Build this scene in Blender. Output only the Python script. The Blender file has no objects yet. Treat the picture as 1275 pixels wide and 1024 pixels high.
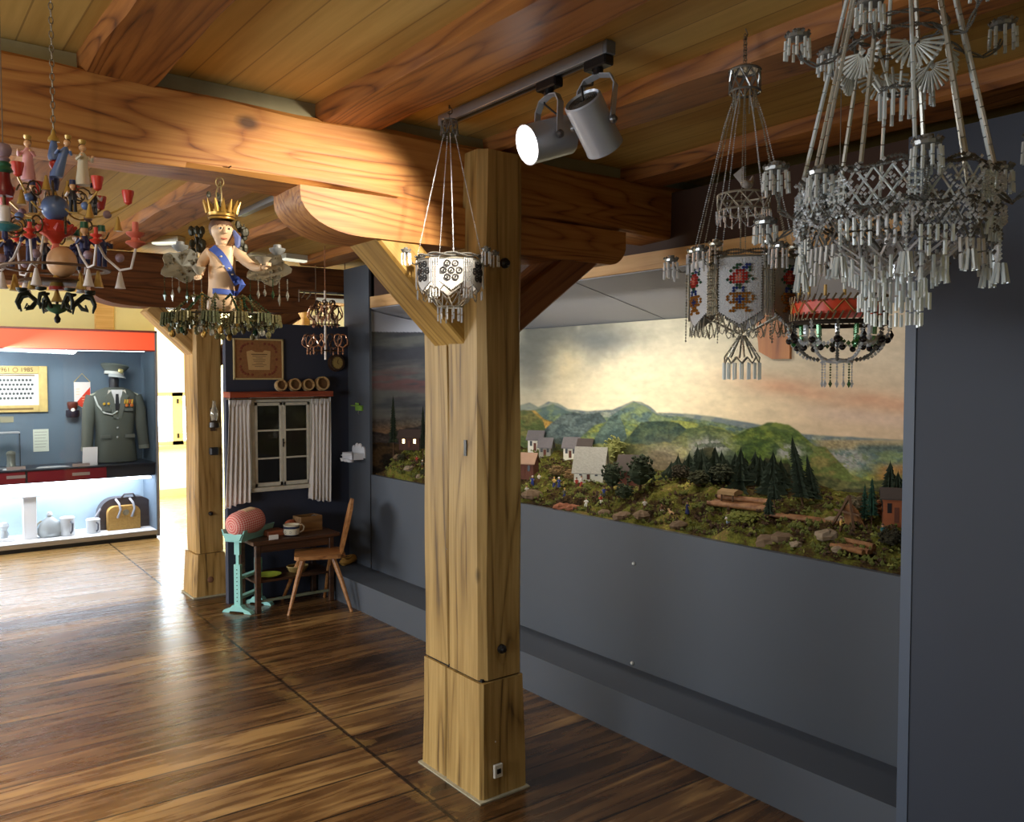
import bpy, bmesh, math, random
import numpy as np
from mathutils import Vector, Matrix, Quaternion
PI = math.pi
scene = bpy.context.scene
COL = scene.collection
rnd = random.Random(7)

# ------------------------------------------------------------------ camera
W, H, F = 1275, 1024, 1045.0
EYE = 1.6
PITCH = math.radians(2.301558); YAW = math.radians(37.534325)
FW = Vector((math.sin(YAW)*math.cos(PITCH), math.cos(YAW)*math.cos(PITCH), -math.sin(PITCH)))
RT = Vector((math.cos(YAW), -math.sin(YAW), 0))
UP = RT.cross(FW)
CAM = Vector((0, 0, EYE))
cam_data = bpy.data.cameras.new('camera'); cam = bpy.data.objects.new('camera', cam_data)
COL.objects.link(cam); scene.camera = cam
cam.location = CAM
cam.rotation_euler = Matrix((RT, UP, -FW)).transposed().to_euler()
cam_data.sensor_width = 36.0; cam_data.lens = 36.0*F/W
cam_data.clip_start = 0.05; cam_data.clip_end = 200

def at(px, py, X=None, Y=None, Z=None, w=None):
    """the point of the place seen at a spot of the photograph, on the plane X, Y or Z = const or at depth w"""
    d = FW + RT*((px-637.5)/F) - UP*((py-512)/F)
    if X is not None: t = X/d.x
    elif Y is not None: t = Y/d.y
    elif Z is not None: t = (Z-EYE)/d.z
    else: t = w
    return CAM + d*t
def pix(p):
    q = Vector(p)-CAM; w = q.dot(FW)
    return 637.5+F*q.dot(RT)/w, 512-F*q.dot(UP)/w

# ------------------------------------------------------------------ materials
def lin(c):
    c = c/255.0
    return c/12.92 if c <= 0.04045 else ((c+0.055)/1.055)**2.4
def rgb(r, g, b): return (lin(r), lin(g), lin(b), 1)
MATS = {}
def nodes(name):
    m = bpy.data.materials.new(name); m.use_nodes = True
    nt = m.node_tree; bs = nt.nodes['Principled BSDF']
    return m, nt, bs
def plain(name, c, rough=0.6, metal=0.0, var=0.12, scale=30, bump=0.0, emit=0, alpha=1, spec=None, coat=0):
    if name in MATS: return MATS[name]
    m, nt, bs = nodes(name)
    bs.inputs['Roughness'].default_value = rough; bs.inputs['Metallic'].default_value = metal
    if spec is not None: bs.inputs['Specular IOR Level'].default_value = spec
    if coat: bs.inputs['Coat Weight'].default_value = coat
    c = rgb(*c)
    if var:
        tc = nt.nodes.new('ShaderNodeTexCoord'); no = nt.nodes.new('ShaderNodeTexNoise')
        no.inputs['Scale'].default_value = scale; no.inputs['Detail'].default_value = 4
        nt.links.new(tc.outputs['Object'], no.inputs['Vector'])
        mx = nt.nodes.new('ShaderNodeMix'); mx.data_type = 'RGBA'
        mx.inputs[6].default_value = tuple(max(0, v*(1-var)) for v in c[:3])+(1,)
        mx.inputs[7].default_value = tuple(min(1, v*(1+var)) for v in c[:3])+(1,)
        nt.links.new(no.outputs['Fac'], mx.inputs[0]); nt.links.new(mx.outputs[2], bs.inputs['Base Color'])
        if bump:
            b = nt.nodes.new('ShaderNodeBump'); b.inputs['Strength'].default_value = bump; b.inputs['Distance'].default_value = 0.01
            nt.links.new(no.outputs['Fac'], b.inputs['Height']); nt.links.new(b.outputs[0], bs.inputs['Normal'])
    else: bs.inputs['Base Color'].default_value = c
    if emit:
        bs.inputs['Emission Color'].default_value = c; bs.inputs['Emission Strength'].default_value = emit
    MATS[name] = m; return m

def wood(name, dark, mid, light, axis='X', rough=0.55, ring=7.0, along=1.0, knots=True, fine=60, bump=0.25, contrast=1.0, kscale=2.2):
    if name in MATS: return MATS[name]
    m, nt, bs = nodes(name); N = nt.nodes.new; L = nt.links.new
    tc = N('ShaderNodeTexCoord'); mp = N('ShaderNodeMapping')
    s = [1, 1, 1]; s['XYZ'.index(axis)] = 0.10*along
    mp.inputs['Scale'].default_value = s
    L(tc.outputs['Object'], mp.inputs['Vector'])
    # broad figure: long swirling ring bands
    n0 = N('ShaderNodeTexNoise'); n0.inputs['Scale'].default_value = 3.2; n0.inputs['Detail'].default_value = 2.0; n0.inputs['Distortion'].default_value = 0.6
    L(mp.outputs[0], n0.inputs['Vector'])
    mu = N('ShaderNodeMath'); mu.operation = 'MULTIPLY'; mu.inputs[1].default_value = ring*3.4
    L(n0.outputs['Fac'], mu.inputs[0])
    fr = N('ShaderNodeMath'); fr.operation = 'PINGPONG'; fr.inputs[1].default_value = 1.0
    L(mu.outputs[0], fr.inputs[0])
    pw = N('ShaderNodeMath'); pw.operation = 'POWER'; pw.inputs[1].default_value = 2.6; L(fr.outputs[0], pw.inputs[0])
    fr = N('ShaderNodeMath'); fr.operation = 'SUBTRACT'; fr.inputs[0].default_value = 1.0; L(pw.outputs[0], fr.inputs[1])
    n1 = N('ShaderNodeTexNoise'); n1.inputs['Scale'].default_value = fine; n1.inputs['Detail'].default_value = 3
    mp2 = N('ShaderNodeMapping'); s2 = [1, 1, 1]; s2['XYZ'.index(axis)] = 0.04
    mp2.inputs['Scale'].default_value = s2; L(tc.outputs['Object'], mp2.inputs['Vector']); L(mp2.outputs[0], n1.inputs['Vector'])
    n2 = N('ShaderNodeTexNoise'); n2.inputs['Scale'].default_value = 2.0; n2.inputs['Detail'].default_value = 5
    L(tc.outputs['Object'], n2.inputs['Vector'])
    ad = N('ShaderNodeMath'); ad.operation = 'MULTIPLY_ADD'; ad.inputs[1].default_value = 0.36*contrast
    L(fr.outputs[0], ad.inputs[0]); L(n1.outputs['Fac'], ad.inputs[2])
    ad2 = N('ShaderNodeMath'); ad2.operation = 'MULTIPLY_ADD'; ad2.inputs[1].default_value = 0.5
    L(n2.outputs['Fac'], ad2.inputs[0]); L(ad.outputs[0], ad2.inputs[2])
    cr = N('ShaderNodeValToRGB'); e = cr.color_ramp.elements
    e[0].position = 0.52; e[0].color = rgb(*dark); e[1].position = 1.22 if False else 1.0; e[1].color = rgb(*light)
    k = cr.color_ramp.elements.new(0.72); k.color = rgb(*mid)
    mr = N('ShaderNodeMapRange'); mr.inputs['From Min'].default_value = 0.42; mr.inputs['From Max'].default_value = 1.22
    mr.inputs['To Min'].default_value = 0.42; mr.inputs['To Max'].default_value = 1.0
    L(ad2.outputs[0], mr.inputs['Value']); L(mr.outputs[0], cr.inputs['Fac'])
    out = cr.outputs['Color']
    if knots:
        vo = N('ShaderNodeTexVoronoi'); vo.inputs['Scale'].default_value = kscale
        mp3 = N('ShaderNodeMapping'); s3 = [1, 1, 1]; s3['XYZ'.index(axis)] = 0.6
        mp3.inputs['Scale'].default_value = s3; L(tc.outputs['Object'], mp3.inputs['Vector']); L(mp3.outputs[0], vo.inputs['Vector'])
        k2 = N('ShaderNodeMapRange'); k2.inputs['From Min'].default_value = 0.045; k2.inputs['From Max'].default_value = 0.085
        k2.inputs['To Min'].default_value = 0.85; k2.inputs['To Max'].default_value = 0.0
        L(vo.outputs['Distance'], k2.inputs['Value'])
        mx = N('ShaderNodeMix'); mx.data_type = 'RGBA'; L(k2.outputs[0], mx.inputs[0]); L(out, mx.inputs[6])
        mx.inputs[7].default_value = tuple(v*0.35 for v in rgb(*dark)[:3])+(1,)
        out = mx.outputs[2]
    L(out, bs.inputs['Base Color'])
    b = N('ShaderNodeBump'); b.inputs['Strength'].default_value = bump; b.inputs['Distance'].default_value = 0.006
    L(ad.outputs[0], b.inputs['Height']); L(b.outputs[0], bs.inputs['Normal'])
    bs.inputs['Roughness'].default_value = rough
    MATS[name] = m; return m

def emissive(name, c, s):
    if name in MATS: return MATS[name]
    m, nt, bs = nodes(name)
    bs.inputs['Base Color'].default_value = (0.8, 0.8, 0.8, 1)
    bs.inputs['Emission Color'].default_value = rgb(*c); bs.inputs['Emission Strength'].default_value = s
    MATS[name] = m; return m

def glass_pane(name):
    if name in MATS: return MATS[name]
    m = bpy.data.materials.new(name); m.use_nodes = True; nt = m.node_tree; nt.nodes.clear(); N = nt.nodes.new; L = nt.links.new
    o = N('ShaderNodeOutputMaterial'); mx = N('ShaderNodeMixShader'); t = N('ShaderNodeBsdfTransparent'); g = N('ShaderNodeBsdfGlossy')
    g.inputs['Roughness'].default_value = 0.02; f = N('ShaderNodeFresnel'); f.inputs['IOR'].default_value = 1.35
    t.inputs['Color'].default_value = (0.96, 0.97, 0.97, 1)
    L(f.outputs[0], mx.inputs[0]); L(t.outputs[0], mx.inputs[1]); L(g.outputs[0], mx.inputs[2]); L(mx.outputs[0], o.inputs[0])
    MATS[name] = m; return m

def crystal(name, c, trans=0.5, rough=0.12):
    """a thin cut-glass look: partly clear, partly glossy, faintly tinted"""
    if name in MATS: return MATS[name]
    m = bpy.data.materials.new(name); m.use_nodes = True; nt = m.node_tree; nt.nodes.clear(); N = nt.nodes.new; L = nt.links.new
    o = N('ShaderNodeOutputMaterial'); p = N('ShaderNodeBsdfPrincipled'); t = N('ShaderNodeBsdfTransparent'); mx = N('ShaderNodeMixShader')
    p.inputs['Base Color'].default_value = rgb(*c); p.inputs['Roughness'].default_value = rough
    p.inputs['Specular IOR Level'].default_value = 1.0; p.inputs['Metallic'].default_value = 0.25
    mx.inputs[0].default_value = 1-trans
    L(t.outputs[0], mx.inputs[1]); L(p.outputs[0], mx.inputs[2]); L(mx.outputs[0], o.inputs[0])
    MATS[name] = m; return m

# ------------------------------------------------------------------ mesh builder
class MB:
    def __init__(s): s.v = []; s.f = []; s.mi = []; s.m = 0
    def add(s, vs, fs):
        n = len(s.v); s.v.extend([tuple(v) for v in vs]); s.f.extend([tuple(i+n for i in f) for f in fs]); s.mi.extend([s.m]*len(fs)); return s
    def box(s, lo, hi):
        (a, b, c), (d, e, f) = lo, hi
        if a > d: a, d = d, a
        if b > e: b, e = e, b
        if c > f: c, f = f, c
        return s.add([(a,b,c),(d,b,c),(d,e,c),(a,e,c),(a,b,f),(d,b,f),(d,e,f),(a,e,f)],
                     [(0,3,2,1),(4,5,6,7),(0,1,5,4),(1,2,6,5),(2,3,7,6),(3,0,4,7)])
    def bbox(s, lo, hi, b=0.004):
        """box with chamfered edges"""
        lo = Vector(lo); hi = Vector(hi); c = (lo+hi)/2; h = (hi-lo)/2
        h = Vector((abs(h.x), abs(h.y), abs(h.z))); b = min(b, 0.45*min(h))
        bm = bmesh.new(); bmesh.ops.create_cube(bm, size=2)
        for v in bm.verts: v.co = Vector((v.co.x*h.x, v.co.y*h.y, v.co.z*h.z))
        bmesh.ops.bevel(bm, geom=bm.edges[:], offset=b, segments=1, affect='EDGES')
        bm.verts.index_update()
        s.add([v.co+c for v in bm.verts], [[v.index for v in f.verts] for f in bm.faces]); bm.free(); return s
    def obox(s, p0, p1, w, h, up=(0,0,1)):
        """bar from p0 to p1, w across, h along up"""
        p0, p1 = Vector(p0), Vector(p1); d = (p1-p0).normalized(); u = Vector(up); r = d.cross(u)
        if r.length < 1e-4: r = d.cross(Vector((1,0,0)))
        r.normalize(); u = r.cross(d).normalized(); r = r*w/2; u = u*h/2
        return s.add([p0-r-u,p0+r-u,p0+r+u,p0-r+u,p1-r-u,p1+r-u,p1+r+u,p1-r+u],
                     [(0,1,2,3),(7,6,5,4),(4,5,1,0),(5,6,2,1),(6,7,3,2),(7,4,0,3)])
    def tube(s, pts, r, n=6, cap=True, closed=False):
        pts = [Vector(p) for p in pts]; m = len(pts)
        rs = r if isinstance(r, (list, tuple)) else [r]*m
        vs = []; prev = None
        for i, p in enumerate(pts):
            if closed: d = pts[(i+1) % m]-pts[i-1]
            else: d = pts[min(i+1, m-1)]-pts[max(i-1, 0)]
            if d.length < 1e-9: d = Vector((0,0,1))
            d.normalize()
            if prev is None:
                a = d.cross(Vector((0,0,1)))
                if a.length < 0.05: a = d.cross(Vector((1,0,0)))
            else: a = prev-d*prev.dot(d)
            if a.length < 1e-6: a = d.cross(Vector((0.3,1,0.2)))
            a.normalize(); prev = a; b = d.cross(a)
            for k in range(n):
                t = 2*PI*k/n; vs.append(p+(a*math.cos(t)+b*math.sin(t))*rs[i])
        fs = []
        for i in range(m if closed else m-1):
            j = (i+1) % m
            for k in range(n): fs.append((i*n+k, i*n+(k+1)%n, j*n+(k+1)%n, j*n+k))
        if cap and not closed:
            fs.append(tuple(range(n-1, -1, -1))); fs.append(tuple((m-1)*n+k for k in range(n)))
        return s.add(vs, fs)
    def lathe(s, prof, c=(0,0,0), n=16, axis=(0,0,1), sx=1, sy=1):
        """prof: (radius, height) pairs"""
        c = Vector(c); ax = Vector(axis).normalized(); q = Vector((0,0,1)).rotation_difference(ax)
        vs = []; fs = []
        for r, z in prof:
            for k in range(n):
                t = 2*PI*k/n; vs.append(c+q@Vector((r*math.cos(t)*sx, r*math.sin(t)*sy, z)))
        m = len(prof)
        for i in range(m-1):
            for k in range(n): fs.append((i*n+k, i*n+(k+1)%n, (i+1)*n+(k+1)%n, (i+1)*n+k))
        (r0, h0), (r1, h1) = prof[0], prof[-1]
        if m >= 4 and min(r0, r1) > 1e-4 and math.hypot(r1-r0, h1-h0) < 0.4*max(p_[0] for p_ in prof):
            for k in range(n): fs.append(((m-1)*n+k, (m-1)*n+(k+1)%n, (k+1)%n, k))      # a hollow ring
        else:
            if r0 > 1e-6: fs.append(tuple(range(n-1, -1, -1)))
            if r1 > 1e-6: fs.append(tuple((m-1)*n+k for k in range(n)))
        return s.add(vs, fs)
    def ball(s, c, r, n=8, m=5, sc=(1,1,1)):
        c = Vector(c); vs = [c+Vector((0,0,-r*sc[2]))]; fs = []
        for i in range(1, m):
            a = -PI/2+PI*i/m
            for k in range(n):
                t = 2*PI*k/n; vs.append(c+Vector((r*math.cos(a)*math.cos(t)*sc[0], r*math.cos(a)*math.sin(t)*sc[1], r*math.sin(a)*sc[2])))
        vs.append(c+Vector((0,0,r*sc[2]))); last = len(vs)-1
        for k in range(n): fs.append((0, 1+(k+1)%n, 1+k))
        for i in range(m-2):
            for k in range(n): fs.append((1+i*n+k, 1+i*n+(k+1)%n, 1+(i+1)*n+(k+1)%n, 1+(i+1)*n+k))
        for k in range(n): fs.append((last, 1+(m-2)*n+k, 1+(m-2)*n+(k+1)%n))
        return s.add(vs, fs)
    def gem(s, c, r, h=None):
        c = Vector(c); h = h or r
        vs = [c+Vector((0,0,-h))]+[c+Vector((r*math.cos(t), r*math.sin(t), 0)) for t in (0, PI/2, PI, 3*PI/2)]+[c+Vector((0,0,h))]
        return s.add(vs, [(0,2,1),(0,3,2),(0,4,3),(0,1,4),(5,1,2),(5,2,3),(5,3,4),(5,4,1)])
    def beads(s, pts, r, gap=1.0):
        pts = [Vector(p) for p in pts]
        step = 2*r*gap; need = 0.0
        for a, b in zip(pts, pts[1:]):
            d = b-a; L = d.length
            if L < 1e-9: continue
            t = need
            while t <= L: s.gem(a+d*(t/L), r*rnd.uniform(0.8, 1.15)); t += step
            need = t-L
        return s
    def bugle(s, p0, p1, r, seg=0.02, gap=0.12, n=5):
        """string of tubular glass beads"""
        p0, p1 = Vector(p0), Vector(p1); d = p1-p0; k = max(1, round(d.length/seg))
        for i in range(k): s.tube([p0+d*((i+gap/2)/k), p0+d*((i+1-gap/2)/k)], r, n)
        return s
    def prism(s, poly, a, b, axis='Y'):
        """extrude a 2-D outline from a to b along an axis; outline in the other two axes"""
        n = len(poly)
        def P(u, v, w):
            return {'X': (w, u, v), 'Y': (u, w, v), 'Z': (u, v, w)}[axis]
        vs = [P(u, v, a) for u, v in poly]+[P(u, v, b) for u, v in poly]
        fs = [tuple(range(n)), tuple(range(2*n-1, n-1, -1))]+[(i, i+n, (i+1)%n+n, (i+1)%n) for i in range(n)]
        return s.add(vs, fs)
    def xf(s, M):
        s.v = [tuple(M@Vector(v)) for v in s.v]; return s
    def shift(s, d):
        d = Vector(d); s.v = [tuple(Vector(v)+d) for v in s.v]; return s
    def build(s, name, mats, parent=None, smooth=False, world=False, auto=40):
        """world=True: geometry was given in world coordinates and the parent is an unrotated root"""
        if not isinstance(mats, (list, tuple)): mats = [mats]
        vs = s.v; loc = Vector((0,0,0))
        if parent is None and vs:
            a = np.array(vs); lo = a.min(0); hi = a.max(0)
            loc = Vector(((lo[0]+hi[0])/2, (lo[1]+hi[1])/2, lo[2]))
            vs = (a-np.array(loc)).tolist()
        elif world:
            r = parent
            off = Vector((0,0,0))
            while r is not None: off += r.location; r = r.parent
            vs = (np.array(vs)-np.array(off)).tolist()
        me = bpy.data.meshes.new(name); me.from_pydata(vs, [], s.f)
        for m in mats: me.materials.append(m)
        if len(mats) > 1: me.polygons.foreach_set('material_index', s.mi)
        bm = bmesh.new(); bm.from_mesh(me); bmesh.ops.recalc_face_normals(bm, faces=bm.faces[:]); bm.to_mesh(me); bm.free()
        if smooth:
            me.polygons.foreach_set('use_smooth', [True]*len(me.polygons))
            try: me.set_sharp_from_angle(angle=math.radians(auto))
            except Exception: pass
        me.update()
        o = bpy.data.objects.new(name, me); COL.objects.link(o); o.location = loc
        if parent is not None: o.parent = parent
        return o

def tag(o, label, cat, group=None, kind=None):
    if label: o['label'] = label
    if cat: o['category'] = cat
    if group: o['group'] = group
    if kind: o['kind'] = kind
    return o
def thing(name, label, cat, loc=(0,0,0), rz=0, group=None):
    o = bpy.data.objects.new(name, None); COL.objects.link(o); o.empty_display_size = 0.05
    o.location = loc; o.rotation_euler = (0, 0, rz)
    return tag(o, label, cat, group)
def struct(o): o['kind'] = 'structure'; return o
KIDS = {}
def copy_tree(o, label=None, loc=None, rz=None, parent=None, scale=None):
    c = o.copy(); COL.objects.link(c)
    if parent is not None: c.parent = parent
    if label: c['label'] = label
    if loc is not None: c.location = loc
    if rz is not None: c.rotation_euler = (0, 0, rz)
    if scale is not None: c.scale = (scale,)*3
    for ch in [x for x in o.children]: copy_tree(ch, parent=c)
    return c

def timber(p0, p1, w, h, up=(0,0,1), ch=0.012, jit=0.004, step=0.12, seed=1):
    """hand-hewn beam: an octagonal section that wavers a little along its length"""
    r_ = random.Random(seed); p0, p1 = Vector(p0), Vector(p1); d = p1-p0; L = d.length; d.normalize()
    r = d.cross(Vector(up)).normalized(); u = r.cross(d).normalized(); n = max(2, int(L/step)); b = MB(); vs = []; fs = []
    sec = [(-w/2+ch,-h/2),(w/2-ch,-h/2),(w/2,-h/2+ch),(w/2,h/2-ch),(w/2-ch,h/2),(-w/2+ch,h/2),(-w/2,h/2-ch),(-w/2,-h/2+ch)]
    ph = [r_.uniform(0, 6) for _ in range(16)]
    for i in range(n+1):
        t = L*i/n
        for k, (x, y) in enumerate(sec):
            jx = jit*(math.sin(t*5+ph[k])+0.6*math.sin(t*13+ph[k+8])); jy = jit*(math.sin(t*4+ph[15-k])+0.6*math.sin(t*11+ph[k]))
            if i in (0, n): jx = jy = 0
            vs.append(p0+d*t+r*(x+jx)+u*(y+jy))
    for i in range(n):
        for k in range(8): fs.append((i*8+k, i*8+(k+1)%8, (i+1)*8+(k+1)%8, (i+1)*8+k))
    fs.append(tuple(range(7,-1,-1))); fs.append(tuple(n*8+k for k in range(8)))
    return b.add(vs, fs)

def arc(c, r, a0, a1, n=12, plane='XZ', ry=None):
    ry = r if ry is None else ry; out = []
    for i in range(n+1):
        t = a0+(a1-a0)*i/n; u, v = r*math.cos(t), ry*math.sin(t)
        out.append({'XZ': (c[0]+u, c[1], c[2]+v), 'XY': (c[0]+u, c[1]+v, c[2]), 'YZ': (c[0], c[1]+u, c[2]+v)}[plane])
    return out

# ---- 2-D value noise for painted surfaces
def vnoise(x, y, seed=0):
    xi = np.floor(x).astype(np.int64); yi = np.floor(y).astype(np.int64); xf = x-xi; yf = y-yi
    def h(a, b):
        n = (a*374761393+b*668265263+seed*1442695041) & 0xffffffff
        n = ((n ^ (n >> 13))*1274126177) & 0xffffffff
        return ((n ^ (n >> 16)) & 0xffff)/65535.0
    u = xf*xf*(3-2*xf); v = yf*yf*(3-2*yf)
    return (h(xi,yi)*(1-u)+h(xi+1,yi)*u)*(1-v)+(h(xi,yi+1)*(1-u)+h(xi+1,yi+1)*u)*v
def fbm(x, y, oct=4, seed=0):
    a = 0.5; s = 0; t = 0
    for i in range(oct):
        s = s+a*vnoise(x*2**i, y*2**i, seed+i*17); t += a; a *= 0.55
    return s/t
def text_mesh(name, body, size, m, parent, loc, rot, extrude=0.0008):
    """lettering as a real mesh"""
    cu = bpy.data.curves.new(name, 'FONT'); cu.body = body; cu.size = size; cu.extrude = extrude; cu.align_x = 'CENTER'; cu.align_y = 'CENTER'
    o = bpy.data.objects.new(name+'_tmp', cu); COL.objects.link(o); dg = bpy.context.evaluated_depsgraph_get()
    me = bpy.data.meshes.new_from_object(o.evaluated_get(dg)); bpy.data.objects.remove(o); bpy.data.curves.remove(cu)
    me.name = name; me.materials.clear(); me.materials.append(m)
    r = bpy.data.objects.new(name, me); COL.objects.link(r); r.parent = parent; r.location = loc; r.rotation_euler = rot; return r
# ------------------------------------------------------------------ palette
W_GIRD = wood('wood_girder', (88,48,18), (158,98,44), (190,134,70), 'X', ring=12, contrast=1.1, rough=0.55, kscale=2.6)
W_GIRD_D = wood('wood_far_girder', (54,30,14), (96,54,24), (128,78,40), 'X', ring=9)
W_JOIST = wood('wood_joist', (66,36,15), (126,74,31), (162,104,48), 'Y', ring=12, contrast=1.2, rough=0.55)
W_POST = wood('wood_post', (84,60,28), (150,118,62), (184,152,92), 'Z', ring=7, contrast=1.0, kscale=3.0)
W_POST2 = wood('wood_post_back', (92,66,30), (164,126,66), (198,160,98), 'Z', ring=5)
W_BRACE = wood('wood_brace', (88,62,26), (158,122,58), (188,152,82), 'X', ring=6)
W_YEL = wood('wood_yellow_timber', (150,104,44), (206,156,78), (226,182,108), 'X', ring=4)
GREY = plain('slate_blue_paint', (74,79,87), 0.55, var=0.04, scale=6, bump=0.02)
GREYD = plain('dark_slate_paint', (46,52,65), 0.6, var=0.05, scale=6, bump=0.02)
NAVY = plain('navy_panel_paint', (50,55,72), 0.75, var=0.05, scale=5)
CREAM = plain('cream_plaster', (232,222,164), 0.85, var=0.05, scale=9, bump=0.15)
WHITE = plain('white_plaster', (236,234,228), 0.85, var=0.03, scale=9)
MORTAR = plain('grey_mortar', (148,142,112), 0.95, var=0.18, scale=14, bump=0.5)

# floor: long worn boards running left to right, butt joints along two seams
def floor_mat():
    m, nt, bs = nodes('old_floor_boards'); N = nt.nodes.new; L = nt.links.new
    tc = N('ShaderNodeTexCoord'); sp = N('ShaderNodeSeparateXYZ'); L(tc.outputs['Object'], sp.inputs[0])
    def M(op, a, b=None, c=None):
        n = N('ShaderNodeMath'); n.operation = op
        for i, v in enumerate((a, b, c)):
            if v is None: continue
            if isinstance(v, (int, float)): n.inputs[i].default_value = v
            else: L(v, n.inputs[i])
        return n.outputs[0]
    X, Y = sp.outputs[0], sp.outputs[1]
    # seams: x = 1.66 + 0.027*(y-2.97) and x = 0.86
    s1 = M('MULTIPLY_ADD', Y, 0.027, 1.58)
    side = M('GREATER_THAN', X, s1)
    dS = M('ABSOLUTE', M('SUBTRACT', X, s1))
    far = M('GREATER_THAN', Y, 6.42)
    wd = 0.235
    yy = M('ADD', M('MULTIPLY_ADD', X, 0.035, M('MULTIPLY', side, 0.117)), Y)
    row = M('DIVIDE', yy, wd); rid = M('FLOOR', row); fr = M('FRACT', row)
    edge = M('MINIMUM', fr, M('SUBTRACT', 1.0, fr))
    wn = N('ShaderNodeTexWhiteNoise'); wn.noise_dimensions = '2D'
    cb = N('ShaderNodeCombineXYZ'); L(rid, cb.inputs[0]); L(M('ADD', side, M('MULTIPLY', far, 3.0)), cb.inputs[1]); L(cb.outputs[0], wn.inputs['Vector'])
    mp = N('ShaderNodeMapping'); mp.inputs['Scale'].default_value = (0.10, 1, 1); L(tc.outputs['Object'], mp.inputs['Vector'])
    cb2 = N('ShaderNodeVectorMath'); cb2.operation = 'ADD'; L(mp.outputs[0], cb2.inputs[0]); L(wn.outputs['Color'], cb2.inputs[1])
    n1 = N('ShaderNodeTexNoise'); n1.inputs['Scale'].default_value = 22; n1.inputs['Detail'].default_value = 5; n1.inputs['Distortion'].default_value = 0.5; L(cb2.outputs[0], n1.inputs['Vector'])
    n2 = N('ShaderNodeTexNoise'); n2.inputs['Scale'].default_value = 1.7; n2.inputs['Detail'].default_value = 5
    mp2 = N('ShaderNodeMapping'); mp2.inputs['Scale'].default_value = (0.45, 1.4, 1); L(tc.outputs['Object'], mp2.inputs['Vector']); L(mp2.outputs[0], n2.inputs['Vector'])
    v = M('ADD', M('MULTIPLY', n1.outputs['Fac'], 0.75), M('MULTIPLY', n2.outputs['Fac'], 0.55))
    v = M('ADD', v, M('MULTIPLY', wn.outputs['Value'], 0.22))
    cr = N('ShaderNodeValToRGB'); e = cr.color_ramp.elements
    e[0].position = 0.50; e[0].color = rgb(42,28,16); e[1].position = 0.95; e[1].color = rgb(160,124,76)
    k = e.new(0.68); k.color = rgb(80,54,30); k = e.new(0.82); k.color = rgb(112,80,46)
    L(v, cr.inputs['Fac'])
    # dark gaps
    g1 = M('LESS_THAN', edge, 0.022); g2 = M('LESS_THAN', dS, 0.008)
    gs = M('MAXIMUM', g1, g2)
    # darker grime and worn pale splinters along the seam
    n3 = N('ShaderNodeTexNoise'); n3.inputs['Scale'].default_value = 7; n3.inputs['Detail'].default_value = 6; L(tc.outputs['Object'], n3.inputs['Vector'])
    gr = M('MULTIPLY', M('SUBTRACT', 1.0, M('MINIMUM', M('MULTIPLY', dS, 9.0), 1.0)), M('GREATER_THAN', n3.outputs['Fac'], 0.54))
    mxa = N('ShaderNodeMix'); mxa.data_type = 'RGBA'; L(M('MULTIPLY', gr, 0.55), mxa.inputs[0]); L(cr.outputs['Color'], mxa.inputs[6]); mxa.inputs[7].default_value = rgb(150,118,66)
    # beyond the far girder the board colour is mixed paler
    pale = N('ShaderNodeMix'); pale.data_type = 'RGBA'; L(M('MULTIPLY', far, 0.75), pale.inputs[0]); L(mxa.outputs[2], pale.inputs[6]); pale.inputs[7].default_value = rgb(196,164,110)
    mx = N('ShaderNodeMix'); mx.data_type = 'RGBA'; L(M('MULTIPLY', gs, 0.85), mx.inputs[0]); L(pale.outputs[2], mx.inputs[6]); mx.inputs[7].default_value = rgb(18,11,7)
    L(mx.outputs[2], bs.inputs['Base Color'])
    ro = N('ShaderNodeMapRange'); ro.inputs['To Min'].default_value = 0.14; ro.inputs['To Max'].default_value = 0.42; L(n1.outputs['Fac'], ro.inputs['Value']); L(ro.outputs[0], bs.inputs['Roughness'])
    hb = M('SUBTRACT', M('MULTIPLY', n1.outputs['Fac'], 0.35), gs)
    b = N('ShaderNodeBump'); b.inputs['Strength'].default_value = 0.35; b.inputs['Distance'].default_value = 0.006; L(hb, b.inputs['Height']); L(b.outputs[0], bs.inputs['Normal'])
    bs.inputs['Specular IOR Level'].default_value = 0.55
    return m
FLOOR = floor_mat()
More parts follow.
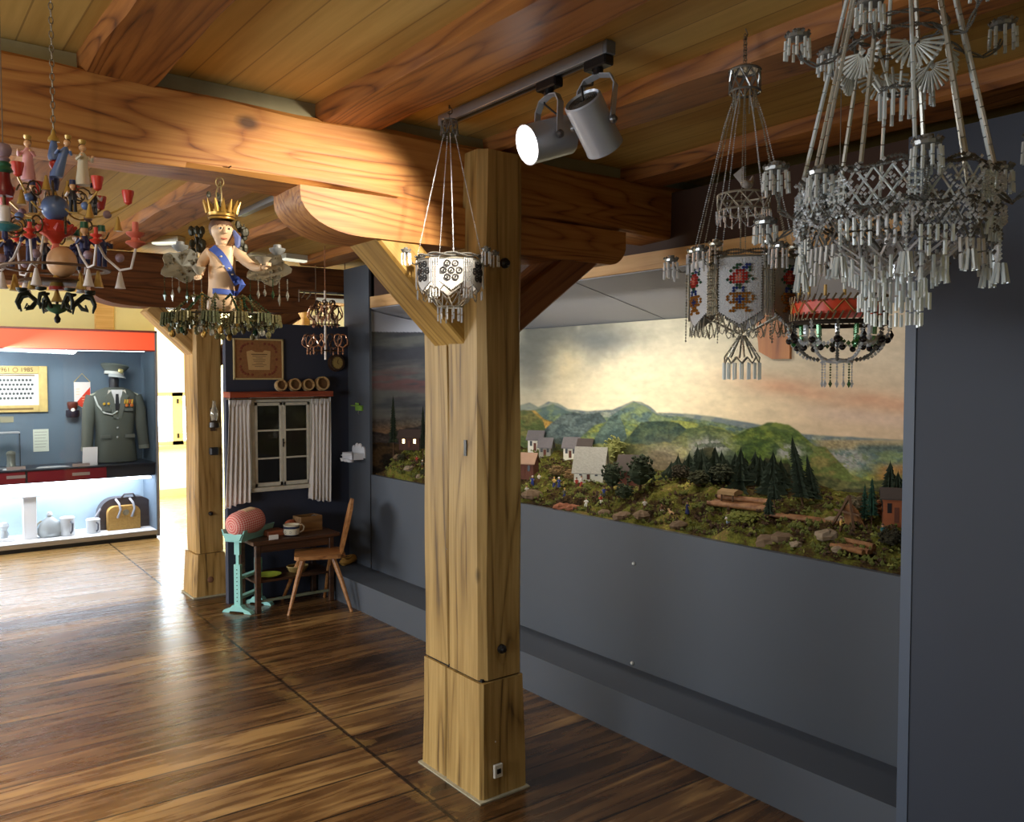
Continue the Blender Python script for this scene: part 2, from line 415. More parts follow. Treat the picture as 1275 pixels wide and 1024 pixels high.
def ceil_mat():
    m, nt, bs = nodes('pine_ceiling_boards'); N = nt.nodes.new; L = nt.links.new
    tc = N('ShaderNodeTexCoord'); sp = N('ShaderNodeSeparateXYZ'); L(tc.outputs['Object'], sp.inputs[0])
    def M(op, a, b=None):
        n = N('ShaderNodeMath'); n.operation = op
        for i, v in enumerate((a, b)):
            if v is None: continue
            if isinstance(v, (int, float)): n.inputs[i].default_value = v
            else: L(v, n.inputs[i])
        return n.outputs[0]
    row = M('DIVIDE', sp.outputs[0], 0.115); fr = M('FRACT', row); rid = M('FLOOR', row)
    edge = M('MINIMUM', fr, M('SUBTRACT', 1.0, fr))
    wn = N('ShaderNodeTexWhiteNoise'); wn.noise_dimensions = '1D'; L(rid, wn.inputs['W'])
    mp = N('ShaderNodeMapping'); mp.inputs['Scale'].default_value = (1, 0.06, 1); L(tc.outputs['Object'], mp.inputs['Vector'])
    n1 = N('ShaderNodeTexNoise'); n1.inputs['Scale'].default_value = 38; n1.inputs['Detail'].default_value = 4; L(mp.outputs[0], n1.inputs['Vector'])
    v = M('ADD', M('MULTIPLY', n1.outputs['Fac'], 0.8), M('MULTIPLY', wn.outputs['Value'], 0.3))
    cr = N('ShaderNodeValToRGB'); e = cr.color_ramp.elements
    e[0].position = 0.3; e[0].color = rgb(180,144,72); e[1].position = 0.85; e[1].color = rgb(216,184,108); L(v, cr.inputs['Fac'])
    vo = N('ShaderNodeTexVoronoi'); vo.inputs['Scale'].default_value = 3.2; mp3 = N('ShaderNodeMapping'); mp3.inputs['Scale'].default_value = (1, 0.5, 1)
    L(tc.outputs['Object'], mp3.inputs['Vector']); L(mp3.outputs[0], vo.inputs['Vector'])
    kn = N('ShaderNodeMapRange'); kn.inputs['From Min'].default_value = 0.025; kn.inputs['From Max'].default_value = 0.05; kn.inputs['To Min'].default_value = 0.7; kn.inputs['To Max'].default_value = 0
    L(vo.outputs['Distance'], kn.inputs['Value'])
    mk = N('ShaderNodeMix'); mk.data_type = 'RGBA'; L(kn.outputs[0], mk.inputs[0]); L(cr.outputs['Color'], mk.inputs[6]); mk.inputs[7].default_value = rgb(110,68,30)
    g = M('MULTIPLY', M('LESS_THAN', edge, 0.02), 0.5)
    mx = N('ShaderNodeMix'); mx.data_type = 'RGBA'; L(g, mx.inputs[0]); L(mk.outputs[2], mx.inputs[6]); mx.inputs[7].default_value = rgb(96,64,28)
    L(mx.outputs[2], bs.inputs['Base Color']); bs.inputs['Roughness'].default_value = 0.6
    return m
CEIL = ceil_mat()

ZC = 2.52; XL = -3.0; YB = -2.2; XR = 3.6; YF = 11.7
def flat(name, lo, hi, m):
    """structure slab whose texture coordinates stay in world units"""
    b = MB().box(lo, hi); o = b.build(name, m)
    me = o.data
    for v in me.vertices: v.co += o.location
    o.location = (0,0,0)
    return struct(o)
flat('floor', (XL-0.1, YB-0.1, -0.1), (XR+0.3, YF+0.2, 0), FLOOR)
flat('ceiling', (XL-0.1, YB-0.1, ZC), (XR+0.3, YF+0.2, ZC+0.1), CEIL)
flat('wall_left', (XL-0.1, YB-0.1, 0), (XL, YF+0.2, ZC), CREAM)
flat('wall_rear', (XL, YB-0.1, 0), (XR+0.2, YB, ZC), CREAM)
# dark wall on the right: it ends flush with the plinth, a slim trim on its end
WX = 2.64; WE = 1.365
b = MB(); b.box((WX, YB, 0), (XR, WE, 2.36)); struct(b.build('wall_right', GREYD))
b = MB(); b.box((WX-0.004, WE-0.032, 0), (WX+0.03, WE+0.003, 2.36)); struct(b.build('trim_1', plain('blue_grey_trim', (80,90,106), 0.45, var=0.03)))
# outer wall behind the showcase and the far room
flat('wall_outer', (XR+0.12, YB, 0), (XR+0.3, YF, ZC), CREAM)
# far end wall with the small window
wa = at(203.5, 489, Y=YF); wb = at(243, 553, Y=YF)
wx0, wx1, wz0, wz1 = wa.x-0.55, wb.x+0.0, wb.z, wa.z
b = MB(); b.box((XL, YF, 0), (wx0, YF+0.2, ZC)); b.box((wx1, YF, 0), (XR+0.3, YF+0.2, ZC)); b.box((wx0, YF, 0), (wx1, YF+0.2, wz0)); b.box((wx0, YF, wz1), (wx1, YF+0.2, ZC))
struct(b.build('wall_back', WHITE))
b = MB(); fw = 0.05
WF = plain('pale_window_wood', (196,176,128), 0.5)
b.box((wx0, YF+0.02, wz0), (wx0+fw, YF+0.08, wz1)); b.box((wx1-fw, YF+0.02, wz0), (wx1, YF+0.08, wz1)); b.box((wx0, YF+0.02, wz0), (wx1, YF+0.08, wz0+fw)); b.box((wx0, YF+0.02, wz1-fw), (wx1, YF+0.08, wz1))
mxx = at(222, 520, Y=YF).x
b.box((mxx-0.07, YF+0.02, wz0), (mxx+0.07, YF+0.09, wz1))
win = struct(b.build('window_1', WF)); 
g = MB(); g.box((wx0+fw, YF+0.045, wz0+fw), (mxx-0.07, YF+0.05, wz1-fw)); g.box((mxx+0.07, YF+0.045, wz0+fw), (wx1-fw, YF+0.05, wz1-fw))
g.build('window_glass', glass_pane('clear_glass'), win, world=True)
b = MB(); 
for z in (wz0+0.12, wz1-0.12): b.box((mxx-0.012, YF+0.005, z-0.03), (mxx+0.012, YF+0.02, z+0.03))
b.build('hinge', plain('dark_iron', (40,36,34), 0.5, 0.6), win, world=True)
b = MB(); b.box((wx0-0.05, YF-0.06, wz0-0.05), (wx1+0.05, YF+0.02, wz0)); struct(b.build('trim_2', WF))
b = MB(); b.box((XL, YF-0.025, 0), (XR, YF, 0.10)); struct(b.build('baseboard_back', plain('pale_skirting', (200,196,150), 0.6)))
# cream wall behind the display case, with the yellow timber frame
CY = 9.75
cxe = at(203, 470, Y=CY).x
b = MB(); b.box((XL, CY, 0), (cxe-0.08, CY+0.12, ZC)); struct(b.build('wall_cream', CREAM))
def tb(name, lo, hi, label, cat='beam', m=W_YEL, group=None):
    o = MB().bbox(lo, hi, 0.012).build(name, m); tag(o, label, cat, group); return o
p = at(117, 380, Y=CY); q = at(141, 380, Y=CY)
tb('timber_stud', (p.x, CY-0.04, 0.0), (q.x, CY, ZC-0.001), 'yellow timber stud in the cream wall above the display case', 'post')
zb = at(60, 362, Y=CY).z; 
tb('timber_rail', (XL+0.02, CY-0.05, zb), (p.x-0.002, CY, zb+0.13), 'yellow horizontal timber rail on the cream wall over the display case')
# timber frame on the outer wall seen above the dark partition
p = at(357, 390, X=XR+0.12); q = at(386, 390, X=XR+0.12)
tb('timber_stud', (XR+0.04, q.y, 0.0), (XR+0.118, p.y, ZC-0.001), 'yellow timber stud seen above the dark partition left of the bead chandelier', 'post')
tb('timber_rail', (XR+0.03, 6.6, at(410, 384, X=XR+0.1).z), (XR+0.118, q.y-0.01, at(410, 370, X=XR+0.1).z), 'yellow timber rail seen above the dark partition, behind the small copper chandelier')

# ------------------------------------------------------------------ joists
jx = [(-1.62,-1.42,'far left of the room'), (-0.92,-0.72,'x'), (-0.2,0.0,'ceiling joist left of the wooden candle chandelier')]
JL = {0.60:'brown ceiling joist nearest the top left, resting on the girder above the candle chandelier',
      1.34:'broad brown ceiling joist just left of the track with two spotlights',
      2.02:'brown ceiling joist behind the hook of the flower-panel bead chandelier, right of the spotlights',
      2.77:'reddish brown ceiling joist farthest right, above the dark slate wall'}
for i, (x, w) in enumerate(((0.60,0.205),(1.34,0.235),(2.02,0.215),(2.77,0.22))):
    o = timber((x, YB+0.02, 2.525), (x, 6.15, 2.525), w, 0.13, ch=0.012, jit=0.004, seed=i+3).build('ceiling_joist', W_JOIST, smooth=True, auto=25)
    tag(o, JL[x], 'ceiling beam', 'ceiling joists')
# girder across the room, the corbel under it, and its braces
GY0, GY1 = 2.64, 2.845; GZ0, GZ1 = 2.235, 2.472
sk = math.tan(math.radians(-0.0))
o = timber((XL+0.02, (GY0+GY1)/2, (GZ0+GZ1)/2), (XR-0.02, (GY0+GY1)/2, (GZ0+GZ1)/2), GY1-GY0, GZ1-GZ0, ch=0.014, jit=0.005, seed=11).build('girder', W_GIRD, smooth=True, auto=25)
tag(o, 'massive orange-brown girder across the room, resting on the corbel of the front post', 'beam')
struct(MB().box((XL+0.02, GY0+0.035, GZ1-0.004), (XR-0.02, GY1-0.02, ZC-0.001)).build('trim_3', MORTAR))
def corbel(x0, x1, z0, z1, y0, y1, m, label, rl=0.22, rr=0.10):
    """saddle timber with ends rounded below"""
    h = z1-z0; poly = [(x0+0.0, z1)]
    for i in range(9):
        t = PI+PI/2*i/8; poly.append((x0+rl+rl*math.cos(t), z0+h*0.82+h*0.82*math.sin(t)))
    for i in range(9):
        t = -PI/2+PI/2*i/8; poly.append((x1-rr+rr*math.cos(t), z0+h*0.6+h*0.6*math.sin(t)))
    poly.append((x1, z1))
    b = MB(); b.prism(poly, y0, y1, 'Y'); o = b.build('corbel', m, smooth=True, auto=35); return tag(o, label, 'corbel')
# corners of the corbel taken from the photograph onto the girder's front plane
cl = at(372, 240, Y=GY0).x; crr = at(777, 290, Y=GY0).x
corbel(cl, crr, 2.085, 2.233, GY0-0.012, GY1+0.01, W_GIRD, 'curved oak corbel carrying the girder on the front post, lit by a spotlight')
# front post: two timbers side by side with a joint between, a cut line low down
PX0, PX1, PY0, PY1 = 1.80, 1.995, 2.53, 2.935
pc = 0.028
post = thing('timber_post', 'thick squared ochre oak post standing in the foreground on a splayed foot', 'post', ((PX0+PX1)/2, (PY0+PY1)/2, 0))
def sect(x0, x1, y0, y1, ch, z): return [(x0+ch,y0,z),(x1-ch*0.5,y0,z),(x1,y0+ch*0.5,z),(x1,y1,z),(x0,y1,z),(x0,y0+ch,z)]
def post_piece(x0, x1, y0, y1, z0, z1, ch, jit=0.003, taper=0.0, seed=0):
    r_ = random.Random(seed); b = MB(); n = max(2, int((z1-z0)/0.1)); vs = []; fs = []; ph = [r_.uniform(0,6) for _ in range(6)]
    for i in range(n+1):
        z = z0+(z1-z0)*i/n; t = taper*(1-i/n)
        for k, (x, y, zz) in enumerate(sect(x0-t, x1+t, y0-t, y1, ch, z)):
            vs.append((x+jit*math.sin(z*6+ph[k]), y+jit*math.sin(z*5+ph[5-k]), z))
    for i in range(n):
        for k in range(6): fs.append((i*6+k, i*6+(k+1)%6, (i+1)*6+(k+1)%6, (i+1)*6+k))
    fs.append(tuple(range(5,-1,-1))); fs.append(tuple(n*6+k for k in range(6)))
    return b.add(vs, fs)
post_piece(PX0, PX1, PY0, 2.748, 0.455, 2.44, pc, seed=2).build('front_timber', W_POST, post, True, True, 30)
post_piece(PX0+0.005, PX1, 2.762, PY1, 0.455, 2.20, 0.01, seed=5).build('rear_timber', W_POST, post, True, True, 30)
post_piece(PX0-0.003, PX1+0.002, PY0-0.003, 2.760, 0.0, 0.448, 0.012, taper=0.007, seed=8).build('foot_timber', W_POST, post, True, True, 30)
post_piece(PX0-0.001, PX1, 2.775, PY1+0.006, 0.0, 0.448, 0.006, taper=0.006, seed=9).build('foot_timber', W_POST, post, True, True, 30)
MB().box((PX0-0.022, PY0-0.022, 0.0), (PX1+0.02, PY1+0.02, 0.006)).build('mortar_bed', plain('pale_mortar', (170,164,140), 0.9, var=0.3, scale=40), post, world=True)
MB().box((PX0+0.01, PY0+0.012, 0.44), (PX1-0.01, PY1-0.01, 0.46)).box((PX0+0.03, 2.74, 0.0), (PX1-0.03, 2.78, 2.2)).build('joint_gap', plain('black_gap', (16,12,9), 0.9), post, world=True)
BLK = plain('black_plastic', (18,18,20), 0.35, var=0)
def knob(px, py, r=0.012, name='bolt_head', mm=None, plane='Y', parent=None, label=None):
    p = at(px, py, Y=PY0-0.004) if plane == 'Y' else at(px, py, X=PX0-0.002)
    ax = (0,-1,0) if plane == 'Y' else (-1,0,0)
    b = MB().lathe([(r,0),(r*0.95,0.01),(r*0.55,0.016),(r*0.5,0.024),(0,0.026)], p, 12, ax)
    o = b.build(name, mm or BLK, post, True, True)
    if label: o['label'] = label
knob(624, 808, 0.018); knob(628, 328, 0.02)
p = at(620, 960, Y=PY0-0.016)
b = MB().bbox((p.x-0.02, p.y-0.006, p.z-0.026), (p.x+0.02, p.y+0.006, p.z+0.026), 0.003); so = b.build('wall_socket', plain('socket_white', (216,212,200), 0.4, var=0.02), post, world=True)
MB().box((p.x-0.009, p.y-0.008, p.z-0.009), (p.x+0.009, p.y-0.004, p.z+0.009)).build('socket_slot', BLK, so, world=True)
p = at(580, 558, X=PX0); MB().box((p.x-0.004, p.y-0.008, p.z-0.03), (p.x+0.01, p.y+0.008, p.z+0.03)).build('mortise', BLK, post, world=True)
for px, py in ((556,684),(617,924)):
    p = at(px, py, X=PX0-0.006) if px < 600 else at(px, py, Y=PY0-0.01); MB().gem(p, 0.004).build('pin', plain('steel_pin', (190,190,190), 0.3, 0.8), post, world=True)

def brace(a, b_, y0, y1, w, m, label, seed=1):
    """diagonal strut in the plane of the girder from a to b (x, z)"""
    A = Vector((a[0], (y0+y1)/2, a[1])); B = Vector((b_[0], (y0+y1)/2, b_[1]))
    o = timber(A, B, y1-y0, w, up=(0,0,1), ch=0.008, jit=0.002, seed=seed)
    # lay the texture along the strut
    d = (B-A).normalized(); q = d.rotation_difference(Vector((1,0,0))); M4 = q.to_matrix().to_4x4()
    c = (A+B)/2
    o.v = [tuple(q@(Vector(v)-c)) for v in o.v]
    ob = MB(); ob.v = o.v; ob.f = o.f; ob.mi = o.mi
    r = ob.build('diagonal_brace', m, smooth=True, auto=25)
    for v in r.data.vertices: v.co += r.location
    r.location = c; r.rotation_euler = q.inverted().to_euler()
    return tag(r, label, 'brace')
e1 = at(462, 293, Y=GY0+0.02); e2 = at(578, 432, Y=GY0+0.02)
d = Vector((e2.x-e1.x, e2.z-e1.z)).normalized(); nrm = Vector((-d.y, d.x)); 
if nrm.y < 0: nrm = -nrm
bw = 0.125
brace((e1.x+nrm.x*bw/2-d.x*0.03, e1.z+nrm.y*bw/2-d.y*0.03), (e2.x+nrm.x*bw/2+d.x*0.09, e2.z+nrm.y*bw/2+d.y*0.09), GY0+0.0, GY1+0.02, bw, W_BRACE, 'ochre diagonal brace from the corbel down to the left side of the front post', 3)
e1 = at(722, 345, Y=GY0+0.03); e2 = at(650, 408, Y=GY0+0.03)
d = Vector((e2.x-e1.x, e2.z-e1.z)).normalized(); nrm = Vector((d.y, -d.x))
if nrm.y < 0: nrm = -nrm
brace((e1.x+nrm.x*bw/2-d.x*0.12, e1.z+nrm.y*bw/2-d.y*0.12), (e2.x+nrm.x*bw/2+d.x*0.06, e2.z+nrm.y*bw/2+d.y*0.06), GY0+0.0, GY1+0.0, bw, wood('wood_brace_dark', (70,36,16), (122,70,34), (150,96,50), 'X', ring=6), 'dark diagonal brace on the right side of the front post below the corbel', 4)

# far girder, its post, corbel and braces
FY0, FY1 = 6.18, 6.40
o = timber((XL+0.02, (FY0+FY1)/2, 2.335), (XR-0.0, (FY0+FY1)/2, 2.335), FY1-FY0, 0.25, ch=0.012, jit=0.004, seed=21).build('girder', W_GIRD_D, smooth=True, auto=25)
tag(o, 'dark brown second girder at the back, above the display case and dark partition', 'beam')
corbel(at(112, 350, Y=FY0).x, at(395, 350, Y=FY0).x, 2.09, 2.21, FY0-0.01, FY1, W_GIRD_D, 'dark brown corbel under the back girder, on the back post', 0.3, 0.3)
BX0, BX1 = 1.865, 2.06; BY0, BY1 = 6.17, 6.40
bp = thing('timber_post', 'squared timber post at the back between display case and dark partition', 'post', ((BX0+BX1)/2, (BY0+BY1)/2, 0))
post_piece(BX0, BX1, BY0, BY1, 0.32, 2.088, 0.02, taper=0.0, seed=31).build('upper_timber', W_POST2, bp, True, True, 30)
post_piece(BX0-0.01, BX1+0.006, BY0-0.01, BY1+0.01, 0, 0.315, 0.012, taper=0.02, seed=32).build('foot_timber', W_POST2, bp, True, True, 30)
MB().box((BX0-0.04, BY0-0.035, 0), (BX1+0.03, BY1+0.03, 0.012)).build('mortar_bed', MATS['pale_mortar'], bp, world=True)
brace((at(188, 392, Y=FY0+0.05).x, 2.10), (BX0+0.06, 1.78), FY0+0.02, FY1-0.02, 0.11, W_POST2 if False else wood('wood_brace_pale', (110,76,36), (176,136,78), (206,168,108), 'X', ring=5), 'pale diagonal brace left of the back post', 5)
brace((at(372, 380, Y=FY0+0.05).x-0.02, 2.10), (BX1-0.04, 1.72), FY0+0.02, FY1-0.02, 0.11, MATS['wood_brace_dark'], 'dark diagonal brace right of the back post above the partition', 6)

# ------------------------------------------------------------------ dark partition, showcase front
PYP = 5.86; SX = 2.92; PLX = 2.64
b = MB(); b.box((1.985, PYP, 0), (SX+0.0, PYP+0.06, 1.985)); struct(b.build('wall_partition', NAVY))
b = MB()
b.box((SX, 5.515, 0), (SX+0.02, PYP+0.06, 2.425)); struct(b.build('wall_pilaster', GREY))
b = MB(); b.box((SX, WE+0.005, 0), (SX+0.03, 5.498, 0.885)); struct(b.build('wall_showcase', GREY))
b = MB(); b.box((PLX, WE+0.005, 0), (SX-0.001, PYP-0.001, 0.19)); struct(b.build('trim_4', GREY))
for px, py, z in ((789,702,0),(787,826,0)):
    p = at(px, py, X=SX-0.003); tag(MB().ball(p, 0.009, 8, 6).build('wall_button', plain('white_button', (235,235,230), 0.4, var=0), smooth=True), 'small white push button on the slate panel, %s' % ('upper of the two' if py < 800 else 'lower of the two, just above the plinth'), 'button', 'white buttons on the slate panel')
# fascia strip over the opening, sloping soffit behind it
TAN = wood('fascia_wood', (182,134,80), (212,164,104), (228,184,124), 'Y', ring=4, knots=False)
b = MB(); b.box((SX-0.004, WE+0.005, 2.105), (SX+0.02, 5.49, 2.185)); struct(b.build('trim_5', TAN))
BD = 3.65
SOF = plain('soffit_grey', (172,174,182), 0.8, var=0.02)
b = MB(); b.add([(SX+0.021, WE+0.0, 2.10), (SX+0.021, 5.555, 2.10), (BD+0.05, 5.555, 1.925), (BD+0.05, WE, 1.925), (SX+0.021, WE, 2.14), (SX+0.021, 5.555, 2.14), (BD+0.05, 5.555, 1.965), (BD+0.05, WE, 1.965)],
    [(0,1,2,3),(7,6,5,4),(0,4,5,1),(1,5,6,2),(2,6,7,3),(3,7,4,0)])
so = struct(b.build('ceiling_showcase', SOF))
p = at(827, 398, X=BD); MB().box((SX+0.03, p.y-0.004, 2.085), (SX+0.04, p.y+0.004, 2.09)).build('joint', BLK, so, world=True) if False else None
b = MB(); b.add([(SX+0.022, 3.296, 2.0985), (SX+0.022, 3.302, 2.0985), (BD, 3.306, 1.934), (BD, 3.300, 1.934), (SX+0.022, 3.296, 2.0975), (SX+0.022, 3.302, 2.0975), (BD, 3.306, 1.933), (BD, 3.300, 1.933)],
    [(0,1,2,3),(7,6,5,4),(0,4,5,1),(1,5,6,2),(2,6,7,3),(3,7,4,0)]).build('seam', plain('seam_grey', (104,104,108), 0.8, var=0), so, world=True)
# dark closure above the fascia
struct(MB().box((SX+0.03, WE+0.01, 2.145), (SX+0.06, 5.49, 2.445)).build('trim_6', plain('dark_brown_board', (66,40,22), 0.7)))
struct(MB().box((SX+0.021, 5.60, 0), (SX+0.9, 5.86, 2.42)).build('wall_showcase_end', NAVY))
# ------------------------------------------------------------------ the landscape showcase: painted backdrop
def interp(x, pts):
    xs = np.array([p[0] for p in pts], float); ys = np.array([p[1] for p in pts], float); return np.interp(x, xs, ys)
def sstep(a, b, x):
    t = np.clip((x-a)/(b-a), 0, 1); return t*t*(3-2*t)
def paint(px, py):
    """colour of the painting (0-255) where the photograph shows it at px, py"""
    def c(*k): return np.array(k, float)
    n = fbm(px/26.0, py/9.0, 5, 3); n2 = fbm(px/7.0, py/5.0, 4, 9); n3 = fbm(px/70.0, py/22.0, 4, 21)
    def mixc(a, b, t): return a*(1-t[..., None])+b*t[..., None]
    # sky
    hz = interp(px, [(440,520),(600,515),(700,512),(790,505),(880,520),(1000,538),(1130,550)])
    t = np.clip((hz-py)/120.0, 0, 1.2)
    low = mixc(np.broadcast_to(c(232,212,168), px.shape+(3,)), c(206,174,136), sstep(830, 1080, px))
    top = mixc(np.broadcast_to(c(196,190,164), px.shape+(3,)), c(196,178,150), sstep(850, 1100, px))
    sky = mixc(low, top, sstep(0.1, 0.95, t))
    pinkband = np.exp(-((py-(470+(px-900)*0.16))/13.0)**2)*sstep(860, 980, px)*0.55*(0.4+n3)
    sky = mixc(sky, c(206,140,104), np.clip(pinkband, 0, 1))
    violet = np.exp(-((py-(512+(px-1000)*0.10))/10.0)**2)*sstep(960, 1060, px)*0.4
    sky = mixc(sky, c(190,160,150), np.clip(violet, 0, 1))
    sm = fbm(px/38.0+3, py/60.0, 5, 5)
    smoke = sstep(845, 700, px)*sstep(500, 405, py-(px-640)*0.05)*sstep(0.36, 0.66, sm+0.18)
    sky = mixc(sky, c(126,126,114), smoke*0.95)
    dk = np.exp(-(((px-745)/46.0)**2+((py-424)/16.0)**2)); sky = mixc(sky, c(98,104,106), dk*0.7)
    dk = np.exp(-(((px-662)/26.0)**2+((py-452)/50.0)**2)); sky = mixc(sky, c(104,106,98), dk*0.75)
    pf = np.exp(-(((px-708)/21.0)**2+((py-455)/27.0)**2))*(0.45+fbm(px/9, py/9, 3, 44)); sky = mixc(sky, c(214,196,150), np.clip(pf, 0, 1)*0.85)
    sky = sky*(0.93+0.14*n[..., None])
    # evening part at the left end
    ev = sstep(628, 585, px)
    band = fbm(px/90.0, (py+px*0.06)/13.0, 5, 77)
    es = mixc(np.broadcast_to(c(96,98,94), px.shape+(3,)), c(66,68,76), sstep(0.35, 0.65, band))
    es = mixc(es, c(116,74,74), np.exp(-((py-476)/15.0)**2)*sstep(0.42, 0.62, fbm(px/60.0, (py+px*0.05)/9.0, 4, 31))*0.8)
    es = mixc(es, c(128,112,92), sstep(500, 545, py)*0.6)
    es = mixc(es, c(182,122,72), np.exp(-((py-540)/11.0)**2)*0.5)
    # the hills
    def layer(img, ridge, base, alt, amount=0.5, fr=0.9, seed=0, soft=1.3, extra=None):
        y = interp(px, ridge)+(fbm(px/11.0, px*0+seed, 3, seed)-0.5)*3.0*fr
        m = sstep(-soft, soft, py-y)
        nn = fbm((px+py*0.8)/13.0, (py-px*0.25)/7.0, 4, seed+50)
        col = mixc(np.broadcast_to(c(*base), px.shape+(3,)), c(*alt), sstep(0.5-amount*0.3, 0.5+amount*0.3, nn))
        edge = np.exp(-np.clip(py-y, 0, 99)/4.0)
        col = col*(1-0.12*edge[..., None])
        return mixc(img, col, m)
    s = sky
    s = layer(s, [(440,520),(640,506),(661,502),(672,507),(685,500),(696,502),(709,510),(732,512),(765,510),(777,505),(790,499),(801,501),(812,507),(820,514),(855,515),(897,520),(933,526),(1006,541),(1055,544),(1130,548)], (112,124,126), (146,152,132), seed=1, fr=0.4)
    s = layer(s, [(440,560),(640,514),(652,512),(668,511),(690,503),(706,511),(730,518),(760,520),(778,508),(791,500),(806,507),(820,517),(850,519),(900,527),(940,536),(985,545),(1130,558)], (126,142,96), (92,114,108), seed=2, fr=0.3)
    s = layer(s, [(440,560),(640,524),(652,512),(668,511),(680,522),(700,530),(728,541),(745,552),(1130,780)], (214,162,72), (168,138,62), seed=3)
    s = layer(s, [(440,760),(640,516),(650,511),(664,512),(678,524),(682,540),(690,800),(1130,800)], (92,104,56), (126,120,66), seed=4)
    s = layer(s, [(440,760),(686,530),(700,518),(716,513),(728,516),(748,514),(756,524),(760,545),(766,900),(1130,900)], (108,122,116), (82,96,94), seed=5)
    s = layer(s, [(440,900),(724,545),(742,530),(766,522),(786,524),(800,532),(830,524),(850,523),(880,528),(900,533),(925,540),(1130,600)], (150,156,72), (104,124,84), seed=6)
    s = layer(s, [(440,900),(735,560),(748,536),(762,520),(772,516),(779,530),(786,560),(800,900),(1130,900)], (98,118,104), (78,98,92), seed=7)
    s = layer(s, [(440,900),(784,545),(800,526),(822,524),(846,527),(862,538),(870,548),(880,900),(1130,900)], (84,100,72), (60,80,68), seed=8)
    s = layer(s, [(440,900),(844,545),(858,534),(880,530),(905,536),(920,546),(960,560),(1130,640)], (86,102,64), (118,126,72), seed=9)
    s = layer(s, [(440,900),(880,900),(884,552),(912,545),(935,534),(957,527),(968,526),(984,529),(997,538),(1006,547),(1024,561),(1040,580),(1130,640)], (114,128,50), (76,96,44), seed=10)
    s = layer(s, [(440,900),(640,900),(700,565),(735,554),(775,551),(800,556),(830,550),(870,560),(900,568),(1130,700)], (170,168,88), (128,136,84), seed=11)
    s = layer(s, [(440,900),(900,900),(912,574),(925,556),(944,547),(966,549),(976,560),(980,590),(990,900),(1130,900)], (96,116,44), (62,84,40), seed=12)
    s = layer(s, [(440,900),(848,580),(862,560),(884,541),(900,552),(920,566),(930,900),(1130,900)], (66,80,60), (90,104,72), seed=13)
    # stony patches and the plain at the right
    for cx_, cy_, rx, ry in ((885,556,30,12),(985,563,20,11),(1052,572,34,17)):
        g = np.exp(-(((px-cx_)/rx)**2+((py-cy_)/ry)**2)*1.3); s = mixc(s, c(150,148,138), np.clip(g*1.4, 0, 1)*(0.35+0.65*(n2 > 0.5)))
    pl = sstep(1006, 1030, px)*sstep(546, 550, py)
    s = mixc(s, c(176,150,104), pl*sstep(563, 556, py)*0.8)
    s = mixc(s, c(92,106,98), sstep(1062, 1075, px)*np.exp(-((py-558)/4.5)**2))
    s = mixc(s, c(194,128,62), sstep(1080, 1105, px)*sstep(572, 585, py)*0.8*(0.4+n))
    s = layer(s, [(440,900),(990,900),(1006,592),(1016,556),(1030,556),(1060,590),(1090,600),(1130,590)], (112,124,62), (140,128,70), seed=14)
    # foreground hills of the painting, then dark forest
    s = layer(s, [(440,900),(640,560),(690,552),(735,560),(800,552),(860,575),(900,590),(960,585),(1010,590),(1060,600),(1130,596)], (128,124,72), (92,98,58), seed=15)
    br = np.exp(-(((px-828)/28.0)**2+((py-578)/24.0)**2)); s = mixc(s, c(150,132,110), np.clip(br*1.2, 0, 0.75))
    s = layer(s, [(440,900),(858,600),(872,560),(890,557),(905,585),(915,597),(935,578),(955,572),(985,577),(992,600),(1010,594),(1030,610),(1130,604)], (62,68,46), (86,84,56), seed=16, fr=2.0)
    e = layer(es, [(440,533),(480,540),(500,535),(530,528),(600,520),(1130,520)], (86,76,72), (70,64,62), seed=17)
    e = layer(e, [(440,548),(475,552),(530,556),(560,548),(1130,560)], (54,46,38), (92,70,44), seed=18, fr=2)
    img = mixc(s, e, ev)
    img = img*(0.94+0.12*n2[..., None])
    g_ = img.mean(-1, keepdims=True); img = g_+(img-g_)*0.84; det = fbm(px/2.6, py/2.0, 3, 91)[..., None]; hill = sstep(0, 6, py-hz)[..., None]
    img = img*(1-hill*0.30+hill*0.46*det)
    return np.clip(np.where(hill > 0.5, 128+(img-128)*1.10, img)*np.array((0.985,0.985,0.98)), 0, 255)

def path_pt(t):
    """backdrop line in plan, t in metres from the right end"""
    L1 = 4.35-WE
    if t <= L1: return BD, WE+0.0+t
    R = 0.72; a = (t-L1)/R
    ry = 1.20
    return BD-R*(1-math.cos(a)), 4.35+ry*math.sin(a)
NS, NZ = 620, 250
T = (4.35-WE)+0.72*PI/2
ts = np.linspace(0, T, NS); zs = np.linspace(0.86, 1.932, NZ)
b = MB(); P = np.zeros((NZ, NS, 3))
for j, t in enumerate(ts):
    x, y = path_pt(t); P[:, j, 0] = x; P[:, j, 1] = y
topz = 2.10-(P[0, :, 0]-(SX+0.021))*(0.175/(BD+0.05-SX-0.021))-0.004; topz = np.maximum(topz, 1.932)
P[:, :, 2] = 0.86+(topz[None, :]-0.86)*(np.arange(NZ)/(NZ-1.0))[:, None]
q = P-np.array(CAM); w_ = q@np.array(FW); PX = 637.5+F*(q@np.array(RT))/w_; PYY = 512-F*(q@np.array(UP))/w_
rgbv = paint(PX, PYY)/255.0
rgbv[P[:, :, 2] > 1.936] = np.array((172,174,182))/255.0     # plain grey board above the picture at the left end
linv = np.where(rgbv <= 0.04045, rgbv/12.92, ((rgbv+0.055)/1.055)**2.4)
idx = np.arange(NS*NZ).reshape(NZ, NS)
fs = np.stack([idx[:-1,:-1], idx[:-1,1:], idx[1:,1:], idx[1:,:-1]], -1).reshape(-1, 4)
me = bpy.data.meshes.new('painted_backdrop')
